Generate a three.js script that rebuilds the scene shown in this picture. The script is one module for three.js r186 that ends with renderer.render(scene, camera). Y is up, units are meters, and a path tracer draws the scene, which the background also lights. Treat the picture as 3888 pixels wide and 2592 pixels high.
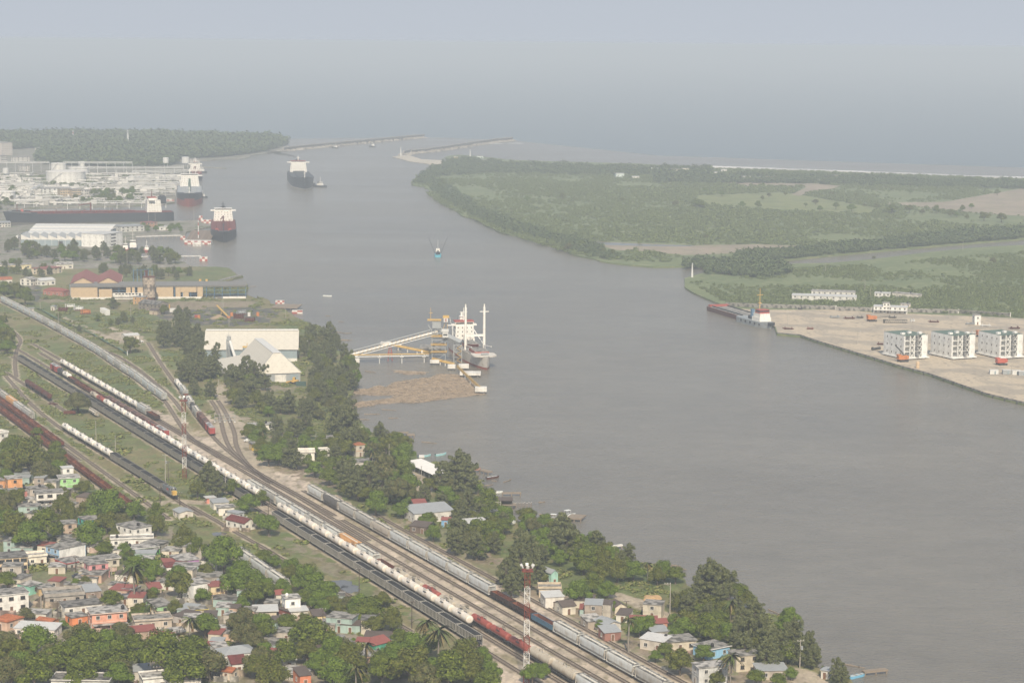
import * as THREE from 'three';
import { mergeGeometries } from 'three/addons/utils/BufferGeometryUtils.js';
import { RoundedBoxGeometry } from 'three/addons/geometries/RoundedBoxGeometry.js';

// ---------------------------------------------------------------- camera, sky, sun, exposure
const scene = new THREE.Scene();
const EYE = 206, FOCAL = 8000, HORIZON = 160, ROLL = 0.5 * Math.PI / 180;      // metres, photograph pixels
const PITCH = Math.atan((1296 - HORIZON) / FOCAL);
const camera = new THREE.PerspectiveCamera(2 * Math.atan(1296 / FOCAL) * 180 / Math.PI, 1024 / 682, 1, 90000);
camera.rotation.order = 'YXZ';
camera.position.set(0, EYE, 0);
camera.rotation.set(-PITCH, 0, ROLL);
camera.updateMatrixWorld();
scene.add(camera);

const renderer = new THREE.WebGLRenderer({ antialias: true });
renderer.setSize(1024, 682);
renderer.toneMapping = THREE.LinearToneMapping;
renderer.toneMappingExposure = 1.25;
renderer.shadowMap.enabled = true;
renderer.shadowMap.type = THREE.PCFSoftShadowMap;

// a hazy humid sky: pale at the horizon, a little bluer overhead
{
  const W = 512, H = 256, d = new Float32Array(W * H * 4);
  for (let j = 0; j < H; j++) for (let i = 0; i < W; i++) {
    const el = ((j + 0.5) / H - 0.5) * Math.PI, s = Math.max(0, Math.sin(el));
    const t = 1 - Math.exp(-s * 2.2);
    const c = [0.420 + (0.25 - 0.420) * t, 0.455 + (0.31 - 0.455) * t, 0.505 + (0.43 - 0.505) * t];
    const o = (j * W + i) * 4;
    d[o] = c[0]; d[o + 1] = c[1]; d[o + 2] = c[2]; d[o + 3] = 1;
  }
  const t = new THREE.DataTexture(d, W, H, THREE.RGBAFormat, THREE.FloatType);
  t.mapping = THREE.EquirectangularReflectionMapping; t.magFilter = THREE.LinearFilter; t.needsUpdate = true;
  scene.background = t; scene.environment = t;
}
// sun behind the camera, a little to its right (pole shadows run away and to the left)
const sun = new THREE.DirectionalLight(new THREE.Color(1.0, 0.875, 0.69), 5.0);
sun.position.set(0.06, 0.645, 0.762).normalize().multiplyScalar(2500).add(new THREE.Vector3(0, 0, -1500));
sun.target.position.set(0, 0, -1500); scene.add(sun.target);
sun.castShadow = true; sun.shadow.radius = 3; sun.shadow.mapSize.set(4096, 4096);
Object.assign(sun.shadow.camera, { left: -1800, right: 1800, top: 1800, bottom: -1800, near: 10, far: 6000 });
scene.add(sun);
scene.fog = new THREE.FogExp2(new THREE.Color(0.80, 0.90, 1.0), 0.00020);

// ---------------------------------------------------------------- helpers
let seed = 12345;
const rnd = () => { seed |= 0; seed = seed + 0x6D2B79F5 | 0; let t = Math.imul(seed ^ seed >>> 15, 1 | seed); t = t + Math.imul(t ^ t >>> 7, 61 | t) ^ t; return ((t ^ t >>> 14) >>> 0) / 4294967296; };
const reseed = (n) => { seed = n; };
const rr = (a, b) => a + (b - a) * rnd();
const pick = (a) => a[Math.floor(rnd() * a.length)];
const V3 = (x, y, z) => new THREE.Vector3(x, y, z);
const LAND = 1.2;                                       // height of the banks above the river
const cr = Math.cos(ROLL), sr = Math.sin(ROLL), cp = Math.cos(PITCH), sp = Math.sin(PITCH);
// where the line of sight of a photograph pixel meets the level y: used to survey positions on the ground
function G(px, py, y = LAND) {
  const dx = (px - 1944) / FOCAL, dy = -(py - 1296) / FOCAL;
  const cx = dx * cr - dy * sr, cy = dx * sr + dy * cr;
  const wy = cy * cp - sp, wz = -cy * sp - cp, t = (y - EYE) / wy;
  return V3(cx * t, y, wz * t);
}
// back from the world to photograph pixels (for describing neighbours only)
function toPx(p) {
  const y = p.y - EYE, z = p.z, cy = y * cp - z * sp, cz = y * sp + z * cp;
  const X = p.x / -cz, Y = cy / -cz;
  const dx = X * cr + Y * sr, dy = -X * sr + Y * cr;
  return [1944 + dx * FOCAL, 1296 - dy * FOCAL];
}
// map sheets the survey was read from: [x origin, y origin, scale]
const SH = { 1: [0, 450, 2.352], 2: [0, 1000, 2.352], 3: [0, 1500, 2.352], 4: [0, 1942, 2.352], 5: [900, 1942, 2.352], 6: [1800, 1942, 2.352], 7: [2400, 1942, 2.352], 8: [900, 1500, 2.352],
  A: [700, 1050, 2.6129], B: [1250, 1120, 3.36], C: [2600, 950, 1.8261], D: [1500, 500, 1.96], E: [2600, 550, 1.8261], F: [500, 450, 1.96], Q: [1500, 1500, 2.6133], H: [0, 1100, 3.1357],
  I: [0, 1300, 3.92], J: [400, 1450, 3.92], K: [800, 1700, 3.92], L: [1200, 1850, 3.92], M: [1600, 2150, 3.92], N: [2000, 2192, 3.92], P: [0, 0, 1] };
const px = (s, x, y) => [SH[s][0] + x / SH[s][2], SH[s][1] + y / SH[s][2]];
const GZ = (s, x, y, h = LAND) => G(...px(s, x, y), h);
const pxPerM = (p) => FOCAL / Math.hypot(p.x, p.y - EYE, p.z);

// materials
const lin = (r, g, b) => new THREE.Color().setRGB(r, g, b);
const rgb = (r, g, b) => new THREE.Color().setRGB(r / 255, g / 255, b / 255, THREE.SRGBColorSpace);
function hash2(x, y, s) { let h = Math.imul(x, 374761393) ^ Math.imul(y, 668265263) ^ Math.imul(s, 1442695041); h = Math.imul(h ^ h >>> 13, 1274126177); return ((h ^ h >>> 16) >>> 0) / 4294967296; }
// value noise, tiling with period n cells
function vn(x, y, n, s) {
  const x0 = Math.floor(x), y0 = Math.floor(y), fx = x - x0, fy = y - y0, w = (a) => ((a % n) + n) % n;
  const u = fx * fx * (3 - 2 * fx), v = fy * fy * (3 - 2 * fy);
  const a = hash2(w(x0), w(y0), s), b = hash2(w(x0 + 1), w(y0), s), c = hash2(w(x0), w(y0 + 1), s), d = hash2(w(x0 + 1), w(y0 + 1), s);
  return a + (b - a) * u + (c - a) * v + (a - b - c + d) * u * v;
}
const fbm = (x, y, n, s, o = 4) => { let r = 0, a = 0.5, t = 0; for (let k = 0; k < o; k++) { r += a * vn(x, y, n, s + k); t += a; x *= 2; y *= 2; n *= 2; a *= 0.5; } return r / t; };
function tex(N, f, srgb = true, M = N) {
  const d = new Uint8Array(N * M * 4);
  for (let j = 0; j < M; j++) for (let i = 0; i < N; i++) {
    const c = f(i / N, j / M, i, j), o = (j * N + i) * 4;
    const q = (v) => Math.max(0, Math.min(255, Math.round(255 * v)));
    if (typeof c === 'number') d[o] = d[o + 1] = d[o + 2] = q(c); else { d[o] = q(c[0]); d[o + 1] = q(c[1]); d[o + 2] = q(c[2]); }
    d[o + 3] = 255;
  }
  const t = new THREE.DataTexture(d, N, M, THREE.RGBAFormat);
  t.wrapS = t.wrapT = THREE.RepeatWrapping; t.magFilter = THREE.LinearFilter; t.minFilter = THREE.LinearMipmapLinearFilter; t.generateMipmaps = true;
  if (srgb) t.colorSpace = THREE.SRGBColorSpace;
  t.needsUpdate = true; return t;
}
const T = {
  grain: tex(256, (u, v) => 0.86 + 0.14 * fbm(u * 8, v * 8, 8, 3, 5)),
  wall: tex(256, (u, v) => { const s = fbm(u * 16, v * 2, 16, 11, 3), b = fbm(u * 5, v * 5, 5, 12, 4); return 1 - 0.30 * Math.max(0, s - 0.5) - 0.34 * Math.max(0, b - 0.5); }),
  stain: tex(512, (u, v) => { const b = fbm(u * 6, v * 6, 6, 21, 5), c = fbm(u * 22, v * 22, 22, 22, 3); const m = Math.max(0, Math.min(1, (b - 0.40) * 4.0)); return (1 - 0.42 * m) * (0.88 + 0.24 * (c - 0.5)); }),
  rust: tex(512, (u, v) => { const b = fbm(u * 7, v * 7, 7, 31, 5), c = fbm(u * 30, v * 30, 30, 33, 2), m = Math.max(0, Math.min(1, (b - 0.38) * 3.6)); return [0.62 + 0.25 * c - 0.10 * m, 0.50 + 0.2 * c - 0.16 * m, 0.44 + 0.2 * c - 0.17 * m]; }),
  dirtpaint: tex(512, (u, v) => { const s = fbm(u * 24, v * 3, 24, 41, 3), b = fbm(u * 5, v * 5, 5, 42, 4), m = Math.max(0, (s - 0.52) * 0.55) + Math.max(0, (b - 0.55) * 0.6); return [1 - 0.42 * m, 1 - 0.55 * m, 1 - 0.68 * m]; }),
  sheet: tex(256, (u, v) => { const w = 0.5 + 0.5 * Math.cos(u * Math.PI * 2 * 16), b = fbm(u * 6, v * 6, 6, 51, 4); return (0.80 + 0.12 * w) * (1 - 0.30 * Math.max(0, b - 0.5)); }),
  tiles: tex(256, (u, v) => { const w = 0.5 + 0.5 * Math.cos(u * Math.PI * 2 * 14), r = ((v * 12) % 1), b = fbm(u * 7, v * 7, 7, 61, 4); return (0.72 + 0.2 * w) * (r < 0.16 ? 0.8 : 1) * (0.78 + 0.44 * b); }),
  coal: tex(256, (u, v) => { const c = fbm(u * 40, v * 40, 40, 71, 2), b = fbm(u * 6, v * 6, 6, 72, 3); return 0.45 + 0.75 * c * b; }),
};
const matCache = new Map();
function mat(c, map = 'grain', rough = 0.85, metal = 0, extra) {
  const key = c.getHexString() + map + rough + metal + (extra ? JSON.stringify(extra) : '');
  if (!matCache.has(key)) matCache.set(key, new THREE.MeshStandardMaterial({ color: c, map: map ? T[map] : null, roughness: rough, metalness: metal, ...extra }));
  return matCache.get(key);
}
const UVS = { grain: 6, wall: 7, stain: 11, rust: 7, dirtpaint: 9, sheet: 6, tiles: 5, coal: 6 };
const uvScaleOf = (m) => { for (const k in T) if (T[k] === m.map) return UVS[k] || 6; return 6; };

// geometry: everything is made non-indexed with position, normal, uv so that pieces of one part can be joined
function fix(g) {
  const n = g.index ? g.toNonIndexed() : g;
  for (const k of Object.keys(n.attributes)) if (!['position', 'normal', 'uv', 'color'].includes(k)) n.deleteAttribute(k);
  if (!n.attributes.normal) n.computeVertexNormals();
  if (!n.attributes.uv) n.setAttribute('uv', new THREE.BufferAttribute(new Float32Array(n.attributes.position.count * 2), 2));
  return n;
}
function metres(g, s) {            // uv in metres / s, from the plane each face lies nearest to
  const p = g.attributes.position, n = g.attributes.normal, uv = g.attributes.uv;
  for (let i = 0; i < p.count; i++) {
    const ax = Math.abs(n.getX(i)), ay = Math.abs(n.getY(i)), az = Math.abs(n.getZ(i));
    let u, v;
    if (ay >= ax && ay >= az) { u = p.getX(i); v = p.getZ(i); } else if (ax >= az) { u = p.getZ(i); v = p.getY(i); } else { u = p.getX(i); v = p.getY(i); }
    uv.setXY(i, u / s + 0.13, v / s + 0.29);
  }
  return g;
}
const box = (w, h, d, x = 0, y = 0, z = 0, ry = 0, rx = 0, rz = 0) => { const g = fix(new THREE.BoxGeometry(w, h, d)); if (rx) g.rotateX(rx); if (rz) g.rotateZ(rz); if (ry) g.rotateY(ry); return g.translate(x, y, z); };
const rbox = (w, h, d, r, x = 0, y = 0, z = 0) => fix(new RoundedBoxGeometry(w, h, d, 2, r)).translate(x, y, z);
const cyl = (r0, r1, h, x = 0, y = 0, z = 0, seg = 12, axis = 'y') => { const g = fix(new THREE.CylinderGeometry(r1, r0, h, seg)); if (axis === 'x') g.rotateZ(-Math.PI / 2); if (axis === 'z') g.rotateX(Math.PI / 2); return g.translate(x, y, z); };
const lathe = (pts, seg = 16, axis = 'y') => { const g = fix(new THREE.LatheGeometry(pts.map(([r, y]) => new THREE.Vector2(r, y)), seg)); if (axis === 'x') g.rotateZ(-Math.PI / 2); return g; };
// a bar of square or round section between two points
function bar(a, b, w, h = w, round = 0) {
  const d = V3().subVectors(b, a), L = d.length(), g = round ? fix(new THREE.CylinderGeometry(w / 2, w / 2, L, round)) : fix(new THREE.BoxGeometry(w, L, h));
  const q = new THREE.Quaternion().setFromUnitVectors(V3(0, 1, 0), d.clone().normalize());
  return g.applyQuaternion(q).translate((a.x + b.x) / 2, (a.y + b.y) / 2, (a.z + b.z) / 2);
}
// profile (list of [z, y]) drawn along x
function prism(profile, len, x = 0) {
  const s = new THREE.Shape(profile.map(([z, y]) => new THREE.Vector2(z, y)));
  return fix(new THREE.ExtrudeGeometry(s, { depth: len, bevelEnabled: false })).rotateY(Math.PI / 2).translate(x - len / 2, 0, 0);   // shape x -> -z ... mirrored profile is symmetric
}
const taken = new Map();
function numbered(n) { const k = taken.get(n) || 0; taken.set(n, k + 1); return k ? n + '_' + String(k).padStart(3, '0') : n; }
function shade(o) { o.traverse((m) => { if (m.isMesh) { m.castShadow = true; m.receiveShadow = true; } }); return o; }
function thing(name, label, category, pos = V3(0, 0, 0), turn = 0, group) {
  const o = new THREE.Group(); o.name = numbered(name); scene.add(o);
  o.position.copy(pos); o.rotation.y = turn; o.userData = { label, category, kind: 'thing' };
  if (group) o.userData.group = group;
  return o;
}
function part(parent, name, geos, m) {
  const list = Array.isArray(geos) ? geos : [geos], g = list.length > 1 ? mergeGeometries(list) : list[0];
  metres(g, uvScaleOf(m));
  const o = new THREE.Mesh(g, m); o.name = name; o.castShadow = o.receiveShadow = true; parent.add(o);
  return o;
}
function copyOf(root, pos, turn, label, group) {
  const r = root.clone(); r.name = numbered(root.name.replace(/_\d{3}$/, '')); scene.add(r); r.position.copy(pos); r.rotation.y = turn;
  r.userData = { ...root.userData, label }; if (group) r.userData.group = group;
  return r;
}
function structure(name, g, m) { const o = new THREE.Mesh(g, m); o.name = numbered(name); o.userData = { kind: 'structure' }; o.castShadow = o.receiveShadow = true; scene.add(o); return o; }
const ORD = 'first second third fourth fifth sixth seventh eighth ninth tenth eleventh twelfth thirteenth fourteenth fifteenth sixteenth seventeenth eighteenth nineteenth twentieth'.split(' ');
const ordinal = (n) => ORD[n - 1] || n + (n % 10 === 1 && n % 100 !== 11 ? 'st' : n % 10 === 2 && n % 100 !== 12 ? 'nd' : n % 10 === 3 && n % 100 !== 13 ? 'rd' : 'th');
const angleOf = (a, b) => Math.atan2(-(b.z - a.z), b.x - a.x);        // turn that lays local +x along a -> b
// ---------------------------------------------------------------- survey of the tracks (centre lines, read at ground level)
const T1a = G(1820, 2458), T1b = G(72, 1371);
const DIR = V3().subVectors(T1b, T1a).normalize();                    // the yard's direction, near to far
const along = (p, d) => p.clone().addScaledVector(DIR, d);
const sidePt = (s, x, y) => GZ(s, x, y);
const VP = [-1931, 125];
const vpY = (slope, x) => VP[1] + slope * (x - VP[0]);
const straight = (slope, x0, x1) => { const a = G(x0, vpY(slope, x0)), L = a.distanceTo(G(x1, vpY(slope, x1))); return [a, along(a, L)]; };   // parallel to the yard
const P = (...l) => { const o = []; for (let i = 0; i < l.length; i += 2) o.push(G(l[i], l[i + 1])); return o; };
const TR = {
  coal: [along(T1a, -160), along(T1a, 1.03 * T1a.distanceTo(T1b))],
  tank: straight(0.6075, 2600, 300),
  mixed: straight(0.6016, 2700, 60),
  alpha: straight(0.5833, 2700, 150),
  beta: straight(0.5725, 2700, 1300),
  hopper: straight(0.5640, 2900, 1150),
  back: straight(0.5450, 2700, 1420),
  rowA: straight(0.7280, 300, -60),
  rowB: straight(0.7455, 520, -60),
  old: straight(0.7180, 640, -60),
  rusty: straight(0.6600, 260, 20),
  town: P(1560, 2398, 1316, 2257, 1138, 2163, 1000, 2080, 900, 2024, 800, 1966, 720, 1922),
  siding: straight(0.7040, 1180, 840),
  loco: P(760, 1957, 659, 1893, 500, 1793, 380, 1719, 259, 1645, 190, 1597, 140, 1556, 95, 1513, 55, 1468, 20, 1428),
  longwhite: P(830, 1738, 760, 1690, 706, 1644, 672, 1596, 640, 1545, 626, 1526, 570, 1484, 520, 1445, 440, 1393, 365, 1341, 262, 1282, 150, 1221, 30, 1159, -90, 1098),
  longwhite2: P(690, 1560, 650, 1510, 600, 1465, 520, 1400, 440, 1350, 380, 1325, 280, 1270, 170, 1210, 50, 1150),
  boxes: P(1270, 1958, 1100, 1862, 1010, 1812, 930, 1762, 850, 1700, 806, 1656, 738, 1570, 696, 1500, 646, 1432, 606, 1375, 560, 1300),
  gateA: P(1020, 1832, 960, 1790, 915, 1745, 872, 1700, 850, 1650, 838, 1600, 822, 1555, 800, 1520),
  gateB: P(1030, 1836, 960, 1782, 920, 1738, 896, 1690, 889, 1645, 872, 1600, 850, 1558, 826, 1520),
  ladder: P(1400, 2052, 1250, 1962, 1130, 1888, 1010, 1822, 900, 1762, 800, 1706, 700, 1650, 600, 1592, 500, 1534, 400, 1470, 300, 1408, 200, 1350, 120, 1304),
  spur: P(60, 1432, 55, 1380, 62, 1330, 75, 1290, 40, 1250),
};
const segs = [];                       // [ax, az, bx, bz, kind]
const smooth = (pts, step = 6) => { if (pts.length < 3) return pts; const c = new THREE.CatmullRomCurve3(pts, false, 'centripetal'), n = Math.max(8, Math.round(c.getLength() / step)); return c.getSpacedPoints(n); };
for (const k in TR) { TR[k] = smooth(TR[k]); for (let i = 1; i < TR[k].length; i++) segs.push([TR[k][i - 1].x, TR[k][i - 1].z, TR[k][i].x, TR[k][i].z, k]); }

// ---------------------------------------------------------------- roads and soils of the left bank, as zones of one ground sheet
const roads = [                          // [points, half width]
  [[[3, 1250, 985], [3, 1600, 945], [3, 1850, 960], [3, 2080, 930]], 4],
  [[[6, 1250, 745], [6, 1420, 800], [6, 1600, 900], [6, 1820, 960], [6, 2100, 1010]], 4.2],
  [[[8, 1460, 640], [8, 1560, 700], [8, 1640, 770], [8, 1640, 870]], 5],
  [[[7, 1480, 1440], [7, 1600, 1529], [7, 1700, 1600]], 6],
];
const polyW = (s, l, y = LAND) => { const o = []; for (let i = 0; i < l.length; i += 2) { const p = GZ(s, l[i], l[i + 1], y); o.push([p.x, p.z]); } return o; };
const inPoly = (p, x, z) => { let c = false; for (let i = 0, j = p.length - 1; i < p.length; j = i++) { const [xi, zi] = p[i], [xj, zj] = p[j]; if ((zi > z) !== (zj > z) && x < (xj - xi) * (z - zi) / (zj - zi) + xi) c = !c; } return c; };
const bbox = (p) => [Math.min(...p.map((q) => q[0])) - 8, Math.max(...p.map((q) => q[0])) + 8, Math.min(...p.map((q) => q[1])) - 8, Math.max(...p.map((q) => q[1])) + 8];
const zone = (s, l, kind) => { const p = polyW(s, l); return { p, b: bbox(p), kind }; };
const zones = [
  zone('P', [760, 1560, 1010, 1700, 1130, 1790, 1200, 1850, 1420, 1960, 1700, 2110, 2000, 2270, 2300, 2430, 2640, 2600, 2700, 2800, 1900, 2800, 1860, 2480, 1500, 2262, 1200, 2072, 1000, 1950, 860, 1800, 760, 1700], 'ballast'),
  zone('P', [560, 1540, 700, 1600, 900, 1740, 1100, 1860, 1000, 1900, 800, 1760, 640, 1660, 520, 1590], 'ballast'),
  zone('P', [860, 1550, 960, 1600, 1000, 1690, 1060, 1790, 1000, 1830, 900, 1750, 820, 1640], 'sand'),
  zone('P', [0, 2050, 380, 1950, 640, 2010, 820, 2130, 980, 2260, 1180, 2300, 1400, 2420, 1700, 2520, 1900, 2800, -300, 2800, -300, 2000], 'town'),
  zone('P', [-20, 1780, 230, 1830, 380, 1960, 0, 2060, -200, 2060, -200, 1800], 'town'),
  zone('P', [1380, 1960, 1700, 2000, 2000, 2160, 2240, 2300, 2420, 2420, 2700, 2480, 3100, 2600, 3200, 2800, 2700, 2800, 2560, 2560, 2300, 2420, 2000, 2250, 1600, 2060], 'soil'),
  zone('P', [920, 1590, 1100, 1640, 1300, 1740, 1560, 1850, 1480, 1900, 1200, 1840, 1000, 1740], 'soil'),
  zone('2', [1390, 370, 1500, 345, 1900, 380, 2352, 390, 2500, 430, 2400, 520, 2000, 560, 1600, 520, 1400, 470], 'cinder'),
  zone('2', [0, 170, 330, 180, 380, 330, 330, 350, 0, 260], 'cinder'),
  zone('2', [320, 325, 1300, 318, 1400, 340, 2352, 325, 2352, 380, 1600, 420, 1100, 345, 330, 350], 'soil'),
  zone('2', [1080, 600, 1300, 650, 1280, 720, 1000, 700, 860, 660, 700, 560, 540, 490, 560, 470, 760, 580, 930, 640], 'sand'),
  zone('2', [940, 570, 1130, 590, 1120, 620, 960, 600], 'sand'),
  zone('A', [560, 1095, 1230, 1090, 1240, 1150, 900, 1180, 560, 1150], 'soil'),
  zone('A', [300, 1100, 420, 1050, 420, 1350, 520, 1400, 560, 1568, 300, 1568, 330, 1400], 'sand'),
  zone('5', [150, 180, 560, 200, 900, 480, 1300, 750, 1700, 1000, 1600, 1040, 1200, 760, 800, 560, 500, 330], 'gravelgrass'),
];
const roadSegs = [];
for (const [pts, w] of roads) for (let i = 1; i < pts.length; i++) { const a = GZ(...pts[i - 1]), b = GZ(...pts[i]); roadSegs.push([a.x, a.z, b.x, b.z, w]); }
const segDist = (s, x, z) => { const dx = s[2] - s[0], dz = s[3] - s[1], t = Math.max(0, Math.min(1, ((x - s[0]) * dx + (z - s[1]) * dz) / (dx * dx + dz * dz))); return Math.hypot(x - s[0] - t * dx, z - s[1] - t * dz); };
const SOIL = { grass: [0.125, 0.150, 0.045], dry: [0.205, 0.180, 0.080], ballast: [0.56, 0.465, 0.375], sand: [0.40, 0.335, 0.255], town: [0.27, 0.23, 0.175], soil: [0.27, 0.215, 0.155], cinder: [0.085, 0.082, 0.080], oily: [0.22, 0.19, 0.165], gravelgrass: [0.24, 0.21, 0.14], lush: [0.085, 0.128, 0.034] };
const mixc = (a, b, t) => [a[0] + (b[0] - a[0]) * t, a[1] + (b[1] - a[1]) * t, a[2] + (b[2] - a[2]) * t];
const sstep = (a, b, x) => { const t = Math.max(0, Math.min(1, (x - a) / (b - a))); return t * t * (3 - 2 * t); };
// coarse grid of which track segments lie near, so that the ground can be painted quickly
const CELL = 12, nearSegs = new Map();
for (const s of segs) { const L = Math.hypot(s[2] - s[0], s[3] - s[1]), n = Math.ceil(L / 5); const seen = new Set(); for (let i = 0; i <= n; i++) { const x = s[0] + (s[2] - s[0]) * i / n, z = s[1] + (s[3] - s[1]) * i / n; for (let a = -1; a <= 1; a++) for (let b = -1; b <= 1; b++) { const k = (Math.floor(x / CELL) + a) * 10000 + Math.floor(z / CELL) + b; if (!seen.has(k)) { seen.add(k); if (!nearSegs.has(k)) nearSegs.set(k, []); nearSegs.get(k).push(s); } } } }
const trackDist = (x, z) => { let d = 99; const l = nearSegs.get(Math.floor(x / CELL) * 10000 + Math.floor(z / CELL)); if (l) for (const s of l) { const e = segDist(s, x, z); if (e < d) d = e; } return d; };
const LN = { x0: -470, x1: 300, z0: -1950, z1: -600 };               // what the near sheet's map covers
function groundColour(x, z) {
  const n1 = fbm(x / 38 + 50, z / 38 + 50, 4096, 101, 4), n2 = fbm(x / 7 + 9, z / 7 + 9, 4096, 111, 3), n3 = vn(x * 1.7, z * 1.7, 8192, 121);
  const n4 = fbm(x / 2.4 + 3, z / 5 + 3, 8192, 141, 3), jx = x + (n2 - 0.5) * 9 + (n4 - 0.5) * 7, jz = z + (fbm(x / 9, z / 9, 4096, 131, 3) - 0.5) * 26 + (n4 - 0.5) * 22;
  let c = mixc(mixc(SOIL.grass, SOIL.dry, sstep(0.46, 0.66, n1)), SOIL.lush, sstep(0.54, 0.74, 1 - n1) * 0.8);
  if (n2 > 0.6) c = mixc(c, SOIL.dry, (n2 - 0.6) * 1.6);
  for (const q of zones) if (jx > q.b[0] && jx < q.b[1] && jz > q.b[2] && jz < q.b[3] && inPoly(q.p, jx, jz)) {
    c = SOIL[q.kind];
    if (q.kind === 'ballast') c = mixc(mixc(c, SOIL.oily, sstep(0.52, 0.72, fbm(x / 3 + z / 9, z / 22 - x / 8, 4096, 151, 3)) * 0.5), SOIL.dry, sstep(0.58, 0.72, n1) * 0.75);
    if (q.kind === 'town' || q.kind === 'soil') c = mixc(c, SOIL.grass, sstep(0.52, 0.62, n1) * 0.7);
    if (q.kind === 'gravelgrass') c = mixc(c, SOIL.grass, sstep(0.44, 0.56, n2));
    if (q.kind === 'cinder') c = mixc(c, SOIL.soil, sstep(0.60, 0.72, n2) * 0.6);
  }
  for (const s of roadSegs) { const d = segDist(s, x, z) + (n2 - 0.5) * 2.2; if (d < s[4] + 1) c = mixc(c, SOIL.sand, 1 - sstep(s[4] - 1, s[4] + 1, d)); }
  const d = trackDist(x, z);
  if (d < 5) {
    const e = d + (n2 - 0.5) * 3.4 + (n1 - 0.5) * 2;
    c = mixc(c, mixc(SOIL.ballast, SOIL.dry, 0.15 + 0.35 * n1), (1 - sstep(1.9, 3.2, e)) * (0.55 + 0.45 * sstep(0.35, 0.55, n2)));
    c = mixc(c, SOIL.oily, (1 - sstep(0.9, 1.55, d)) * 0.55 * sstep(0.3, 0.6, n2 + 0.1));
  }
  if (n4 > 0.56) c = mixc(c, n1 > 0.5 ? SOIL.lush : SOIL.grass, Math.min(0.75, (n4 - 0.56) * 4) * (c[0] > 0.3 ? 0.25 : 1));
  if (n4 < 0.40) c = mixc(c, SOIL.dry, Math.min(0.6, (0.40 - n4) * 4));
  const g = 0.60 + 0.5 * n3 + 0.5 * (n4 - 0.5) + 0.4 * (n2 - 0.5);
  return [c[0] * g, c[1] * g, c[2] * g];
}
const enc = (v) => v <= 0.0031308 ? v * 12.92 : 1.055 * Math.pow(v, 1 / 2.4) - 0.055;
const nearMap = tex(1536, (u, v) => groundColour(LN.x0 + u * (LN.x1 - LN.x0), LN.z0 + v * (LN.z1 - LN.z0)).map(enc), true, 2048);
nearMap.wrapS = nearMap.wrapT = THREE.ClampToEdgeWrapping;

// ---------------------------------------------------------------- banks, river, sea
function slab(pts, top, bottom, uvf) {                                 // a sheet with sides, outline in world x, z
  const s = new THREE.Shape(pts.map((p) => new THREE.Vector2(p.x, -p.z)));
  const g = fix(new THREE.ExtrudeGeometry(s, { depth: top - bottom, bevelEnabled: false })).rotateX(-Math.PI / 2).translate(0, bottom, 0);
  const a = g.attributes.position, uv = g.attributes.uv;
  for (let i = 0; i < a.count; i++) { const [u, v] = uvf(a.getX(i), a.getZ(i)); uv.setXY(i, u, v); }
  return g;
}
const L2 = (s, ...l) => { const o = []; for (let i = 0; i < l.length; i += 2) o.push([s, l[i], l[i + 1]]); return o; };
const ragged = (pts, amp, step) => {                                    // shoreline with small bays and points
  const o = [];
  pts.forEach((p, i) => { o.push(p); const q = pts[i + 1]; if (!q) return; const L = p.distanceTo(q), n = Math.floor(L / step); for (let k = 1; k < n; k++) { const t = k / n, m = p.clone().lerp(q, t), w = Math.min(amp, L / 6); m.x += rr(-w, w); m.z += rr(-w, w); o.push(m); } });
  return o;
};
reseed(77);
const shoreNear = [...L2('2', 2040, 40, 2110, 100, 2170, 112), ...L2('2', 1990, 165, 2200, 180, 2205, 280, 2352, 330), ...L2('A', 720, 190, 840, 235, 860, 270, 1010, 330, 1070, 380, 1150, 430, 1280, 480, 1440, 540, 1485, 620, 1490, 690, 1610, 790, 1690, 900, 1700, 1000, 1690, 1100, 1610, 1200, 1630, 1330, 1720, 1450),
  ...L2('8', 1080, 205, 1140, 325, 1370, 340, 1480, 455, 1600, 505, 1610, 570, 1780, 610, 2000, 640, 2110, 700, 2200, 810, 2240, 890), ...L2('Q', 900, 920, 1050, 1030, 1070, 1110, 1160, 1190, 1230, 1250), ...L2('6', 460, 75, 640, 140, 930, 165, 960, 300, 1230, 385, 1300, 455, 1480, 460, 1750, 505, 1885, 600, 1900, 655),
  ...L2('7', 560, 690, 930, 800, 1000, 850, 1160, 895, 1330, 935, 1370, 1010, 1560, 1120, 1660, 1220, 1640, 1340, 1680, 1400, 1760, 1430, 1950, 1490, 2000, 1560, 2100, 1700)].map((a) => GZ(...a));
const nearEdge = ragged(shoreNear, 1.6, 7);
const bankNear = [...nearEdge, G(3500, 3100), G(-500, 3100), G(-900, 1600), G(-700, 1035), G(820, 1012)];
structure('river_bank', slab(bankNear, LAND, -2.5, (x, z) => [(x - LN.x0) / (LN.x1 - LN.x0), (z - LN.z0) / (LN.z1 - LN.z0)]), new THREE.MeshStandardMaterial({ map: nearMap, roughness: 0.95 }));

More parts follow.
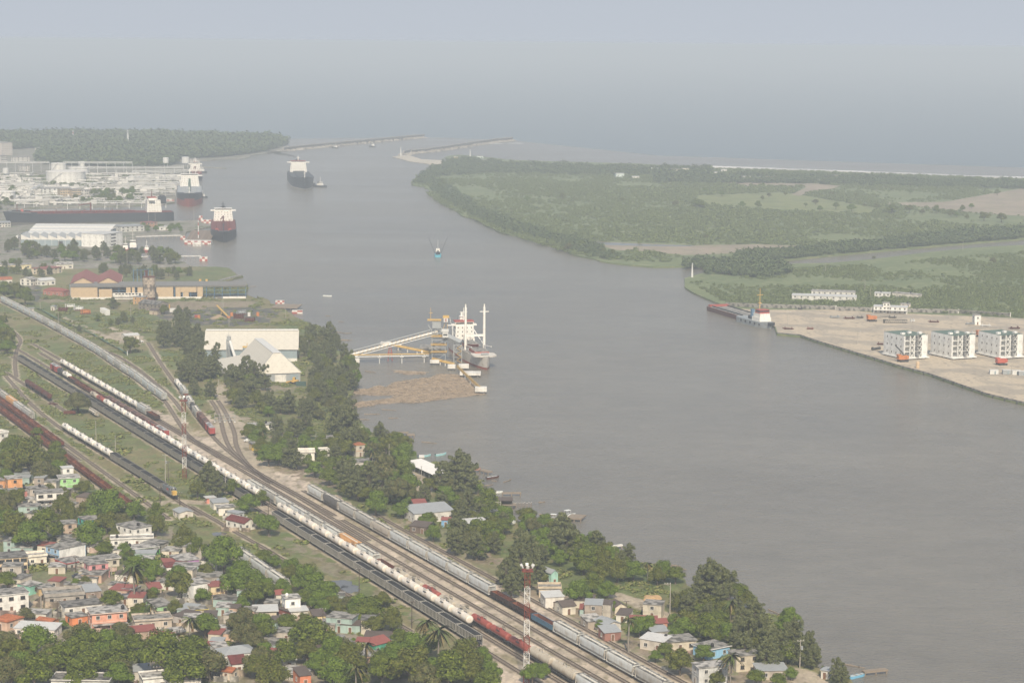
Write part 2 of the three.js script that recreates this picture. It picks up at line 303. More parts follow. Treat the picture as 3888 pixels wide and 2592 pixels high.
// further land: tiling maps with uv in metres
const grassTile = (s, A, B, C, per) => tex(512, (u, v) => { const a = fbm(u * 5, v * 5, 5, s, 5), b = fbm(u * 24, v * 24, 24, s + 9, 3); let c = mixc(A, B, sstep(0.40, 0.62, a)); c = mixc(c, C, sstep(0.58, 0.8, b)); const g = 0.8 + 0.4 * b; return c.map((q) => enc(q * g)); });
const portTile = grassTile(301, [0.20, 0.185, 0.155], [0.11, 0.125, 0.065], [0.29, 0.27, 0.235]);
const scrubTile = grassTile(302, [0.128, 0.160, 0.060], [0.105, 0.138, 0.050], [0.172, 0.182, 0.085]);
const yardTile = grassTile(303, [0.46, 0.385, 0.285], [0.33, 0.285, 0.225], [0.22, 0.19, 0.15]);
const mudTile = grassTile(304, [0.30, 0.245, 0.185], [0.24, 0.20, 0.15], [0.16, 0.17, 0.085]);
const sandTile = grassTile(305, [0.46, 0.41, 0.33], [0.40, 0.36, 0.29], [0.5, 0.46, 0.38]);
const tiled = (t) => new THREE.MeshStandardMaterial({ map: t, roughness: 0.95 });
const uvTile = (m) => (x, z) => [x / m, z / m];
reseed(78);
const shoreFar = [...L2('2', 2170, 112, 2110, 92, 2040, 40), ...L2('1', 1680, 1310, 1640, 1275, 1180, 1262, 760, 1215, 500, 1200, 480, 1160, 900, 1180, 1100, 1195, 1100, 1100, 1210, 1090, 1210, 1040, 1650, 1040, 1660, 1010, 1880, 960, 1760, 905, 1310, 925, 300, 945, 60, 960, 40, 870, 60, 800, 1430, 770, 1560, 745, 1575, 650, 1600, 600, 1650, 520, 1700, 450, 1760, 430, 2020, 440, 1800, 425, 1600, 405, 1520, 375), ...L2('F', 300, 312, 560, 310, 690, 298, 800, 302, 870, 290, 880, 275, 960, 262, 1120, 243, 1200, 235)].map((a) => GZ(...a));
const portLand = [...shoreFar, G(1100, 563), G(1090, 545), G(700, 532), G(0, 524), G(-900, 518), G(-1200, 1060), G(820, 1020)];
structure('port_ground', slab(portLand, LAND - 0.05, -2.5, uvTile(60)), tiled(portTile));
reseed(79);
const northShore = ragged([...L2('D', 380, 185, 390, 215, 380, 240, 300, 262, 235, 292, 150, 345, 120, 392, 230, 408, 290, 475, 400, 545, 480, 608, 600, 658, 760, 738, 930, 778, 1180, 852, 1310, 908, 1480, 943, 1640, 978)].map((a) => GZ(...a)), 4, 22);
const northBank = [...northShore, ...L2('P', 2480, 1012, 2600, 1010, 2720, 1008), ...L2('E', 400, 838, 530, 826, 700, 797, 900, 777, 1200, 747, 1500, 722, 1900, 687, 2352, 652)].map((a) => a.isVector3 ? a : GZ(...a));
const coast = L2('E', 3200, 262, 2352, 236, 2000, 226, 1700, 215, 1200, 194, 700, 176, 220, 160).map((a) => GZ(...a)).concat(L2('D', 1800, 236, 1300, 224, 850, 208, 640, 184, 480, 170, 400, 178).map((a) => GZ(...a)));
structure('marsh_ground', slab([...northBank, G(4700, 860), ...coast], LAND, -2.5, uvTile(170)), tiled(scrubTile));
const quay = L2('C', 0, 192, 0, 255, 60, 292, 150, 332, 240, 367, 285, 398, 205, 398, 490, 478, 625, 525, 640, 578, 800, 592, 900, 627, 1350, 762, 1480, 802, 1700, 862, 1900, 932, 2100, 1002, 2352, 1062, 2700, 1180).map((a) => GZ(...a));
const creekSouth = L2('E', 2900, 660, 2352, 692, 2000, 712, 1700, 742, 1300, 792, 1000, 817, 760, 822, 660, 832, 480, 846, 250, 852).map((a) => GZ(...a));
structure('point_ground', slab([...quay, G(4500, 1500), ...creekSouth], LAND, -2.5, uvTile(130)), tiled(scrubTile));
const sheet = (name, s, l, tile, m, y) => structure(name, slab(polyW(s, l).map(([x, z]) => V3(x, 0, z)), y, y - 0.02, uvTile(m)), tiled(tile));
sheet('yard_ground', 'C', [300, 400, 520, 412, 1050, 412, 1300, 430, 1900, 452, 2500, 480, 2800, 500, 2800, 1180, 2352, 1056, 2100, 996, 1900, 926, 1700, 856, 1480, 796, 1350, 756, 900, 621, 800, 586, 645, 572, 632, 530, 490, 474], yardTile, 70, LAND + 0.03);
sheet('mud_flat', 'D', [1480, 815, 1600, 822, 2200, 845, 2700, 838, 3050, 850, 2900, 880, 2500, 905, 2150, 918, 1900, 890, 1650, 880, 1540, 850], mudTile, 90, LAND + 0.03);
sheet('mud_flat', 'E', [200, 258, 900, 268, 1100, 285, 800, 352, 740, 345, 850, 290, 400, 285], mudTile, 160, LAND + 0.03);
sheet('mud_flat', 'E', [1350, 400, 1800, 395, 2352, 300, 2700, 310, 2700, 480, 2352, 492, 2000, 470, 1700, 440], mudTile, 160, LAND + 0.03);
sheet('dry_meadow', 'E', [100, 350, 700, 330, 1350, 440, 1300, 480, 700, 460, 500, 450, 80, 400], grassTile(306, [0.16, 0.185, 0.06], [0.12, 0.15, 0.05], [0.19, 0.19, 0.09]), 140, LAND + 0.02);
const beach = L2('E', 3200, 268, 2352, 243, 2000, 233, 1700, 222, 1200, 201, 700, 182, 220, 166, 220, 158, 700, 174, 1200, 192, 1700, 213, 2000, 224, 2352, 234, 3200, 260).map((a) => GZ(...a, 0.3));
structure('beach', slab(beach, 0.9, -1, uvTile(50)), tiled(sandTile));
structure('spit_beach', slab(L2('D', -20, 186, 60, 172, 120, 180, 200, 205, 390, 212, 385, 240, 250, 238, 100, 218, 20, 196).map((a) => GZ(...a, 1)), 1.0, -2, uvTile(50)), tiled(sandTile));
structure('creek_pond', slab(polyW('D', [1480, 818, 1600, 824, 1900, 838, 2250, 846, 2200, 852, 1850, 850, 1560, 842]).map(([x, z]) => V3(x, 0, z)), LAND + 0.06, LAND + 0.04, uvTile(50)), new THREE.MeshStandardMaterial({ color: lin(0.10, 0.10, 0.10), roughness: 0.2 }));

// water: muddy river, the same sheet out to sea
const waveTex = tex(1024, (u, v) => 0.6 * fbm(u * 24, v * 40, 2048, 401, 4) + 0.4 * fbm(u * 90, v * 150, 8192, 409, 2), false);
const riverCol = tex(1024, (u, v) => { const w = fbm(u * 4, v * 4, 4, 431, 3), a = fbm(u * 6 + w * 1.5, v * 9 + w, 6, 421, 5), b = fbm(u * 64, v * 112, 2000, 425, 3), s = fbm(u * 3 + v * 9 + w * 2, v * 3 - u, 9, 437, 4); const g = 0.66 + 0.40 * a + 0.26 * (b - 0.5) + 0.26 * s; return [0.152 * g, 0.137 * g, 0.108 * g].map(enc); });
{
  const g = fix(new THREE.PlaneGeometry(90000, 70000).rotateX(-Math.PI / 2).translate(0, 0, -34000)), a = g.attributes.position, uv = g.attributes.uv;
  for (let i = 0; i < a.count; i++) uv.setXY(i, a.getX(i) / 760, a.getZ(i) / 760);
  const wt = waveTex.clone(); wt.repeat.set(11, 11); wt.needsUpdate = true;
  structure('river_water', g, new THREE.MeshStandardMaterial({ map: riverCol, roughness: 0.26, roughnessMap: tex(512, (u, v) => { const a = fbm(u * 5, v * 8, 5, 441, 5); return 0.55 + 0.8 * a; }, false), bumpMap: wt, bumpScale: 0.7 }));
  // the open sea is bluer than the silty river
  const sea = [G(-3000, 512, 0), G(300, 512, 0), G(1000, 528, 0), G(1600, 520, 0), G(1940, 532, 0), G(2500, 590, 0), G(4300, 650, 0), V3(9000, 0, -4600), V3(40000, 0, -30000), V3(40000, 0, -66000), V3(-40000, 0, -66000), V3(-40000, 0, -9000)];
  structure('sea_water', slab(sea, 0.02, -0.5, uvTile(760)), new THREE.MeshStandardMaterial({ color: lin(0.085, 0.125, 0.150), roughness: 0.28, bumpMap: wt, bumpScale: 0.7 }));
}

// ---------------------------------------------------------------- railway tracks: rails and sleepers
const railMat = mat(lin(0.10, 0.075, 0.06), 'rust', 0.6, 0.5), sleeperMat = mat(lin(0.20, 0.17, 0.145), 'grain', 0.95);
const sleeperGeo = metres(box(0.26, 0.14, 2.55), 6);
const RAILTOP = LAND + 0.30;
reseed(90);
for (const k in TR) {
  const pts = TR[k], o = new THREE.Group(); o.name = numbered('railway_track'); o.userData = { kind: 'structure' }; scene.add(o);
  const rail = { '-1': [], 1: [] };
  const ms = [];
  for (let i = 1; i < pts.length; i++) {
    const a = pts[i - 1], b = pts[i], L = a.distanceTo(b), n = Math.max(1, Math.round(L / (k === 'coal' || L > 50 ? 0.68 : 0.68))), ang = angleOf(a, b), nx = Math.sin(ang), nz = Math.cos(ang);
    for (const s of [-1, 1]) rail[s].push(bar(V3(a.x + nx * s * 0.75, LAND + 0.215, a.z + nz * s * 0.75), V3(b.x + nx * s * 0.75, LAND + 0.215, b.z + nz * s * 0.75), 0.13, 0.17));
    for (let j = 0; j < n; j++) { const p = a.clone().lerp(b, (j + 0.5) / n); if (rnd() < 0.06) continue; ms.push(new THREE.Matrix4().compose(V3(p.x, LAND + 0.06, p.z), new THREE.Quaternion().setFromAxisAngle(V3(0, 1, 0), ang + rr(-0.02, 0.02)), V3(1, 1, 1))); }
  }
  for (const s of [-1, 1]) part(o, 'rail', rail[s], railMat);
  const im = new THREE.InstancedMesh(sleeperGeo, sleeperMat, ms.length); ms.forEach((m, i) => im.setMatrixAt(i, m)); im.name = 'sleepers'; im.userData = { kind: 'stuff' }; im.castShadow = im.receiveShadow = true; o.add(im);
}
// ---------------------------------------------------------------- rolling stock: local x runs along the car, y = 0 is the rail top
const M = {
  black: mat(lin(0.030, 0.030, 0.032), 'grain', 0.8), dark: mat(lin(0.055, 0.052, 0.050), 'grain', 0.8), steel: mat(lin(0.30, 0.30, 0.30), 'grain', 0.6, 0.4), white: mat(lin(0.74, 0.73, 0.70), 'wall', 0.7),
  coal: mat(lin(0.022, 0.022, 0.024), 'coal', 0.9), coalside: mat(lin(0.062, 0.060, 0.058), 'wall', 0.75), coalrib: mat(lin(0.42, 0.40, 0.36), 'grain', 0.75), coalsideB: mat(lin(0.135, 0.130, 0.118), 'wall', 0.75), coalribB: mat(lin(0.22, 0.21, 0.185), 'grain', 0.75),
  hopW: mat(lin(0.52, 0.55, 0.56), 'dirtpaint', 0.6), hopW2: mat(lin(0.58, 0.60, 0.59), 'dirtpaint', 0.6), hopG: mat(lin(0.40, 0.40, 0.38), 'dirtpaint', 0.65), hopD: mat(lin(0.13, 0.125, 0.12), 'dirtpaint', 0.7), hopO: mat(lin(0.60, 0.33, 0.13), 'dirtpaint', 0.7), hopR: mat(lin(0.46, 0.42, 0.36), 'dirtpaint', 0.8),
  roofW: mat(lin(0.42, 0.40, 0.37), 'stain', 0.75), hatch: mat(lin(0.72, 0.68, 0.60), 'grain', 0.7),
  tankW: mat(lin(0.70, 0.66, 0.60), 'dirtpaint', 0.55), tankWh: mat(lin(0.78, 0.76, 0.72), 'dirtpaint', 0.5), tankG: mat(lin(0.44, 0.40, 0.33), 'dirtpaint', 0.65), tankR: mat(lin(0.30, 0.065, 0.045), 'dirtpaint', 0.6), tankRust: mat(lin(0.17, 0.085, 0.07), 'rust', 0.85), tankK: mat(lin(0.07, 0.07, 0.072), 'grain', 0.7),
  band: mat(lin(0.82, 0.74, 0.60), 'grain', 0.6),
  boxB: mat(lin(0.20, 0.085, 0.06), 'rust', 0.8), boxR: mat(lin(0.33, 0.055, 0.05), 'dirtpaint', 0.75), boxroof: mat(lin(0.24, 0.13, 0.10), 'stain', 0.8), roofGal: mat(lin(0.55, 0.56, 0.56), 'stain', 0.6), doorD: mat(lin(0.10, 0.05, 0.04), 'rust', 0.85),
  gonRust: mat(lin(0.23, 0.115, 0.075), 'rust', 0.9), gonIn: mat(lin(0.34, 0.20, 0.135), 'rust', 0.95), gonK: mat(lin(0.060, 0.048, 0.042), 'rust', 0.8), gonB: mat(lin(0.055, 0.135, 0.22), 'dirtpaint', 0.7),
  locoG: mat(lin(0.16, 0.18, 0.20), 'dirtpaint', 0.6), locoY: mat(lin(0.55, 0.36, 0.08), 'dirtpaint', 0.6), locoR: mat(lin(0.42, 0.06, 0.05), 'dirtpaint', 0.6), glass: mat(lin(0.02, 0.025, 0.03), null, 0.15),
  rustDk: mat(lin(0.16, 0.07, 0.045), 'rust', 0.9),
};
const truckParts = (x) => {                // side frames, bolster and four wheels of one bogie
  const g = [];
  for (const z of [-1, 1]) { g.push(box(2.5, 0.34, 0.18, x, 0.55, z * 1.0), box(0.5, 0.55, 0.22, x, 0.45, z * 1.0)); for (const d of [-0.88, 0.88]) g.push(cyl(0.44, 0.44, 0.14, x + d, 0.44, z * 0.74, 14, 'z')); }
  g.push(box(0.5, 0.3, 2.0, x, 0.62, 0));
  return g;
};
const undercar = (o, L, frame = M.black) => { for (const s of [-1, 1]) part(o, 'bogie', truckParts(s * (L / 2 - 2.0)), M.black); for (const s of [-1, 1]) part(o, 'coupler', box(0.9, 0.22, 0.28, s * (L / 2 + 0.35), 0.95, 0), M.black); };
const fine = (m) => { m.userData.kind = 'stuff'; return m; };      // pieces too thin to pick apart in the photograph
const proto = {};
const base0 = (name) => { const o = new THREE.Group(); o.name = name; o.userData = { category: 'rail car' }; return o; };
const railsOnEnd = (L, H, w, y0) => { const g = []; for (const s of [-1, 1]) for (const z of [-w / 2 + 0.08, w / 2 - 0.08]) { g.push(box(0.07, H - y0, 0.07, s * (L / 2 - 0.06), (H + y0) / 2, z)); } for (const s of [-1, 1]) for (let k = 0; k < 7; k++) g.push(box(0.05, 0.05, 0.45, s * (L / 2 + 0.02), y0 + 0.3 + k * (H - y0 - 0.4) / 7, -w / 2 + 0.3)); return g; };
function coalHopper(light) {
  const o = base0('coal_hopper_car'), L = 15.2, W = 3.05, H = 3.85, s = light ? M.coalsideB : M.coalside, r = light ? M.coalribB : M.coalrib;
  const shell = [];
  for (const z of [-1, 1]) shell.push(box(L, H - 1.15, 0.09, 0, (H + 1.15) / 2, z * (W / 2 - 0.12)));
  for (const x of [-1, 1]) shell.push(box(0.09, 1.5, W - 0.24, x * (L / 2 - 0.15), H - 0.75, 0), box(3.4, 0.09, W - 0.3, x * (L / 2 - 1.7), 1.95, 0, 0, 0, x * 0.62));
  for (const x of [-3, 0, 3]) shell.push(box(2.2, 0.7, 2.2, x, 1.0, 0));
  part(o, 'body', shell, s);
  const ribs = [];
  for (let k = 0; k <= 12; k++) for (const z of [-1, 1]) ribs.push(box(k % 12 ? 0.16 : 0.22, H - 1.2, 0.14, -L / 2 + 0.1 + k * (L - 0.2) / 12, (H + 1.15) / 2, z * (W / 2 - 0.03)));
  for (const z of [-1, 1]) ribs.push(box(L, 0.17, 0.20, 0, H, z * (W / 2 - 0.06)), box(L, 0.24, 0.18, 0, 1.18, z * (W / 2 - 0.06)));
  for (const x of [-1, 1]) { ribs.push(box(0.2, 0.17, W, x * (L / 2 - 0.1), H + 0.01, 0)); for (let k = -1; k <= 1; k++) ribs.push(box(0.12, 1.6, 0.12, x * (L / 2 - 0.04), H - 0.8, k * 0.75)); }
  fine(part(o, 'rib_frame', ribs, r));
  const g = fix(new THREE.PlaneGeometry(L - 0.3, W - 0.34, 14, 4).rotateX(-Math.PI / 2)), p = g.attributes.position;
  for (let i = 0; i < p.count; i++) { const x = p.getX(i), z = p.getZ(i); p.setY(i, H - 0.22 + 0.42 * (1 - Math.pow(Math.abs(z) / 1.5, 2)) + 0.25 * (vn(x * 0.7 + 30, z * 0.9 + 30, 999, 5) - 0.5)); }
  g.computeVertexNormals(); part(o, 'coal_load', g, M.coal);
  fine(part(o, 'end_ladder', railsOnEnd(L, H - 0.1, W, 1.0), r));
  undercar(o, L); return o;
}
function hopperProfile(W, H, y0) { const p = [], h = W / 2; p.push([-h * 0.62, y0 + 0.02], [-h, y0 + 1.1], [-h * 1.0, H * 0.52], [-h * 0.985, H * 0.78], [-h * 0.90, H - 0.33], [-h * 0.66, H - 0.08], [0, H], [h * 0.66, H - 0.08], [h * 0.90, H - 0.33], [h * 0.985, H * 0.78], [h, H * 0.52], [h, y0 + 1.1], [h * 0.62, y0 + 0.02]); return p; }
function coveredHopper(c, roof = M.roofW, near = true) {
  const o = base0('covered_hopper_car'), L = 18.6, W = 3.15, H = 4.55;
  const g = prism(hopperProfile(W, H, 0.95), L - 2.6), pos = g.attributes.position;
  for (let i = 0; i < pos.count; i++) { const x = pos.getX(i), y = pos.getY(i); if (Math.abs(x) > L / 2 - 1.5) pos.setX(i, Math.sign(x) * (L / 2 - 0.35 - 1.7 * Math.max(0, 1 - (y - 0.95) / 2.2))); }
  g.computeVertexNormals(); part(o, 'body', g, c);
  part(o, 'side_sill', [box(L, 0.30, 0.12, 0, 1.12, W / 2 - 0.03), box(L, 0.30, 0.12, 0, 1.12, -W / 2 + 0.03)], c);
  const posts = []; for (const s of [-1, 1]) { for (const z of [-1, 1]) posts.push(box(0.26, 3.1, 0.16, s * (L / 2 - 0.3), 2.6, z * (W / 2 - 0.1)), bar(V3(s * (L / 2 - 0.4), 1.2, z * 0.5), V3(s * (L / 2 - 1.9), 3.0, z * 0.9), 0.12)); posts.push(box(0.18, 0.22, W, s * (L / 2 - 0.3), 1.1, 0), box(0.22, 0.16, W, s * (L / 2 - 0.28), 4.05, 0)); }
  part(o, 'end_frame', posts, M.hatchFrame || (M.hatchFrame = mat(lin(0.60, 0.58, 0.53), 'dirtpaint', 0.7)));
  part(o, 'roof_walk', [box(L - 0.6, 0.07, 0.55, 0, H + 0.16, 0.95), box(L - 0.6, 0.07, 0.55, 0, H + 0.16, -0.95), box(0.6, 0.07, W, L / 2 - 0.4, H + 0.12, 0), box(0.6, 0.07, W, -L / 2 + 0.4, H + 0.12, 0)], roof);
  const hh = []; for (let k = 0; k < 10; k++) hh.push(box(1.05, 0.2, 0.62, -L / 2 + 1.9 + k * (L - 3.8) / 9, H + 0.10, 0));
  if (near) for (const q of hh) part(o, 'roof_hatch', q, M.hatch); else fine(part(o, 'roof_hatches', hh, M.hatch));
  const bays = []; for (const x of [-5, -1.7, 1.7, 5]) { const b = fix(new THREE.CylinderGeometry(1.9, 0.5, 0.9, 4).rotateY(Math.PI / 4)); bays.push(b.scale(0.8, 1, 0.7).translate(x, 0.75, 0)); }
  part(o, 'discharge_bay', bays, M.dark);
  fine(part(o, 'end_ladder', railsOnEnd(L, 4.3, W, 1.0), M.hatchFrame));
  undercar(o, L); return o;
}
function tankCar(c, { L = 14.6, R = 1.45, dome = true, band = false, hand = true } = {}) {
  const o = base0('tank_car'), cy = 1.12 + R, h = L / 2 - 0.7;
  const prof = [[0, -h - 0.42], [R * 0.45, -h - 0.36], [R * 0.78, -h - 0.2], [R * 0.96, -h + 0.05], [R, -h + 0.3], [R, h - 0.3], [R * 0.96, h - 0.05], [R * 0.78, h + 0.2], [R * 0.45, h + 0.36], [0, h + 0.42]];
  part(o, 'tank', lathe(prof, 22, 'x').translate(0, cy, 0), c);
  if (band) { const b = []; for (const s of [-1, 1]) b.push(lathe([[R * 1.0 + 0.012, s * (h - 0.75) - 0.5], [R + 0.012, s * (h - 0.75) + 0.5]], 22, 'x').translate(0, cy, 0)); part(o, 'end_band', b, M.band); }
  part(o, 'underframe', [box(L, 0.3, 0.5, 0, 1.0, 0), box(0.5, 0.5, 2.4, h - 1.6, 1.15, 0), box(0.5, 0.5, 2.4, -h + 1.6, 1.15, 0), box(1.0, 0.12, 2.9, L / 2 - 0.3, 1.15, 0), box(1.0, 0.12, 2.9, -L / 2 + 0.3, 1.15, 0)], M.black);
  if (dome) {
    part(o, 'manway', [cyl(0.55, 0.5, 0.55, 0, cy + R + 0.15, 0, 14), cyl(0.22, 0.22, 0.45, 0.85, cy + R + 0.15, 0.1, 8), box(0.3, 0.45, 0.3, -0.8, cy + R + 0.12, -0.2)], c);
    const r = []; for (const z of [-1.15, 1.15]) { r.push(box(2.4, 0.07, 0.07, 0, cy + R + 0.75, z)); for (const x of [-1.15, 0, 1.15]) r.push(box(0.07, 1.25, 0.07, x, cy + R + 0.15, z)); r.push(box(2.4, 0.07, 0.5, 0, cy + R - 0.38, z)); } for (const x of [-1.15, 1.15]) r.push(box(0.07, 0.07, 2.3, x, cy + R + 0.75, 0));
    part(o, 'platform_railing', r, M.black);
  }
  if (hand) part(o, 'handrail', [bar(V3(-L / 2 + 0.3, cy - 0.35, R + 0.2), V3(L / 2 - 0.3, cy - 0.35, R + 0.2), 0.06), bar(V3(-L / 2 + 0.3, cy - 0.35, -R - 0.2), V3(L / 2 - 0.3, cy - 0.35, -R - 0.2), 0.06)], M.steel);
  undercar(o, L); return o;
}
function boxCar(c, roof) {
  const o = base0('boxcar'), L = 15.6, W = 3.0, H = 4.35;
  part(o, 'body', [box(L - 0.3, H - 1.0, W - 0.14, 0, (H + 1.0) / 2 - 0.05, 0)], c);
  const pan = []; for (let k = 0; k < 10; k++) for (const z of [-1, 1]) { const x = -L / 2 + 0.4 + k * (L - 0.8) / 9; if (Math.abs(x) > 1.9) pan.push(box(0.12, H - 1.1, 0.1, x, (H + 1) / 2 - 0.05, z * (W / 2 - 0.05))); }
  for (const s of [-1, 1]) for (let k = 0; k < 6; k++) pan.push(box(0.14, 0.22, W - 0.2, s * (L / 2 - 0.14), 1.3 + k * 0.5, 0));
  fine(part(o, 'rib_frame', pan, c));
  for (const z of [-1, 1]) part(o, 'door', box(3.0, H - 1.25, 0.12, 0, (H + 1) / 2 - 0.1, z * (W / 2 - 0.02)), M.doorD);
  const r = prism([[-W / 2, H - 0.08], [0, H + 0.16], [W / 2, H - 0.08], [W / 2, H - 0.18], [-W / 2, H - 0.18]], L - 0.1); part(o, 'roof', r, roof);
  fine(part(o, 'end_ladder', railsOnEnd(L, H - 0.3, W, 0.9), c));
  undercar(o, L); return o;
}
function gondola(c, inside, { L = 16.2, H = 2.7, ribs = true, letters = null } = {}) {
  const o = base0('gondola_car'), W = 3.0;
  const s = [box(L, 0.2, W, 0, 1.1, 0)]; for (const z of [-1, 1]) s.push(box(L, H - 1.1, 0.1, 0, (H + 1.1) / 2, z * (W / 2 - 0.1)), box(L, 0.16, 0.22, 0, H, z * (W / 2 - 0.08))); for (const x of [-1, 1]) s.push(box(0.12, H - 1.1, W - 0.2, x * (L / 2 - 0.08), (H + 1.1) / 2, 0), box(0.2, 0.16, W - 0.1, x * (L / 2 - 0.08), H + 0.005, 0));
  part(o, 'body', s, c);
  const i = [box(L - 0.3, 0.06, W - 0.4, 0, 1.24, 0)]; for (const z of [-1, 1]) i.push(box(L - 0.3, H - 1.35, 0.04, 0, (H + 1.2) / 2, z * (W / 2 - 0.18))); for (const x of [-1, 1]) i.push(box(0.04, H - 1.35, W - 0.42, x * (L / 2 - 0.18), (H + 1.2) / 2, 0));
  part(o, 'interior', i, inside);
  const r = []; for (let k = 0; k <= 11; k++) for (const z of [-1, 1]) r.push(box(0.16, H - 1.15, 0.14, -L / 2 + 0.15 + k * (L - 0.3) / 11, (H + 1.1) / 2, z * (W / 2 - 0.01))); fine(part(o, 'rib_frame', r, c));
  undercar(o, L); return o;
}
function roundHopper(c) {
  const o = base0('pressure_hopper_car'), L = 16.4, W = 3.2, H = 4.3, prof = []; for (let k = 0; k <= 18; k++) { const a = -2.3 + 4.6 * k / 18; prof.push([Math.sin(a) * W / 2, 2.75 + Math.cos(a) * 1.6]); }
  const g = prism(prof, L - 1.6), p = g.attributes.position;
  for (let i = 0; i < p.count; i++) { const x = p.getX(i), y = p.getY(i); if (Math.abs(x) > L / 2 - 1) p.setX(i, Math.sign(x) * (L / 2 - 0.5 - 0.9 * Math.max(0, (2.6 - y) / 1.2) - 0.5 * Math.max(0, y - 3.4))); }
  g.computeVertexNormals(); part(o, 'body', g, c);
  part(o, 'discharge_bay', [-3.6, 3.6].map((x) => fix(new THREE.CylinderGeometry(2.9, 0.7, 1.2, 4).rotateY(Math.PI / 4)).scale(0.9, 1, 0.55).translate(x, 1.15, 0)), c);
  part(o, 'manway', [-5, -1.7, 1.7, 5].map((x) => cyl(0.45, 0.45, 0.35, x, 4.45, 0, 12)), c);
  part(o, 'platform_railing', [-0.5, 0.5].flatMap((z) => [box(0.06, 0.9, 0.06, -1, 4.75, z), box(0.06, 0.9, 0.06, 1, 4.75, z), box(2, 0.06, 0.06, 0, 5.2, z)]), M.black);
  part(o, 'underframe', [box(L, 0.25, 2.6, 0, 0.98, 0)], M.dark); undercar(o, L); return o;
}
function locomotive() {
  const o = base0('diesel_locomotive'); const L = 17.5; o.userData.category = 'locomotive';
  part(o, 'frame', [box(L, 0.45, 2.9, 0, 1.35, 0), box(3.5, 0.7, 2.4, 0, 0.75, 0)], M.black);
  part(o, 'long_hood', [box(10.6, 2.5, 1.9, -2.4, 2.8, 0), box(9.2, 0.3, 1.3, -2.4, 4.15, 0)], M.locoG);
  part(o, 'radiator_fan', [cyl(0.6, 0.6, 0.25, -6, 4.35, 0, 14), cyl(0.6, 0.6, 0.25, -4.4, 4.35, 0, 14), box(0.8, 0.5, 0.7, -0.8, 4.4, 0)], M.dark);
  const cab = part(o, 'cab', [box(2.4, 3.0, 2.9, 4.2, 3.05, 0), prism([[-1.45, 4.55], [-0.9, 4.75], [0.9, 4.75], [1.45, 4.55]], 2.6, 4.2)], M.locoG);
  part(cab, 'window', [box(0.05, 0.7, 0.75, 5.42, 3.9, 0.85), box(0.05, 0.7, 0.75, 5.42, 3.9, -0.85), box(0.8, 0.7, 0.05, 4.2, 3.9, 1.47), box(0.8, 0.7, 0.05, 4.2, 3.9, -1.47)], M.glass);
  part(o, 'nose', [rbox(2.2, 1.9, 2.0, 0.15, 6.5, 2.5, 0)], M.locoY);
  part(o, 'stripe', [box(2.6, 0.9, 0.05, -0.4, 3.0, 0.975), box(2.6, 0.9, 0.05, -0.4, 3.0, -0.975)], M.locoR);
  const r = []; for (const z of [-1.4, 1.4]) { r.push(bar(V3(-8.4, 2.6, z), V3(2.6, 2.6, z), 0.06)); for (let k = 0; k < 8; k++) r.push(bar(V3(-8.2 + k * 1.5, 1.5, z), V3(-8.2 + k * 1.5, 2.6, z), 0.06)); } part(o, 'handrail', r, M.steel);
  part(o, 'headlight', [box(0.12, 0.35, 0.5, 5.46, 4.6, 0), box(0.1, 0.2, 0.2, 7.68, 1.9, 0.6), box(0.1, 0.2, 0.2, 7.68, 1.9, -0.6)], M.white);
  undercar(o, L); return o;
}
const P_ = {
  coal: coalHopper(false), coalB: coalHopper(true), hopW: coveredHopper(M.hopW), hopW2: coveredHopper(M.hopW2), hopG: coveredHopper(M.hopG), hopD: coveredHopper(M.hopD), hopO: coveredHopper(M.hopO, M.hopO), hopR: coveredHopper(M.hopR), lhopW: coveredHopper(M.hopW, M.roofW, false), lhopW2: coveredHopper(M.hopW2, M.roofW, false), lhopG: coveredHopper(M.hopG, M.roofW, false),
  tankW: tankCar(M.tankW, { band: true }), tankWh: tankCar(M.tankWh, { band: true, L: 13.8 }), tankG: tankCar(M.tankG, { L: 13.2, R: 1.3 }), tankR: tankCar(M.tankR, { L: 14.6, R: 1.32 }), tankRust: tankCar(M.tankRust, { L: 13.8, R: 1.5, hand: false, dome: false }), tankK: tankCar(M.tankK, { L: 13 }),
  boxB: boxCar(M.boxB, M.boxroof), boxR: boxCar(M.boxR, M.boxroof), boxRW: boxCar(M.boxR, M.roofGal), gon: gondola(M.gonRust, M.gonIn), gonK: gondola(M.gonK, M.gonIn), gonB: gondola(M.gonB, M.gonIn), gonLow: gondola(M.gonRust, M.gonRust, { L: 13, H: 2.3 }), round: roundHopper(M.tankG), loco: locomotive(),
};
const LEN = { coal: 16.25, coalB: 16.25, hopW: 19.7, hopW2: 19.7, hopG: 19.7, hopD: 19.7, hopO: 19.7, hopR: 19.7, tankW: 15.7, tankWh: 14.9, tankG: 14.3, tankR: 15.7, tankRust: 14.9, tankK: 14.1, boxB: 16.7, boxR: 16.7, boxRW: 16.7, gon: 17.3, gonK: 17.3, gonB: 17.3, gonLow: 14, round: 17.5, loco: 18.6 };
const KINDW = { coal: 'black coal hopper', coalB: 'dusty grey coal hopper', hopW: 'pale grey covered hopper', hopW2: 'whitish covered hopper', hopG: 'dull grey covered hopper', hopD: 'dark grey covered hopper', hopO: 'orange covered hopper', hopR: 'rust streaked grey hopper', tankW: 'cream tank car', tankWh: 'white tank car', tankG: 'dirty grey tank car', tankR: 'red tank car', tankRust: 'rusty brown tank car', tankK: 'black tank car', boxB: 'brown boxcar', boxR: 'red boxcar', boxRW: 'red boxcar with galvanised roof', gon: 'rusty empty gondola', gonK: 'black gondola', gonB: 'blue gondola', gonLow: 'low dark red gondola', round: 'grey rounded pressure hopper', loco: 'grey diesel locomotive' };
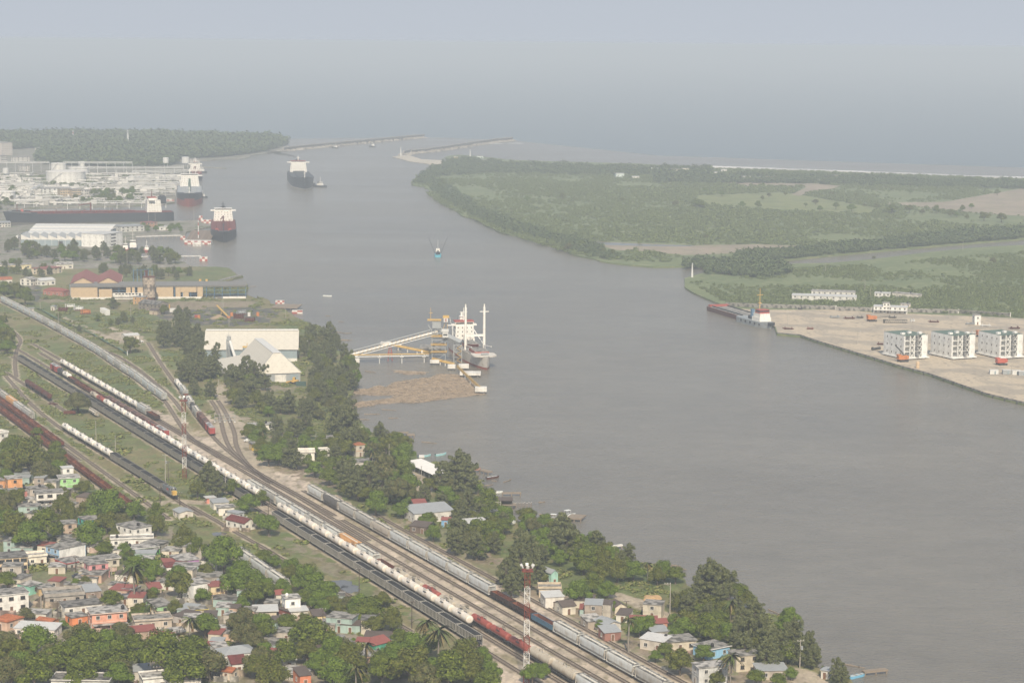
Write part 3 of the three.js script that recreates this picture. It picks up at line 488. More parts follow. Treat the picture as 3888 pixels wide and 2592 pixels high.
// walk along a track and set cars on it; the near end of the first car lies at distance s0
const carList = []; for (const k of ['hopW', 'hopW2', 'hopG']) { LEN['l' + k] = LEN[k]; KINDW['l' + k] = KINDW[k]; }
function train(track, start, list, row, group, towardNear = false) {
  let pts = TR[track]; if (pts[0].z < pts[pts.length - 1].z) pts = pts.slice().reverse();   // near to far
  const cum = [0]; for (let i = 1; i < pts.length; i++) cum.push(cum[i - 1] + pts[i].distanceTo(pts[i - 1]));
  const at = (s) => { let i = 1; while (i < pts.length - 1 && cum[i] < s) i++; const t = (s - cum[i - 1]) / (cum[i] - cum[i - 1]); return pts[i - 1].clone().lerp(pts[i], t); };
  // start: photograph pixel of the near end -> distance along the track
  const q = start.isVector3 ? start : G(...start); let s = 0, best = 1e9; for (let d = 0; d < cum[cum.length - 1]; d += 0.5) { const e = at(d).distanceToSquared(q); if (e < best) { best = e; s = d; } }
  const count = {}, total = {}; for (const k of list) total[KINDW[k]] = (total[KINDW[k]] || 0) + 1;
  const made = [];
  list.forEach((k, i) => {
    const L = LEN[k], a = at(s + 0.15 * L), b = at(s + 0.85 * L), c = at(s + L / 2); s += L;
    if (k === '_') return;
    const w = KINDW[k]; count[w] = (count[w] || 0) + 1;
    const pos = V3(c.x, RAILTOP, c.z), label = (total[w] > 1 ? ordinal(count[w]) + ' ' + w + ' from near end of ' + row : 'only ' + w + ' in ' + row);
    const src = P_[k], o = src.clone(); o.name = numbered(src.name); scene.add(o); o.position.copy(pos); o.rotation.y = angleOf(b, a);
    o.userData = { category: src.userData.category, label, group };
    made.push(o); carList.push([o, k]);
  });
  return { made, end: at(s) };
}
const rep = (k, n) => Array(n).fill(k);
const lenBetween = (a, b) => G(...a).distanceTo(G(...b));
train('coal', [1820, 2458], rep('coal', Math.round(lenBetween([1820, 2458], [1062, 1986]) / LEN.coal)), 'the near black coal train', 'coal hoppers of the near coal train');
train('coal', [938, 1909], rep('coalB', Math.round(lenBetween([938, 1909], [72, 1371]) / LEN.coal)), 'the far long coal train', 'coal hoppers of the far coal train');
train('tank', [1790, vpY(0.6075, 1790)], rep('tankW', Math.round(lenBetween([1790, vpY(0.6075, 1790)], [1068, vpY(0.6075, 1068)]) / LEN.tankW)), 'the cream tank row', 'cream tank cars beside the near coal train');
train('tank', [985, vpY(0.6075, 985)], [...rep('tankWh', Math.round(lenBetween([985, vpY(0.6075, 985)], [392, vpY(0.6075, 392)]) / LEN.tankWh)), 'tankR', 'tankG'], 'the white row beside far coal train', 'white tank cars beside the far coal train');
train('mixed', along(G(2016, vpY(0.6016, 2016)), -2 * LEN.round - 2 * LEN.hopW), ['hopW', 'hopW', 'round', 'round', 'tankR', 'tankR', 'tankR', 'tankG', 'tankG', 'tankR', 'tankG', 'tankG', 'gon', 'hopW2', 'hopO', 'hopW2', 'hopG', 'hopW', 'hopW2'], 'the mixed colour train', 'cars of the mixed train');
train('mixed', [1055, vpY(0.6016, 1055)], ['hopG', 'hopW2'], 'the crossing tree pair', 'two hoppers beside the crossing trees');
train('mixed', [632, vpY(0.6016, 632)], ['boxRW', 'boxR', 'boxB', 'boxB', 'boxB', 'boxB', 'boxB', 'gonLow', 'gonLow', 'gonLow', 'gonLow', 'gonLow', 'gonK', 'tankWh', 'tankK', 'boxRW'], 'the boxcar train', 'cars of the boxcar train');
train('alpha', [598, vpY(0.5833, 598)], ['gonK', 'hopW', ...rep('tankWh', Math.max(4, Math.round(lenBetween([540, vpY(0.5833, 540)], [245, vpY(0.5833, 245)]) / LEN.tankWh)))], 'the row behind the boxcars', 'white tank cars behind the boxcars');
train('hopper', along(G(2112, vpY(0.5640, 2112)), -5 * LEN.hopW), ['hopW', 'hopG', 'hopW2', 'hopW', 'hopW2', 'gonB', 'gonK', 'gonK', 'hopW', 'hopW2', 'hopW', 'hopW2', 'hopW', 'hopR', 'hopG', 'hopG', 'hopD', 'hopW2'], 'the riverside hopper train', 'cars of the riverside hopper train');
train('longwhite', [622, 1524], Array.from({ length: 60 }, (_, i) => ['lhopW', 'lhopW2', 'lhopW', 'lhopG', 'lhopW'][(i * 7 + (i >> 2)) % 5]).slice(0, Math.floor(lenBetween([622, 1524], [0, 1145]) / LEN.hopW * 1.03)), 'the long curved train', 'hoppers of the long curved train');
train('rowA', [232, vpY(0.728, 232)], rep('gon', Math.floor(lenBetween([232, vpY(0.728, 232)], [-30, vpY(0.728, -30)]) / LEN.gon)), 'the open track row', 'rusty gondolas beside the open tracks');
train('rowB', [498, vpY(0.7455, 498)], rep('gon', Math.floor(lenBetween([498, vpY(0.7455, 498)], [-20, vpY(0.7455, -20)]) / LEN.gon)), 'the row beside the houses', 'rusty gondolas beside the houses');
train('old', [120, vpY(0.718, 120)], ['hopG', 'hopW', 'hopO', 'hopG', 'hopW'], 'the cut beside rusty gondolas', 'hoppers beside the rusty gondolas');
train('rusty', [190, vpY(0.66, 190)], rep('tankRust', 4), 'the derelict grass row', 'derelict tank cars');
train('loco', [668, 1899], ['loco', ...rep('coalB', 5), ...rep('tankWh', 6)], 'the locomotive train', 'cars of the locomotive train');
train('boxes', [806, 1657], ['boxRW', 'boxB', 'boxB', 'hopG', 'tankK', 'hopW', 'gonK', 'hopW', 'tankWh', 'tankWh'], 'the row under casuarinas', 'cars standing under the casuarinas');
train('siding', [1090, vpY(0.704, 1090)], ['hopW2', 'hopW', 'hopW2'], 'the town siding', 'hoppers on the town siding');
// lettering on the middle gondola and a tilted derelict hopper
{
  const p = GZ('I', 1440, 1085), o = P_.hopR.clone(); o.name = numbered('covered_hopper_car'); scene.add(o); o.scale.setScalar(0.72); o.position.set(p.x, LAND + 1.25, p.z); o.rotation.set(0, angleOf(V3(0, 0, 0), DIR.clone().multiplyScalar(-1)), 0); o.rotateX(1.05);
  o.userData = { label: 'derelict hopper car lying on its side in the grass', category: 'rail car' };
  const q = GZ('I', 1030, 1075), b = P_.gonLow.clone(); b.name = numbered('gondola_car'); scene.add(b); b.scale.set(0.5, 0.9, 0.9); b.position.set(q.x, LAND - 0.1, q.z); b.rotation.y = 0.2; b.userData = { label: 'short rusty wagon stub half under the lone yard tree', category: 'rail car' };
  const d = thing('scrap_bogie', 'rusty wheel frame scrap lying beyond the derelict tank row', 'scrap', GZ('I', 780, 925), -0.5);
  part(d, 'frame', [box(6, 0.35, 0.3, 0, 0.6, 0.9), box(6, 0.35, 0.3, 0, 0.6, -0.9), box(0.4, 0.4, 2.2, 2, 0.6, 0), box(0.4, 0.4, 2.2, -2, 0.6, 0)], M.rustDk); for (const x of [-1.6, 1.4]) part(d, 'wheelset', [cyl(0.46, 0.46, 0.14, x, 0.46, 0.74, 14, 'z'), cyl(0.46, 0.46, 0.14, x, 0.46, -0.74, 14, 'z'), cyl(0.08, 0.08, 1.6, x, 0.46, 0, 8, 'z')], M.gonRust);
}
// ---------------------------------------------------------------- houses: surveyed by the ends a, b of the eaves of the wall that faces the camera
const paneMat = mat(lin(0.025, 0.028, 0.032), null, 0.2), frameMat = mat(lin(0.62, 0.61, 0.58), 'grain', 0.7), frameDk = mat(lin(0.16, 0.13, 0.11), 'grain', 0.7), doorMat = mat(lin(0.16, 0.085, 0.05), 'wall', 0.7), tankBk = mat(lin(0.02, 0.02, 0.022), 'grain', 0.6), slabMat = mat(lin(0.34, 0.325, 0.30), 'stain', 0.9), slabLt = mat(lin(0.50, 0.48, 0.45), 'stain', 0.9), slabDk = mat(lin(0.22, 0.21, 0.195), 'stain', 0.9), sheetW = mat(lin(0.72, 0.72, 0.70), 'sheet', 0.5), sheetG = mat(lin(0.42, 0.44, 0.45), 'sheet', 0.5), tileR = mat(lin(0.36, 0.10, 0.06), 'tiles', 0.85), maroon = mat(lin(0.20, 0.045, 0.04), 'tiles', 0.85), tileO = mat(lin(0.52, 0.17, 0.07), 'tiles', 0.85), sheetRed = mat(lin(0.33, 0.10, 0.08), 'sheet', 0.7), tinDk = mat(lin(0.13, 0.10, 0.085), 'sheet', 0.8);
const ROOFS = { slab: slabMat, light: slabLt, dark: slabDk, white: sheetW, tin: sheetG, tile: tileR, maroon, orange: tileO, red: sheetRed, brown: tinDk };
const col = (hex) => { const c = new THREE.Color(hex), g = (c.r + c.g + c.b) / 3; return c.lerp(new THREE.Color(g, g, g), 0.16).multiplyScalar(0.9); };
const landmarks = [];                    // [text, px, py] used to say where trees and posts stand
function windowOn(o, w, h, x, y, z, turn, dark) {     // turn 0: faces +z, 1: +x, 2: -z, 3: -x
  const g = [], t = 0.12, put = (q) => q.rotateY(turn * Math.PI / 2).translate(x, y, z);
  g.push(put(box(w + 0.24, 0.12, t, 0, h / 2 + 0.06, 0)), put(box(w + 0.34, 0.14, t + 0.14, 0, -h / 2 - 0.07, 0.05)), put(box(0.12, h, t, -w / 2 - 0.06, 0, 0)), put(box(0.12, h, t, w / 2 + 0.06, 0, 0)), put(box(0.06, h, 0.06, 0, 0, 0)));
  const f = part(o, 'window', g, dark ? frameDk : frameMat);
  part(f, 'pane', put(box(w, h, 0.05, 0, 0, -0.01)), paneMat);
}
function house(s, ax, ay, bx, by, d, h, colour, roof, label, q = {}) {
  const A = GZ(s, ax, ay, LAND + h), B = GZ(s, bx, by, LAND + h), W = A.distanceTo(B), turn = angleOf(A, B);
  const o = thing(q.name || 'house', label, q.cat || 'house', V3(A.x, LAND, A.z), turn, q.group);
  const wm = mat(col(colour), 'wall', 0.9), wl = q.left ? mat(col(q.left), 'wall', 0.9) : wm, wr = q.right ? mat(col(q.right), 'wall', 0.9) : wm, t = 0.22;
  part(o, 'wall', box(W, h, t, W / 2, h / 2, -t / 2), wm); part(o, 'wall', box(W - 0.01, h, t, W / 2, h / 2, -d + t / 2), wm);
  part(o, 'wall', box(t, h - 0.004, d - 2 * t, t / 2, h / 2, -d / 2), wl); part(o, 'wall', box(t, h - 0.004, d - 2 * t, W - t / 2, h / 2, -d / 2), wr);
  const rm = typeof roof === 'string' ? ROOFS[roof] : roof, oh = q.over ?? 0.35, kind = q.kind || 'flat';
  if (kind === 'flat') {
    const r = part(o, 'roof', box(W + 2 * oh, 0.22, d + 2 * oh, W / 2, h + 0.115, -d / 2), rm);
    if (q.parapet) { const p = q.parapet, pm = q.parapetColour ? mat(col(q.parapetColour), 'wall', 0.9) : wm; for (const [w, dd, x, z] of [[W + 2 * oh, 0.18, W / 2, oh - 0.09], [W + 2 * oh, 0.18, W / 2, -d - oh + 0.09], [0.18, d + 2 * oh - 0.37, -oh + 0.09, -d / 2], [0.18, d + 2 * oh - 0.37, W + oh - 0.09, -d / 2]]) part(r, 'parapet', box(w, p, dd, x, h + 0.226 + p / 2, z), pm); }
    else if (q.trim) part(r, 'fascia', [box(W + 2 * oh + 0.04, 0.26, 0.05, W / 2, h + 0.115, oh + 0.03), box(0.05, 0.26, d + 2 * oh, W + oh + 0.03, h + 0.115, -d / 2), box(0.05, 0.26, d + 2 * oh, -oh - 0.03, h + 0.115, -d / 2)], mat(col(q.trim), 'grain', 0.8));
  } else if (kind === 'shed') {
    const a = Math.atan2(q.rise ?? 0.9, d), g = box(W + 2 * oh, 0.10, (d + 2 * oh) / Math.cos(a), W / 2, h + 0.12 + (q.rise ?? 0.9) / 2, -d / 2, 0, a); part(o, 'roof', g, rm);
    const gb = (x) => { const sh = new THREE.Shape([new THREE.Vector2(0, h), new THREE.Vector2(d, h), new THREE.Vector2(d, h + (q.rise ?? 0.9))]); return fix(new THREE.ExtrudeGeometry(sh, { depth: t - 0.02, bevelEnabled: false })).rotateY(Math.PI / 2).translate(x, 0, 0); };
    part(o, 'gable', gb(0.01), wl); part(o, 'gable', gb(W - t + 0.01), wr);
    part(o, 'gable', box(W - 2 * t, (q.rise ?? 0.9), t, W / 2, h + (q.rise ?? 0.9) / 2, -d + t / 2), wm);
  } else {                                // gable: ridge along the wall ('gable') or across it ('gablez'); hip
    const rise = q.rise ?? 1.8, along_ = kind !== 'gablez', span = along_ ? d : W, len = along_ ? W : d, hip = kind === 'hip' ? Math.min(span * 0.5, len * 0.4) : 0;
    const P4 = (u, v, y) => along_ ? V3(u, y, -v) : V3(v, y, -u), oL = -oh, oR = len + oh, f0 = -oh, f1 = span + oh, mid = span / 2, y0 = h + 0.05, y1 = h + rise;
    const face = (...p) => { const pos = []; for (let i = 1; i < p.length - 1; i++) for (const k of [p[0], p[i], p[i + 1]]) pos.push(k.x, k.y, k.z); const g = new THREE.BufferGeometry(); g.setAttribute('position', new THREE.Float32BufferAttribute(pos, 3)); g.computeVertexNormals(); return g; };
    const thick = (...p) => { const up = p.map((k) => V3(k.x, k.y + 0.14, k.z)), l = [face(...up), face(...p.slice().reverse())]; p.forEach((k, i) => { const n = (i + 1) % p.length; l.push(face(k, p[n], up[n], up[i])); }); return l.map(fix); };
    const r0 = P4(oL + hip, mid, y1), r1 = P4(oR - hip, mid, y1);
    part(o, 'roof', thick(P4(oL, f0, y0), P4(oR, f0, y0), r1, r0), rm); part(o, 'roof', thick(P4(oR, f1, y0), P4(oL, f1, y0), r0, r1), rm);
    if (hip) { part(o, 'roof', thick(P4(oR, f0, y0), P4(oR, f1, y0), r1), rm); part(o, 'roof', thick(P4(oL, f1, y0), P4(oL, f0, y0), r0), rm); }
    else for (const [e, w2] of [[0.02, wl], [len - t - 0.02, wr]]) { const sh = [P4(e, 0.02, h), P4(e, span - 0.02, h), P4(e, mid, y1 - 0.1)], sh2 = sh.map((k, i) => [P4(e + t, 0.02, h), P4(e + t, span - 0.02, h), P4(e + t, mid, y1 - 0.1)][i]); part(o, 'gable', [fix(face(...sh)), fix(face(...sh2.slice().reverse())), fix(face(sh[0], sh[2], sh2[2], sh2[0])), fix(face(sh[1], sh2[1], sh2[2], sh[2]))], w2); }
  }
  // openings
  const st = Math.max(1, Math.round(h / 3)), fh = h / st, nf = q.wf ?? Math.max(1, Math.floor(W / 3.6)), ns = q.ws ?? Math.max(1, Math.floor(d / 4)), ww = q.ww ?? 1.15, wh = q.wh ?? 1.15, lim = (i, n, L) => (i + 0.5) * L / n;
  for (let f = 0; f < st; f++) {
    const y = f * fh + Math.min(1.75, fh * 0.56);
    for (let i = 0; i < nf; i++) { if (f === 0 && i === Math.floor(nf / 2) && !q.nodoor) { const w = part(o, 'door', [box(1.0, 2.1, 0.1, lim(i, nf, W), 1.06, 0.02)], doorMat); part(w, 'door_frame', [box(0.12, 2.2, 0.16, lim(i, nf, W) - 0.56, 1.1, 0.03), box(0.12, 2.2, 0.16, lim(i, nf, W) + 0.56, 1.1, 0.03), box(1.24, 0.12, 0.16, lim(i, nf, W), 2.26, 0.03)], frameMat); } else windowOn(o, ww, wh, lim(i, nf, W), y, 0.03, 0, q.darkf); }
    for (let i = 0; i < ns; i++) { windowOn(o, ww * 0.9, wh, W + 0.03, y, -lim(i, ns, d), 1, q.darkf); windowOn(o, ww * 0.9, wh, -0.03, y, -lim(i, ns, d), 3, q.darkf); }
  }
  if (st > 1) part(o, 'floor_band', [box(W + 0.1, 0.16, 0.1, W / 2, fh, 0.04)], mat(col(q.trim || colour), 'grain', 0.85));
  if (q.balcony) { const y = q.by ?? fh; const bal = part(o, 'balcony', [box(W, 0.16, 1.5, W / 2, y - 0.02, 0.84)], slabMat); const rail = [box(W, 0.08, 0.08, W / 2, y + 1.0, 1.5)]; for (let k = 0; k <= Math.floor(W / 0.9); k++) rail.push(box(0.08, 1.0, 0.08, 0.05 + k * (W - 0.1) / Math.floor(W / 0.9), y + 0.5, 1.5)); part(bal, 'railing', rail, mat(col(q.balcony), 'grain', 0.8)); for (const x of [0.1, W - 0.1]) part(o, 'porch_post', box(0.2, y - 0.1, 0.2, x, (y - 0.1) / 2, 1.4), wm); }
  if (q.porch) { const pd = q.porch; part(o, 'porch_roof', box(W, 0.14, pd, W / 2, 2.6, pd / 2 + 0.12), q.porchRoof ? ROOFS[q.porchRoof] : rm); for (let k = 0; k <= 2; k++) part(o, 'porch_post', box(0.18, 2.52, 0.18, 0.15 + k * (W - 0.3) / 2, 1.26, pd - 0.1), wm); }
  const mk = q.mark || label.split(' ').slice(0, 4).join(' ');
  const c = V3(W / 2, h / 2, -d / 2).applyAxisAngle(V3(0, 1, 0), turn).add(o.position); landmarks.push([q.mark, ...toPx(c), c.x, c.z, Math.hypot(W, d) / 2]);
  if (!q.tank && q.mark && kind === 'flat' && W > 7 && h < 8 && rnd() < 0.35) q.tank = [rr(0.2, 0.8), rr(0.3, 0.7)];
  if (q.tank) {
    const [tx, tz] = q.tank, p = V3(tx * W, h + 0.226, -tz * d).applyAxisAngle(V3(0, 1, 0), turn).add(o.position);
    const w = thing('water_tank', (q.tankWhite ? 'white' : 'black') + ' round water tank on the roof of the ' + (q.mark || 'house'), 'water tank', p, 0);
    part(w, 'tank', lathe([[0, 0], [0.6, 0], [0.62, 0.9], [0.5, 1.15], [0.25, 1.3], [0, 1.32]], 14), q.tankWhite ? M.white : tankBk); part(w, 'lid', cyl(0.27, 0.25, 0.1, 0, 1.33, 0, 12), q.tankWhite ? M.white : tankBk);
  }
  return o;
}
const HW = '#e9e6df', HC = '#efdcb8', HG = '#b8b2a8', HT = '#cdb89b';
// town at the lower left
house(4, 1035, 112, 1188, 156, 9, 6, HW, 'slab', 'white two storey house with a stained overhanging roof beside the rails', { mark: 'white two storey house', tank: [0.75, 0.5], ws: 2 });
house(4, 1128, 342, 1408, 312, 7, 3, '#58c845', 'light', 'lime green house with flat white edged roof', { mark: 'lime green house', over: 0.5, trim: '#dfe0d8', darkf: 1, tank: [0.2, 0.6], wf: 3, porch: 2.2, porchRoof: 'light' });
house(4, 985, 252, 1362, 240, 6, 3, HW, 'light', 'long white flat roofed house behind the lime green house', { mark: 'long white house', parapet: 0.5, tank: [0.15, 0.4] });
house(4, 1405, 300, 1503, 264, 8, 3, '#a9a59c', 'slab', 'bare grey concrete house right of the lime green house', { mark: 'bare grey house' });
house(4, 405, 306, 520, 338, 13, 5.2, '#9cc3e2', 'slab', 'tall corner shop, blue front and long white side wall', { mark: 'blue and white shop', right: '#efeeea', ws: 0, cat: 'shop', name: 'corner_shop', balcony: '#7fb2df' });
house(4, -90, 428, 240, 402, 10, 5.6, '#efd6ad', 'dark', 'cream two storey block with a row of wide dark windows', { mark: 'cream window block', ww: 2.2, wh: 1.3, darkf: 1, wf: 5 });
house(4, 242, 412, 412, 396, 6, 3.4, '#f0e6d2', 'light', 'low cream annex with balustrade beside the blue shop', { mark: 'cream annex', parapet: 0.8 });
house(4, 487, 428, 592, 466, 9, 3, '#c8453f', 'slab', 'low shop with bright red front below the blue shop', { mark: 'red fronted shop', right: '#bdb7ac', trim: '#d23a3a', cat: 'shop', name: 'corner_shop' });
house(4, 725, 448, 1062, 414, 7, 3.2, '#c9bfae', 'slab', 'long low house with white roof edge beside the royal palm', { mark: 'long low house', trim: '#eeeae0', darkf: 1, over: 0.6 });
house(4, 790, 478, 962, 458, 6, 5.4, '#d98f92', 'slab', 'pink house with dark red balcony left of the royal palm', { mark: 'pink balcony house', balcony: '#7a2326', darkf: 1 });
house(4, 1514, 392, 1606, 446, 8, 3.4, '#b9a7b0', 'light', 'purple walled house with pale flat roof near the siding', { mark: 'purple house', right: '#bb7fc4', ws: 0 });
house(4, 1482, 500, 1692, 484, 7, 3, HW, 'maroon', 'white house with maroon hipped roof in front of the purple house', { mark: 'maroon roofed house', kind: 'hip', rise: 1.3 });
house(4, 145, 642, 262, 668, 6, 3.4, '#84cbb4', 'light', 'small aqua house with flat roof', { mark: 'aqua house', darkf: 1 });
house(4, -60, 758, 250, 724, 9, 6.6, HW, 'slab', 'large white two storey house at the left edge', { mark: 'large white house', trim: '#efece6', darkf: 1, ww: 1.5 });
house(4, 345, 690, 470, 676, 6, 2.8, '#c9a76a', 'slab', 'ochre hut between aqua house and bare concrete walls', { mark: 'ochre hut', darkf: 1 });
house(4, 400, 768, 745, 742, 9, 3, '#a8a096', 'slab', 'unfinished bare concrete house with rough parapet', { mark: 'bare concrete house', parapet: 1.1, darkf: 1 });
house(4, 575, 855, 905, 820, 8, 3.2, '#dedad2', 'dark', 'white house with dark stained roof behind the salmon house', { mark: 'dark roofed white house' });
house(4, 748, 722, 898, 706, 8, 2.9, '#9c8778', 'tin', 'shed with pale corrugated roof left of the palm', { mark: 'pale tin shed', kind: 'shed', rise: 0.8 });
house(4, 640, 950, 778, 928, 6, 3.1, '#ef8b4a', 'slab', 'orange walled house left of the salmon house', { mark: 'orange walled house', darkf: 1 });
house(4, 818, 918, 1130, 892, 9, 6.2, '#e9a184', 'light', 'salmon two storey house with pale roof', { mark: 'salmon house', over: 0.6, trim: '#f0d2c0', porch: 2.4, porchRoof: 'light', tank: [0.93, 0.4] });
house(4, 320, 968, 455, 990, 4, 2.6, '#c98a5a', 'orange', 'little kiosk with orange tiled roof', { mark: 'orange kiosk', kind: 'gable', rise: 0.8 });
house(4, -60, 965, 58, 990, 8, 3.2, '#d9b49a', 'orange', 'house with orange dome roof cut by the left edge', { mark: 'orange roofed house', kind: 'hip', rise: 1.6 });
house(4, 120, 1040, 480, 1060, 7, 2.8, '#eadfd6', 'white', 'low house with white sheet roof behind the lower left trees', { mark: 'white sheet roof', kind: 'shed', rise: 0.6 });
house(4, 1302, 788, 1400, 852, 6, 3, '#a5d69a', 'slab', 'pale green house in front of the royal palm', { mark: 'pale green house', darkf: 1 });
house(4, 1330, 690, 1440, 682, 7, 2.8, '#b9a892', 'red', 'low tan house with rust red roof edge behind the pale green house', { mark: 'low tan house', kind: 'shed', rise: 0.5 });
house(4, 1726, 655, 1872, 628, 8, 6.8, '#efeeea', 'light', 'tall blank white house beside the cream balcony house', { mark: 'tall blank white house', wf: 0, ws: 1, nodoor: 1 });
house(4, 1880, 672, 2008, 660, 7, 6, '#dcc79a', 'red', 'cream two storey house with a recessed balcony', { mark: 'cream balcony house', balcony: '#8a3b33', darkf: 1 });
house(4, 1760, 590, 1985, 582, 8, 3, '#a79e92', 'slab', 'grey flat roofed house behind the tall blank house', { mark: 'grey flat roofed house' });
house(4, 1712, 884, 1852, 872, 6, 2.7, '#c7b79d', 'slab', 'low tan hut with yellow roof trim', { mark: 'low tan hut', trim: '#d6c23d' });
house(4, 1545, 925, 1665, 948, 7, 3.2, '#b7b0ac', 'brown', 'grey house with a brown sheet roof between the palms', { mark: 'brown sheet house', kind: 'shed', rise: 0.5, darkf: 1 });
house(4, 1200, 985, 1530, 962, 8, 3, '#c4b5a4', 'slab', 'row of low concrete rooms right of the salmon house', { mark: 'concrete rooms', parapet: 0.6 });
house(4, 1180, 1080, 1390, 1060, 6, 2.6, '#b49a86', 'red', 'low shack with rusted roof in front of the salmon house', { mark: 'rusted shack', kind: 'shed', rise: 0.5 });
house(4, 1530, 1075, 1650, 1062, 5, 3, '#ead9a6', 'light', 'pale yellow house with white balcony rail', { mark: 'pale yellow house', balcony: '#eeeeee' });
house(4, 940, 1190, 1072, 1175, 6, 3, '#a9a39a', 'slab', 'grey block shed deep among the lower trees', { mark: 'grey block shed', darkf: 1 });
house(4, 2000, 1290, 2292, 1252, 9, 4.4, HW, 'tin', 'white house with a big grey hipped roof', { mark: 'grey hipped roof house', kind: 'hip', rise: 1.6, wf: 4 });
house(4, 1905, 1215, 2030, 1205, 6, 3.4, '#a8433f', 'light', 'small house with dark red wall behind the grey hipped roof', { mark: 'dark red walled house' });
house(4, 2070, 1365, 2200, 1352, 5, 3.2, '#d9d6cf', 'maroon', 'front wing with maroon lean-to roof', { mark: 'maroon wing', kind: 'shed', rise: 1.4 });
house(4, 1885, 1400, 1985, 1378, 5, 3, '#d8c6b0', 'orange', 'small house with an orange tiled gable at the lower edge', { mark: 'orange gable house', kind: 'gablez', rise: 1.2 });
house(4, 1965, 1425, 2065, 1440, 5, 2.6, '#d8c6b0', 'orange', 'low porch house with stepped orange roofs', { mark: 'stepped orange roofs', kind: 'gable', rise: 1 });
house(4, 450, 1510, 970, 1518, 8, 4, '#d6d3cc', 'dark', 'house with stained roof and white tank at the bottom edge', { mark: 'stained roof house', tank: [0.48, 0.4], tankWhite: 1, parapet: 0.3 });
house(4, 1275, 1500, 1500, 1478, 7, 3.6, HW, 'light', 'white house with notched pale roof at the bottom edge', { mark: 'notched white house', parapet: 0.4 });
house(4, 1500, 1515, 1790, 1505, 8, 3.6, '#cfc8bc', 'slab', 'grey roofed house beside the notched white house', { mark: 'lower grey house' });
house(4, 1195, 1430, 1345, 1418, 6, 3, '#c3bcb0', 'tin', 'small pale roof showing between the lower trees', { mark: 'small pale roof', kind: 'shed', rise: 0.6 });
house(4, 692, 48, 772, 82, 7, 5.8, '#3fbdb4', 'slab', 'turquoise two storey house under dark trees', { mark: 'turquoise house', darkf: 1, balcony: '#2aa59c' });
house(4, 560, 112, 682, 104, 7, 5.4, '#bfa68f', 'slab', 'tan two storey house left of the turquoise house', { mark: 'tan two storey house', darkf: 1 });
house(4, 510, 240, 640, 232, 5, 2.6, '#c2b9a8', 'slab', 'low grey hut in front of the tan two storey house', { mark: 'low grey hut' });
house(4, 770, 295, 905, 290, 6, 3.2, '#cfcac2', 'slab', 'grey flat house behind the white shop wall', { mark: 'grey flat house' });
house(3, 528, 745, 705, 735, 8, 6, '#a4e08c', 'light', 'pale green two storey house with white roof room near the rusty gondolas', { mark: 'pale green two storey house', over: 0.5, trim: '#efeeea' });
house(3, 555, 655, 652, 648, 5, 8.4, HW, 'white', 'white rooftop tower room of the pale green house', { mark: 'white tower room', wf: 1, ws: 1 });
house(3, 65, 752, 195, 742, 8, 5.8, '#e8a35f', 'light', 'orange two storey house near the left edge', { mark: 'orange two storey house', darkf: 1 });
house(3, -40, 768, 40, 760, 6, 4, '#d79a62', 'slab', 'small orange house cut by the left edge', { mark: 'small orange house' });
house(3, 320, 880, 562, 866, 8, 6.2, '#e4e1da', 'slab', 'white two storey house with wide dark windows left of the gondolas', { mark: 'wide windowed white house', ww: 2, darkf: 1, balcony: '#e8e2d4' });
house(3, 262, 840, 415, 825, 6, 6, '#b9ada0', 'slab', 'grey upper house behind the wide windowed house', { mark: 'grey upper house' });
house(3, -20, 868, 320, 850, 7, 4.5, '#c87d72', 'slab', 'long dull red house below the orange house', { mark: 'dull red house', darkf: 1 });
house(3, 395, 1015, 525, 1005, 6, 4, '#b8aa9c', 'slab', 'grey house with dark openings left of the mango trees', { mark: 'grey open house', darkf: 1 });
house(3, 675, 905, 790, 918, 7, 3.4, '#a48f7c', 'brown', 'low house with a brown pyramid roof beside the gondolas', { mark: 'brown pyramid roof', kind: 'hip', rise: 1.4 });
house(3, -30, 350, 68, 335, 6, 5, HW, 'light', 'white house with stepped parapet at the left edge', { mark: 'stepped parapet house', parapet: 0.9 });
house(3, 1600, 1055, 1722, 1042, 8, 3, '#ded4c6', 'tin', 'small lime washed shed beside the level crossing', { mark: 'level crossing shed', kind: 'gablez', rise: 0.9, wf: 1, cat: 'shed', name: 'rail_shed' });
house(3, 1905, 965, 2040, 955, 7, 3, '#d8d2c8', 'tin', 'grey roofed yard office beside the track', { mark: 'grey yard office', kind: 'shed', rise: 0.5, cat: 'shed', name: 'rail_shed' });
house(3, 1845, 918, 1915, 912, 3, 2.6, '#d98872', 'white', 'tiny pink hut with white flat roof at the crossing', { mark: 'tiny pink hut', over: 0.7, cat: 'shed', name: 'rail_shed' });
house(3, 1950, 1005, 2090, 996, 5, 3.6, '#e6dfd2', 'light', 'cream signal cabin with overhanging roof', { mark: 'cream cabin', over: 0.6, cat: 'shed', name: 'rail_shed', wf: 1, nodoor: 1 });
house(3, 2025, 1040, 2122, 1058, 4, 2.8, '#c7cbc8', 'tin', 'grey site trailer beside the cream cabin', { mark: 'grey site trailer', cat: 'shed', name: 'rail_shed' });
house(3, 2178, 1150, 2284, 1128, 12, 3.1, '#e4e0d6', 'maroon', 'white station house with a maroon gabled roof', { mark: 'maroon gable house', kind: 'gablez', rise: 1.7, wf: 2, nodoor: 1, cat: 'shed', name: 'rail_shed' });
house(5, 155, 892, 350, 886, 8, 4, '#d3c4aa', 'white', 'tan house with a bright white roof among the trees', { mark: 'bright white roof', over: 0.8 });
house(5, 428, 782, 565, 772, 6, 7, '#efeeea', 'light', 'white block tower house with twin roof vents', { mark: 'white block tower house', wf: 1, tank: [0.2, 0.4], tankWhite: 1 });
house(5, 480, 892, 628, 882, 6, 3.6, '#d9d2c4', 'white', 'white roofed front of the block tower house', { mark: 'white roofed front', over: 0.6 });
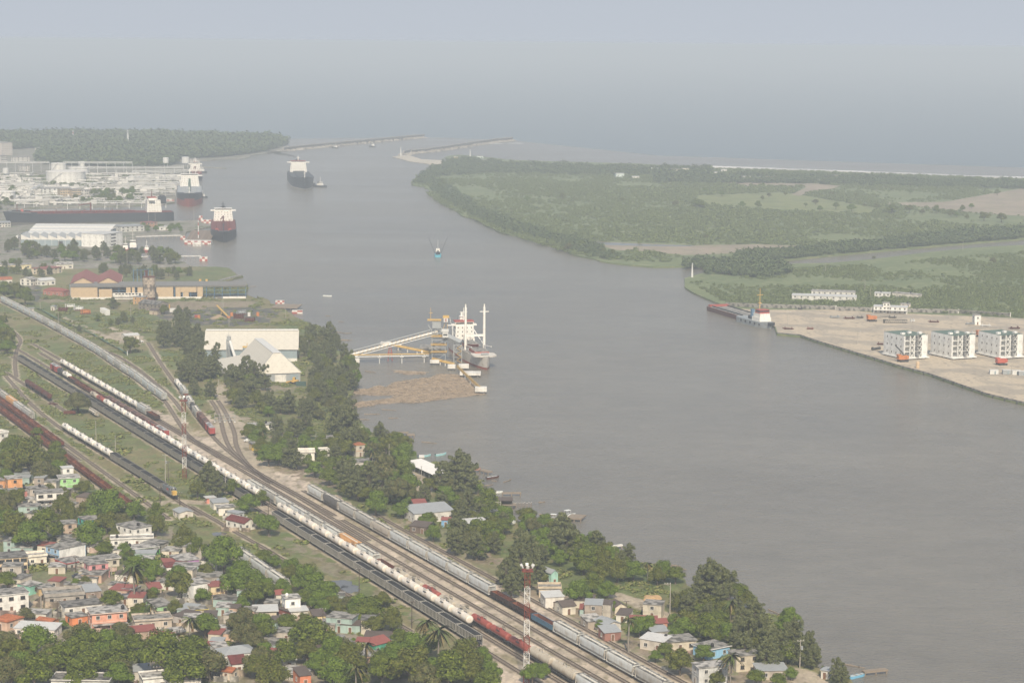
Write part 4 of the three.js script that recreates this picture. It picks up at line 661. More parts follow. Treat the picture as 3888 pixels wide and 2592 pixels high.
house(5, 365, 865, 470, 895, 6, 3.4, '#8f4a3c', 'brown', 'dark red house left of the block tower', { mark: 'dark red house' });
house(5, 692, 938, 795, 928, 6, 3.2, '#dcc48a', 'brown', 'yellow house below two tall trunks', { mark: 'yellow house', darkf: 1, kind: 'shed' });
house(5, 345, 745, 482, 738, 6, 3, '#d6cfc2', 'red', 'house with brick red sheet roof behind the block tower', { mark: 'brick red roof', kind: 'gable', rise: 1.2 });
house(5, 1215, 1200, 1370, 1160, 8, 3.4, '#3fae8c', 'red', 'green house with a rusty red gabled roof behind the coconut palms', { mark: 'red roofed green house', kind: 'gable', rise: 1.6 });
house(5, 985, 1195, 1090, 1180, 7, 3, '#c8bda8', 'slab', 'pale flat house left of the red roofed green house', { mark: 'pale flat house' });
house(5, 560, 1470, 660, 1458, 7, 3.6, '#d97d52', 'brown', 'orange house with a brown roof at the bottom edge', { mark: 'brown roofed orange house', kind: 'shed' });
house(5, 405, 1330, 525, 1322, 5, 3, '#dfddd6', 'white', 'white walled patio house between lower trees', { mark: 'white patio house' });
house(5, 1480, 1225, 1580, 1232, 5, 2.6, '#e8622a', 'slab', 'bright orange hut beside the coal train', { mark: 'bright orange hut' });
// riverside houses
house(7, 548, 1188, 682, 1238, 9.5, 3.4, '#86c2ea', 'slab', 'sky blue house with white trimmed flat roof', { mark: 'sky blue house', over: 0.5, trim: '#efefef', wf: 2, nodoor: 1 });
house(7, 290, 1170, 576, 1148, 8, 3.4, '#cbbfa9', 'slab', 'tan house with black roof tank beside the blue house', { mark: 'tan house with tank', over: 0.5, tank: [0.2, 0.6], darkf: 1 });
house(7, 72, 1132, 280, 1168, 6, 3.6, '#c8bfb2', 'white', 'tan house with a bright white sheet roof near the hopper train', { mark: 'white sheet roofed house', kind: 'shed', rise: 0.7 });
house(7, 935, 1292, 1152, 1274, 7, 5.4, '#c9bda6', 'slab', 'tan two storey house right of the blue house', { mark: 'tan two storey river house', darkf: 1 });
house(7, 536, 1352, 600, 1400, 10, 6, '#c9cac8', 'light', 'grey white tall house beside the near hopper cars', { mark: 'grey white tall house' });
house(7, 1130, 1425, 1395, 1418, 7, 3, '#b7ab9c', 'tin', 'long low shed with weathered sheet roof by the river road', { mark: 'long low shed', kind: 'shed', rise: 0.5, cat: 'shed' });
house(7, 1690, 1415, 1755, 1425, 4, 2.8, '#cfc9bd', 'tin', 'small white cabin at the water edge by the blue boat', { mark: 'waterside cabin', cat: 'shed' });
house(6, 638, 768, 805, 758, 7, 4, '#dcd6cc', 'white', 'white house with white sheet roof beside the rail embankment', { mark: 'white rail house', kind: 'shed', rise: 0.5 });
house(6, 580, 690, 775, 690, 6, 3.2, '#c9b79a', 'slab', 'unroofed tan block walls behind the white rail house', { mark: 'tan block walls', parapet: 0.8 });
house(6, 690, 558, 750, 548, 8, 4.4, '#9fd0c0', 'tin', 'mint green stilt house with grey gabled roof', { mark: 'mint green house', kind: 'gablez', rise: 1.4 });
house(6, 790, 855, 908, 842, 7, 3, '#d8cfbc', 'brown', 'cream cottage with a dark tin roof under the big tree', { mark: 'dark roofed cottage', kind: 'gable', rise: 1.6 });
house(6, 1262, 858, 1362, 850, 6, 3, '#d9cdb4', 'brown', 'cottage with dark gabled roof beside the dirt road', { mark: 'dirt road cottage', kind: 'gablez', rise: 1.5 });
house(6, 1180, 1020, 1312, 1000, 8, 3, '#d6cfc4', 'tin', 'pale gabled house in front of the fan palm', { mark: 'pale gabled house', kind: 'gablez', rise: 1.2 });
house(6, 1018, 985, 1150, 970, 6, 2.8, '#a89a8a', 'light', 'low shed with dusty tan roof by the rail path', { mark: 'dusty tan roof shed', kind: 'shed' });
house(6, 1168, 1085, 1312, 1072, 6, 3, '#9d6b5c', 'tin', 'red walled shed with shiny tin roof', { mark: 'shiny tin shed', kind: 'shed' });
house(6, 1612, 1000, 1728, 996, 6, 3.2, '#e3a184', 'red', 'peach house with a rose red sheet roof', { mark: 'rose roofed house', kind: 'gable', rise: 1 });
house(6, 1600, 1078, 1750, 1066, 6, 2.8, '#a9a49c', 'tin', 'open shed with grey sheet roof before the rose roofed house', { mark: 'grey open shed', kind: 'shed', rise: 0.4 });
house(8, 1585, 1062, 1940, 1030, 12, 4.2, '#d8d4cc', 'tin', 'long white boathouse with grey sheet roof', { mark: 'long white boathouse', kind: 'shed', rise: 1.4, cat: 'boathouse', name: 'boathouse' });
house(8, 1582, 975, 1695, 970, 6, 4, '#c9c2b8', 'red', 'shed with ribbed red roof behind the boathouse', { mark: 'ribbed red shed', kind: 'shed' });
house(8, 1825, 1115, 1900, 1118, 5, 3, '#6fa9d8', 'red', 'blue and red kiosk below the boathouse', { mark: 'blue and red kiosk', kind: 'gable', rise: 0.8 });
house(8, 2075, 1150, 2250, 1135, 8, 3, '#dfdcd6', 'white', 'white sheet roof shelter beside the beached boat', { mark: 'white sheet shelter', kind: 'shed', rise: 0.4 });
house(8, 1540, 1165, 1690, 1180, 6, 3, '#6d5c50', 'brown', 'dark brown shack under trees along the hopper train', { mark: 'dark brown shack', kind: 'shed' });
house(8, 1010, 605, 1325, 590, 9, 3.6, '#dbd6cc', 'slab', 'broad grey roofed house in the riverside trees', { mark: 'broad grey roofed house', darkf: 1 });
house(8, 515, 515, 690, 512, 6, 4.6, '#efe9dc', 'light', 'white house with patterned parapet deep in riverside trees', { mark: 'patterned parapet house', parapet: 1 });
house(8, 748, 498, 822, 494, 5, 5.2, '#efe9dc', 'light', 'small white tower house beside the patterned parapet', { mark: 'small white tower', parapet: 0.6 });
house(8, 1062, 448, 1140, 440, 6, 6, '#c8beae', 'orange', 'tall narrow grey house with orange roof edge', { mark: 'tall narrow house', trim: '#d9913f' });
house(8, 720, 388, 880, 382, 7, 3.6, '#ef9c3d', 'slab', 'orange house with pale roof in riverside trees', { mark: 'orange riverside house', over: 0.6 });
house(8, 110, 270, 330, 262, 7, 3, '#ddd8ce', 'light', 'low white house beyond the yard gate', { mark: 'low white gate house', tank: [0.7, 0.5] });
house(8, 135, 438, 262, 430, 6, 3.4, '#d9b23c', 'slab', 'yellow fronted hut beside the gate tracks', { mark: 'yellow hut', trim: '#3a4a78' });
// lean-to sheds and garden walls filling the yards of the town
{
  reseed(1900); const zonesT = [polyW(4, [20, 300, 500, 240, 900, 260, 1500, 330, 1720, 460, 2050, 620, 2200, 850, 2300, 1150, 2300, 1480, 1900, 1500, 1300, 1440, 1250, 1150, 900, 1060, 500, 1020, 0, 1020]), polyW(5, [100, 700, 700, 760, 1000, 900, 1250, 1150, 1200, 1350, 700, 1500, 100, 1500]), polyW(6, [600, 700, 1000, 900, 1400, 850, 1700, 1000, 1650, 1150, 1300, 1150, 1000, 980]), polyW(3, [0, 700, 480, 780, 700, 960, 560, 1150, 0, 1100])], used = {};
  const sheds = [[0, 62], [1, 22], [2, 9], [3, 14]];
  for (const [zi, n] of sheds) { const p = zonesT[zi], b = bbox(p); let made = 0, t = 0; while (made < n && t++ < 3000) { const x = rr(b[0], b[1]), z = rr(b[2], b[3]); if (!inPoly(p, x, z) || trackDist(x, z) < 5) continue; if (landmarks.some((q) => Math.hypot(q[3] - x, q[4] - z) < q[5] + 2.2)) continue; const pq = toPx(V3(x, LAND, z)); let best = null, bd = 1e9; for (const q of landmarks) { if (!q[0]) continue; const d = Math.hypot(q[1] - pq[0], q[2] - pq[1]); if (d < bd) { bd = d; best = q; } }
      const w = rr(4, 10), h = rnd() < 0.25 ? rr(4.6, 5.8) : rr(2.3, 3.2), ang = rr(-0.35, 0.1), a = toPx(V3(x, LAND + h, z)), e = toPx(V3(x + w * Math.cos(ang), LAND + h, z - w * Math.sin(ang))), roof = pick(['slab', 'tin', 'brown', 'dark', 'light', 'red', 'slab', 'light', 'slab']), c = pick(['#b9b0a4', '#c7bda9', '#a89a8c', '#d6d0c4', '#9fb8b0', '#c9a58c', '#d9cdb8']);
      const rel = Math.abs(pq[0] - best[1]) > Math.abs(pq[1] - best[2]) ? (pq[0] < best[1] ? 'left of' : 'right of') : pq[1] > best[2] ? 'in front of' : 'behind'; const rn = { slab: 'grey flat', tin: 'pale tin', brown: 'brown tin', dark: 'dark flat', light: 'pale flat', red: 'rusty red' }[roof]; let l = 'small ' + rn + ' roofed shed ' + rel + ' the ' + best[0]; used[l] = (used[l] || 0) + 1; if (used[l] > 1) l = ordinal(used[l]) + ' ' + l;
      house('P', a[0], a[1], e[0], e[1], rr(4, 8), h, c, roof, l, { cat: 'shed', name: 'yard_shed', kind: roof === 'tin' || roof === 'brown' || roof === 'red' ? 'shed' : 'flat', rise: 0.4, over: 0.25, wf: 1, ws: 0, nodoor: rnd() < 0.5 }); made++; } }
  for (const q of landmarks.slice(0, 76).filter((l) => l[0])) { if (rnd() < 0.35) continue; const r = q[5] + rr(1.5, 3), h = rr(1.5, 2.3), o = thing('garden_wall', 'low masonry yard wall before the ' + q[0], 'wall', V3(q[3] - r * 0.8, LAND, q[4] + r * 0.75), rr(-0.2, 0.05)), L = r * rr(1.1, 1.8), m = mat(col(pick(['#c9c2b6', '#b3aba0', '#e0dbd0', '#cdb8a0', '#d8b8a8'])), 'stain', 0.95); const g = rr(0.3, 0.7) * L; part(o, 'wall_panel', box(g - 0.6, h, 0.18, (g - 0.6) / 2, h / 2, 0), m); part(o, 'wall_panel', box(L - g - 0.6, h, 0.18, (L + g + 0.6) / 2, h / 2, 0), m); for (const x of [g - 0.6, g + 0.6, L]) part(o, 'pillar', box(0.3, h + 0.25, 0.3, x, (h + 0.25) / 2, 0), m); part(o, 'return_wall', box(0.18, h, r, 0, h / 2, -r / 2 - 0.1), m); }
}
// ---------------------------------------------------------------- trees
// leaf sprays: small bent quads gathered on the shells of several lobes, darker and lighter leaves mixed at random
function leafCloud(list, size, tones, jitter = 1) {            // list of {c, r:[rx,ry,rz], n}
  const pos = [], nor = [], colr = [], c = new THREE.Color();
  for (const L of list) for (let i = 0; i < L.n; i++) {
    const u = rr(-0.55, 1), th = rr(0, Math.PI * 2), k = Math.sqrt(1 - u * u), rad = Math.pow(rnd(), 0.22) * (0.86 + 0.2 * rnd());
    const d = V3(k * Math.cos(th), u, k * Math.sin(th)), p = V3(L.c[0] + d.x * L.r[0] * rad, L.c[1] + d.y * L.r[1] * rad, L.c[2] + d.z * L.r[2] * rad);
    const n = d.clone().add(V3(rr(-1, 1), rr(-0.4, 1.1), rr(-1, 1)).multiplyScalar(0.75 * jitter)).normalize();
    const t1 = V3(rr(-1, 1), rr(-1, 1), rr(-1, 1)).cross(n).normalize(), t2 = n.clone().cross(t1), s = size * rr(0.6, 1.35), a = L.stretch || 1;
    const q = [p.clone().addScaledVector(t1, -s * a), p.clone().addScaledVector(t2, -s * 0.62).addScaledVector(n, s * 0.2), p.clone().addScaledVector(t1, s * a), p.clone().addScaledVector(t2, s * 0.62).addScaledVector(n, s * 0.2)];
    const sn = n.clone().lerp(d, 0.45).normalize(), tone = tones[Math.floor(rnd() * tones.length)], g = rr(0.78, 1.22);
    for (const m of [0, 1, 2, 0, 2, 3]) { pos.push(q[m].x, q[m].y, q[m].z); nor.push(sn.x, sn.y, sn.z); colr.push(tone[0] * g, tone[1] * g, tone[2] * g); }
  }
  const g = new THREE.BufferGeometry(); g.setAttribute('position', new THREE.Float32BufferAttribute(pos, 3)); g.setAttribute('normal', new THREE.Float32BufferAttribute(nor, 3)); g.setAttribute('color', new THREE.Float32BufferAttribute(colr, 3)); g.setAttribute('uv', new THREE.Float32BufferAttribute(new Float32Array(pos.length / 3 * 2), 2));
  return g;
}
const leafMat = new THREE.MeshPhysicalMaterial({ vertexColors: true, roughness: 0.9, specularIntensity: 0.25, side: THREE.DoubleSide }), barkMat = mat(lin(0.13, 0.105, 0.08), 'grain', 0.95), barkPale = mat(lin(0.24, 0.215, 0.18), 'grain', 0.95);
const limb = (a, b, r0, r1) => { const d = V3().subVectors(b, a), L = d.length(), g = fix(new THREE.CylinderGeometry(r1, r0, L, 6)); return g.applyQuaternion(new THREE.Quaternion().setFromUnitVectors(V3(0, 1, 0), d.normalize())).translate((a.x + b.x) / 2, (a.y + b.y) / 2, (a.z + b.z) / 2); };
const TONES = {
  olive: [[0.105, 0.112, 0.022], [0.135, 0.140, 0.028], [0.080, 0.090, 0.018], [0.095, 0.120, 0.022]],
  mango: [[0.080, 0.108, 0.015], [0.110, 0.140, 0.020], [0.138, 0.168, 0.026], [0.060, 0.086, 0.013]],
  bright: [[0.100, 0.150, 0.020], [0.130, 0.182, 0.027], [0.080, 0.125, 0.017]],
  brown: [[0.105, 0.105, 0.040], [0.135, 0.125, 0.050], [0.075, 0.090, 0.030]],
  casu: [[0.108, 0.120, 0.050], [0.138, 0.148, 0.064], [0.084, 0.098, 0.042]],
  palm: [[0.075, 0.105, 0.030], [0.100, 0.130, 0.040], [0.130, 0.125, 0.045]],
};
const crownMesh = (o, g) => { const m = new THREE.Mesh(g, leafMat); m.name = 'crown'; m.castShadow = m.receiveShadow = true; o.add(m); return m; };
function broadTree(tone, sd, flat = 0.72, N = 4600) {          // unit: crown radius 5 m, height about 8.5 m
  reseed(sd); const o = new THREE.Group(); o.name = { mango: 'broad_tree', olive: 'broad_tree', bright: 'leafy_tree', brown: 'dry_tree' }[tone]; const list = [], limbs = [], R = 5, nl = 9 + Math.floor(rnd() * 4);
  limbs.push(limb(V3(0, 0, 0), V3(rr(-0.2, 0.2), 3.0, rr(-0.2, 0.2)), 0.42, 0.3));
  list.push({ c: [0, 4.9, 0], r: [R * 0.66, R * 0.62 * flat, R * 0.66], n: N * 0.18 });
  for (let i = 0; i < nl; i++) { const a = i / nl * Math.PI * 2 + rr(-0.3, 0.3), top = i % 3 === 0, rad = top ? rr(0.15, 0.4) * R : rr(0.48, 0.72) * R, y = top ? rr(6.2, 7.0) * (0.72 + 0.28 * flat / 0.72) : rr(3.4, 5.4), s = rr(0.30, 0.46) * R; const c = [Math.cos(a) * rad, y, Math.sin(a) * rad]; list.push({ c, r: [s, s * flat * 1.05, s], n: N * 0.82 / nl }); limbs.push(limb(V3(0, 2.4, 0), V3(c[0] * 0.8, c[1] - 0.3, c[2] * 0.8), 0.2, 0.07)); }
  crownMesh(o, leafCloud(list, 0.265, TONES[tone])); part(o, 'trunk', limbs, barkMat); return o;
}
function casuarina(sd, N = 4400) {                              // feathery, height about 12 m, radius about 4
  reseed(sd); const o = new THREE.Group(); o.name = 'casuarina_tree'; const list = [], limbs = [limb(V3(0, 0, 0), V3(rr(-0.4, 0.4), 8.5, rr(-0.4, 0.4)), 0.34, 0.08)];
  const nl = 54; for (let i = 0; i < nl; i++) { const t = i / nl, y = 2.4 + t * 6.6 + rr(-0.6, 0.9), a = i * 2.4 + rr(-0.5, 0.5), rad = Math.sqrt(Math.max(0.05, 1 - Math.pow((t - 0.3) / 0.85, 2))) * rr(1.3, 3.3), s = (1.0 - t * 0.35) * rr(0.6, 1.2), c = [Math.cos(a) * rad * 1.06, y - rad * 0.15, Math.sin(a) * rad * 1.06]; list.push({ c, r: [s * 1.15, s * 0.8, s * 1.15], n: N * 0.78 / nl, stretch: 2.1 }); limbs.push(limb(V3(0, y * 0.6, 0), V3(c[0], c[1], c[2]), 0.09, 0.03)); }
  for (let i = 0; i < 9; i++) { const a = rr(0, 6.28), rad = rr(0, 2.9); list.push({ c: [Math.cos(a) * rad + 0.4, rr(8.8, 10.4) - rad * 0.45, Math.sin(a) * rad], r: [0.7, 1.15, 0.7], n: N * 0.22 / 9, stretch: 2.1 }); }
  crownMesh(o, leafCloud(list, 0.19, TONES.casu, 1.6)); part(o, 'trunk', limbs, barkMat); return o;
}
function palmTree(sd, H = 9, fan = false) {
  reseed(sd); const o = new THREE.Group(); o.name = fan ? 'fan_palm' : 'palm_tree'; const pos = [], nor = [], colr = [];
  const tri = (a, b, c, t) => { const n = V3().subVectors(b, a).cross(V3().subVectors(c, a)).normalize(); if (n.y < 0) n.negate(); const g = rr(0.8, 1.2); for (const p of [a, b, c]) { pos.push(p.x, p.y, p.z); nor.push(n.x, n.y, n.z); colr.push(t[0] * g, t[1] * g, t[2] * g); } };
  const nf = fan ? 26 : 20;
  for (let i = 0; i < nf; i++) {
    const a = i * 2.399, up = rr(-0.5, 1.0), L = fan ? rr(1.4, 2.0) : rr(3.2, 4.4), dx = Math.cos(a), dz = Math.sin(a), tone = up < -0.2 ? [0.17, 0.135, 0.06] : pick(TONES.palm);
    let prev = V3(0, H, 0); const n = 9;
    for (let k = 1; k <= n; k++) { const t = k / n, p = V3(dx * L * t, H + L * (up * t - (0.55 + 0.25 * up) * t * t * 1.3), dz * L * t), w = (fan ? 0.55 : 0.75) * Math.sin(Math.min(1, t * 1.05) * Math.PI * 0.9 + 0.15), sx = -dz, sz = dx; for (const s of [-1, 1]) { const tip = p.clone().add(V3(sx * s * w, -0.28 * w - 0.05, sz * s * w)).addScaledVector(V3(dx, 0, dz), 0.3), tip2 = prev.clone().lerp(p, 0.5).add(V3(sx * s * w * 0.9, -0.35 * w, sz * s * w * 0.9)); tri(prev, p, tip, tone); tri(prev, prev.clone().lerp(p, 0.5), tip2, tone); } prev = p; }
  }
  const g = new THREE.BufferGeometry(); g.setAttribute('position', new THREE.Float32BufferAttribute(pos, 3)); g.setAttribute('normal', new THREE.Float32BufferAttribute(nor, 3)); g.setAttribute('color', new THREE.Float32BufferAttribute(colr, 3)); g.setAttribute('uv', new THREE.Float32BufferAttribute(new Float32Array(pos.length / 3 * 2), 2));
  crownMesh(o, g); part(o, 'trunk', [limb(V3(0, 0, 0), V3(rr(-0.3, 0.3), H * 0.5, rr(-0.3, 0.3)), 0.26, 0.2), limb(V3(0, H * 0.48, 0), V3(0, H, 0), 0.2, 0.16)], barkPale); return o;
}
const TP = { mango: [1, 2, 3, 4].map((i) => { const b = broadTree(i % 2 ? 'mango' : 'olive', 500 + i, i > 2 ? 1.0 : 0.7); if (i > 2) b.name = 'round_tree'; return b; }), bright: [1, 2, 3].map((i) => broadTree('bright', 520 + i, 0.8)), brown: [1, 2].map((i) => broadTree('brown', 540 + i, 0.75)), casu: [1, 2, 3, 4].map((i) => casuarina(560 + i)), palm: [1, 2].map((i) => palmTree(580 + i)), fan: [palmTree(590, 7, true)] };
const TW = { mango: 'dark green spreading tree', round: 'dark round crowned tree', bright: 'bright green leafy tree', brown: 'olive brown leafy tree', casu: 'feathery grey green casuarina', palm: 'coconut palm', fan: 'fan palm' };
const trees = [];
// crown centre and radius as surveyed; the foot is found from the height of the crown above the ground
function tree(kind, s, x, y, r) {
  const [cx, cy] = px(s, x, y), rp = r / SH[s][2], m0 = pxPerM(G(cx, cy)), R = rp / m0;
  const unit = kind === 'casu' ? 4.0 : kind === 'palm' ? 3.6 : kind === 'fan' ? 1.9 : 5.2, k = R / unit, hc = (kind === 'casu' ? 5.8 : kind === 'palm' ? 8.6 : kind === 'fan' ? 6.8 : 4.6) * k;
  const kk = kind === 'casu' ? Math.min(1.7, k) : k;
  place(kind, G(cx, cy, LAND + hc), kk);
}
function place(kind, p, k) {
  if (kind === 'mango') { const t = rnd(); if (t < 0.2) kind = 'bright'; else if (t < 0.3) kind = 'brown'; }
  const src = pick(TP[kind]), o = src.clone(); o.name = numbered(src.name); scene.add(o);
  o.position.set(p.x, LAND - 0.05, p.z); o.rotation.y = rr(0, 6.28); const sx = k * rr(0.93, 1.07); o.scale.set(sx, k * rr(0.92, 1.1), sx * rr(0.95, 1.05));
  o.userData = { category: kind === 'palm' || kind === 'fan' ? 'palm' : 'tree' }; const q = toPx(V3(p.x, LAND + 4 * k, p.z)); trees.push({ o, kind: /^round/.test(o.name) ? 'round' : kind, x: q[0], y: q[1], k });
}
const treeRow = (kind, s, ...l) => { for (let i = 0; i < l.length; i += 3) tree(kind, s, l[i], l[i + 1], l[i + 2]); };
// fill a surveyed patch of ground with trees kept apart from each other and from tracks and houses
function wood(s, poly, n, mix, kmin, kmax, gap = 1) {
  const p = polyW(s, poly), b = bbox(p); let made = 0;
  for (let t = 0; t < n * 40 && made < n; t++) {
    const x = rr(b[0], b[1]), z = rr(b[2], b[3]); if (!inPoly(p, x, z) || trackDist(x, z) < 5) continue;
    const k = rr(kmin, kmax), kind = pick(mix), R = (kind === 'casu' ? 3.6 : 5) * k * 0.72 * gap;
    if (landmarks.some((q) => Math.hypot(q[3] - x, q[4] - z) < q[5] + R * 0.7)) continue;
    if (trees.some((q) => Math.hypot(q.o.position.x - x, q.o.position.z - z) < R + q.k * (q.kind === 'casu' ? 2 : 3.2) * gap)) continue;
    place(kind, V3(x, 0, z), k); made++;
  }
}
reseed(1001);
// town, hand placed
treeRow('mango', 4, 790, 205, 150, 130, 130, 170, 400, 130, 165, 1020, 190, 60, 930, 330, 90, 1390, 130, 105, 940, 90, 130, 250, 230, 150, 60, 610, 110, 1000, 770, 120, 1240, 860, 80, 1200, 470, 110, 1370, 520, 110, 1600, 640, 150, 1640, 250, 120, 1760, 330, 100, 760, 620, 60, 670, 640, 55, 640, 480, 40);
treeRow('mango', 4, 300, 1150, 200, 120, 1270, 170, 770, 1180, 190, 560, 1290, 200, 820, 1330, 170, 1060, 1310, 170, 1190, 1180, 130, 1450, 1280, 230, 1700, 1220, 190, 1650, 1400, 200, 300, 1420, 190, 90, 1440, 170, 700, 1440, 160, 1060, 1440, 150, 1400, 1180, 120, 1560, 850, 75, 2120, 640, 170, 2260, 720, 140, 1830, 520, 90);
treeRow('bright', 4, 2000, 380, 190, 2150, 560, 140, 1600, 560, 120, 1830, 1010, 130, 1350, 560, 100, 1100, 340, 70, 1300, 900, 70, 2330, 1010, 150, 1260, 1360, 70, 560, 1010, 50);
treeRow('brown', 4, 2140, 1000, 150, 230, 920, 85, 2310, 1340, 160, 480, 1330, 150, 1080, 1060, 110);
treeRow('palm', 4, 1190, 510, 140, 1690, 960, 85, 1340, 850, 60, 1150, 360, 45);
treeRow('mango', 3, 250, 560, 190, 120, 480, 120, 380, 690, 130, 110, 640, 110, 560, 990, 110, 90, 1130, 160, 330, 330, 60, 140, 920, 110, 20, 920, 80, 450, 820, 70, 560, 860, 60, 740, 820, 90, 950, 1000, 180, 1190, 1030, 120, 840, 930, 80, 1390, 1110, 100, 30, 720, 60, 880, 1050, 100, 500, 500, 90);
treeRow('brown', 3, 690, 60, 115, 480, 560, 75);
treeRow('mango', 3, 2210, 960, 110, 2070, 830, 80, 1760, 840, 100, 2340, 920, 80); treeRow('bright', 3, 2330, 1120, 90); treeRow('casu', 3, 1850, 720, 95, 1940, 800, 80);
treeRow('bright', 5, 280, 110, 120, 680, 640, 150, 800, 700, 130, 120, 620, 120); treeRow('mango', 5, 60, 590, 130, 470, 560, 100, 260, 700, 110, 600, 760, 100, 720, 800, 110, 450, 990, 110, 640, 1080, 190, 240, 1060, 130, 820, 1140, 130, 900, 870, 90, 1180, 870, 150, 1230, 1010, 110, 1300, 790, 90, 1040, 930, 110, 420, 1270, 150, 1460, 1120, 100);
treeRow('bright', 5, 860, 1260, 170, 1700, 1200, 120, 1400, 1300, 150, 720, 1350, 130, 400, 660, 90, 1040, 1170, 60); treeRow('mango', 5, 1560, 1370, 230, 1880, 1420, 200, 1290, 1420, 160, 1960, 1370, 150, 2090, 1430, 150, 880, 1440, 170, 1080, 1500, 120, 2230, 1490, 140, 1680, 1490, 160, 330, 1460, 160, 190, 1380, 140);
treeRow('palm', 5, 1150, 1180, 110, 1800, 1050, 130, 1690, 1010, 110, 1060, 1390, 120); treeRow('brown', 5, 170, 1160, 120, 60, 930, 120, 1000, 820, 90);
treeRow('bright', 6, 520, 1450, 110, 620, 1420, 90, 60, 1300, 130, 150, 1430, 120);
wood(4, [0, 1250, 500, 1250, 900, 1280, 1250, 1280, 1850, 1300, 1900, 1529, 0, 1529], 10, ['mango', 'mango', 'brown', 'bright'], 0.75, 1.35, 0.85);
wood(5, [0, 480, 450, 480, 900, 760, 1300, 900, 1450, 1060, 1200, 1150, 800, 1100, 300, 1000, 0, 1100], 22, ['mango', 'bright', 'mango'], 0.6, 1.15, 0.85); wood(5, [0, 1200, 700, 1200, 1250, 1300, 1700, 1360, 2100, 1470, 2200, 1529, 0, 1529], 14, ['mango', 'mango', 'bright'], 0.75, 1.3, 0.85); wood(3, [0, 420, 500, 560, 620, 900, 1200, 1000, 1500, 1150, 1000, 1250, 0, 1200], 26, ['mango', 'mango', 'bright', 'brown'], 0.6, 1.2, 0.9); wood(4, [900, 350, 2000, 350, 2300, 800, 2000, 1100, 1200, 1100, 1000, 700], 14, ['mango', 'bright'], 0.45, 0.85, 0.9); wood(7, [100, 900, 900, 800, 1400, 1000, 1500, 1400, 900, 1450, 200, 1250], 26, ['mango', 'casu', 'bright', 'mango'], 0.6, 1.1, 0.85); wood(8, [1500, 950, 1950, 950, 2352, 1200, 2352, 1460, 1900, 1280, 1500, 1100], 24, ['mango', 'casu', 'mango'], 0.6, 1.1, 0.85);
// riverside strip
treeRow('casu', 6, 400, 440, 130, 480, 340, 120, 560, 480, 110, 790, 190, 130, 850, 260, 120, 720, 260, 100, 290, 530, 100, 330, 640, 90, 1100, 260, 85, 1370, 370, 75, 2100, 620, 130, 2230, 640, 120, 2010, 680, 90, 460, 560, 110);
treeRow('mango', 6, 130, 160, 130, 260, 120, 100, 520, 120, 90, 620, 220, 110, 900, 330, 120, 1030, 340, 110, 980, 440, 140, 1150, 450, 120, 1090, 560, 110, 1280, 530, 120, 1420, 530, 110, 1190, 690, 100, 1700, 520, 110, 1800, 560, 100, 640, 590, 60, 1640, 580, 90, 1330, 470, 90, 1180, 340, 90, 1060, 640, 100);
treeRow('bright', 6, 630, 330, 120, 930, 720, 140, 50, 330, 110, 1230, 850, 70, 1130, 1010, 60, 1480, 1030, 110, 1560, 1000, 90, 1870, 1030, 120, 1800, 1100, 80, 430, 160, 60);
treeRow('mango', 7, 1040, 780, 95, 500, 960, 130, 640, 900, 110, 720, 860, 100, 430, 1030, 100, 1090, 860, 70, 300, 1240, 90, 430, 1330, 150, 210, 1290, 70, 660, 1430, 90, 760, 1480, 90, 1110, 1470, 100, 1420, 1440, 70, 1310, 1500, 90, 110, 1010, 90);
treeRow('casu', 7, 650, 620, 95, 740, 600, 100, 860, 640, 95, 1000, 960, 100, 1110, 930, 110, 1060, 1080, 130, 1180, 1060, 120, 1250, 1140, 120, 1330, 1200, 110, 1400, 1110, 90, 1450, 1060, 90, 1570, 1170, 90, 1500, 1250, 90, 1210, 1270, 110, 1010, 1220, 100, 950, 1080, 90, 1850, 1420, 85, 1610, 1290, 80, 1640, 1250, 60, 1880, 1480, 70);
treeRow('palm', 7, 880, 840, 90, 140, 470, 55, 240, 470, 50, 890, 1310, 110, 1710, 1390, 30); treeRow('fan', 6, 1385, 980, 75); treeRow('bright', 7, 540, 1070, 70, 780, 1430, 90, 160, 1040, 70);
wood(6, [100, 120, 600, 100, 900, 200, 1200, 420, 1450, 520, 1200, 640, 900, 640, 600, 540, 350, 560, 150, 420, 0, 300], 26, ['mango', 'mango', 'bright', 'casu'], 0.6, 1.05);
wood(8, [180, 330, 420, 300, 700, 330, 1000, 400, 1350, 430, 1560, 520, 1480, 640, 1500, 760, 1650, 900, 1560, 980, 1300, 1000, 1100, 960, 900, 860, 700, 740, 420, 700, 250, 620, 170, 520], 64, ['mango', 'mango', 'mango', 'bright', 'casu'], 0.65, 1.25);
treeRow('casu', 8, 1960, 640, 130, 1850, 720, 100, 2050, 740, 110, 1280, 320, 80, 1000, 740, 110, 1080, 780, 110, 1180, 760, 120, 900, 200, 120, 1000, 260, 110, 2000, 1040, 80, 1980, 1200, 100, 2140, 1330, 100, 1950, 1300, 90); treeRow('bright', 8, 1470, 1010, 100, 1750, 1230, 90, 1240, 960, 130, 2150, 830, 60); treeRow('mango', 8, 1500, 520, 110, 1400, 380, 80, 1300, 660, 170, 1450, 860, 150, 1720, 790, 90, 1850, 900, 110, 2240, 950, 130, 110, 300, 60, 90, 340, 60, 280, 540, 110, 1690, 1120, 80, 2250, 1170, 100, 2120, 1260, 110, 1440, 430, 70, 1900, 800, 90, 2090, 1290, 110); treeRow('fan', 8, 945, 270, 32); treeRow('palm', 8, 225, 330, 50, 1210, 500, 70, 390, 240, 40);
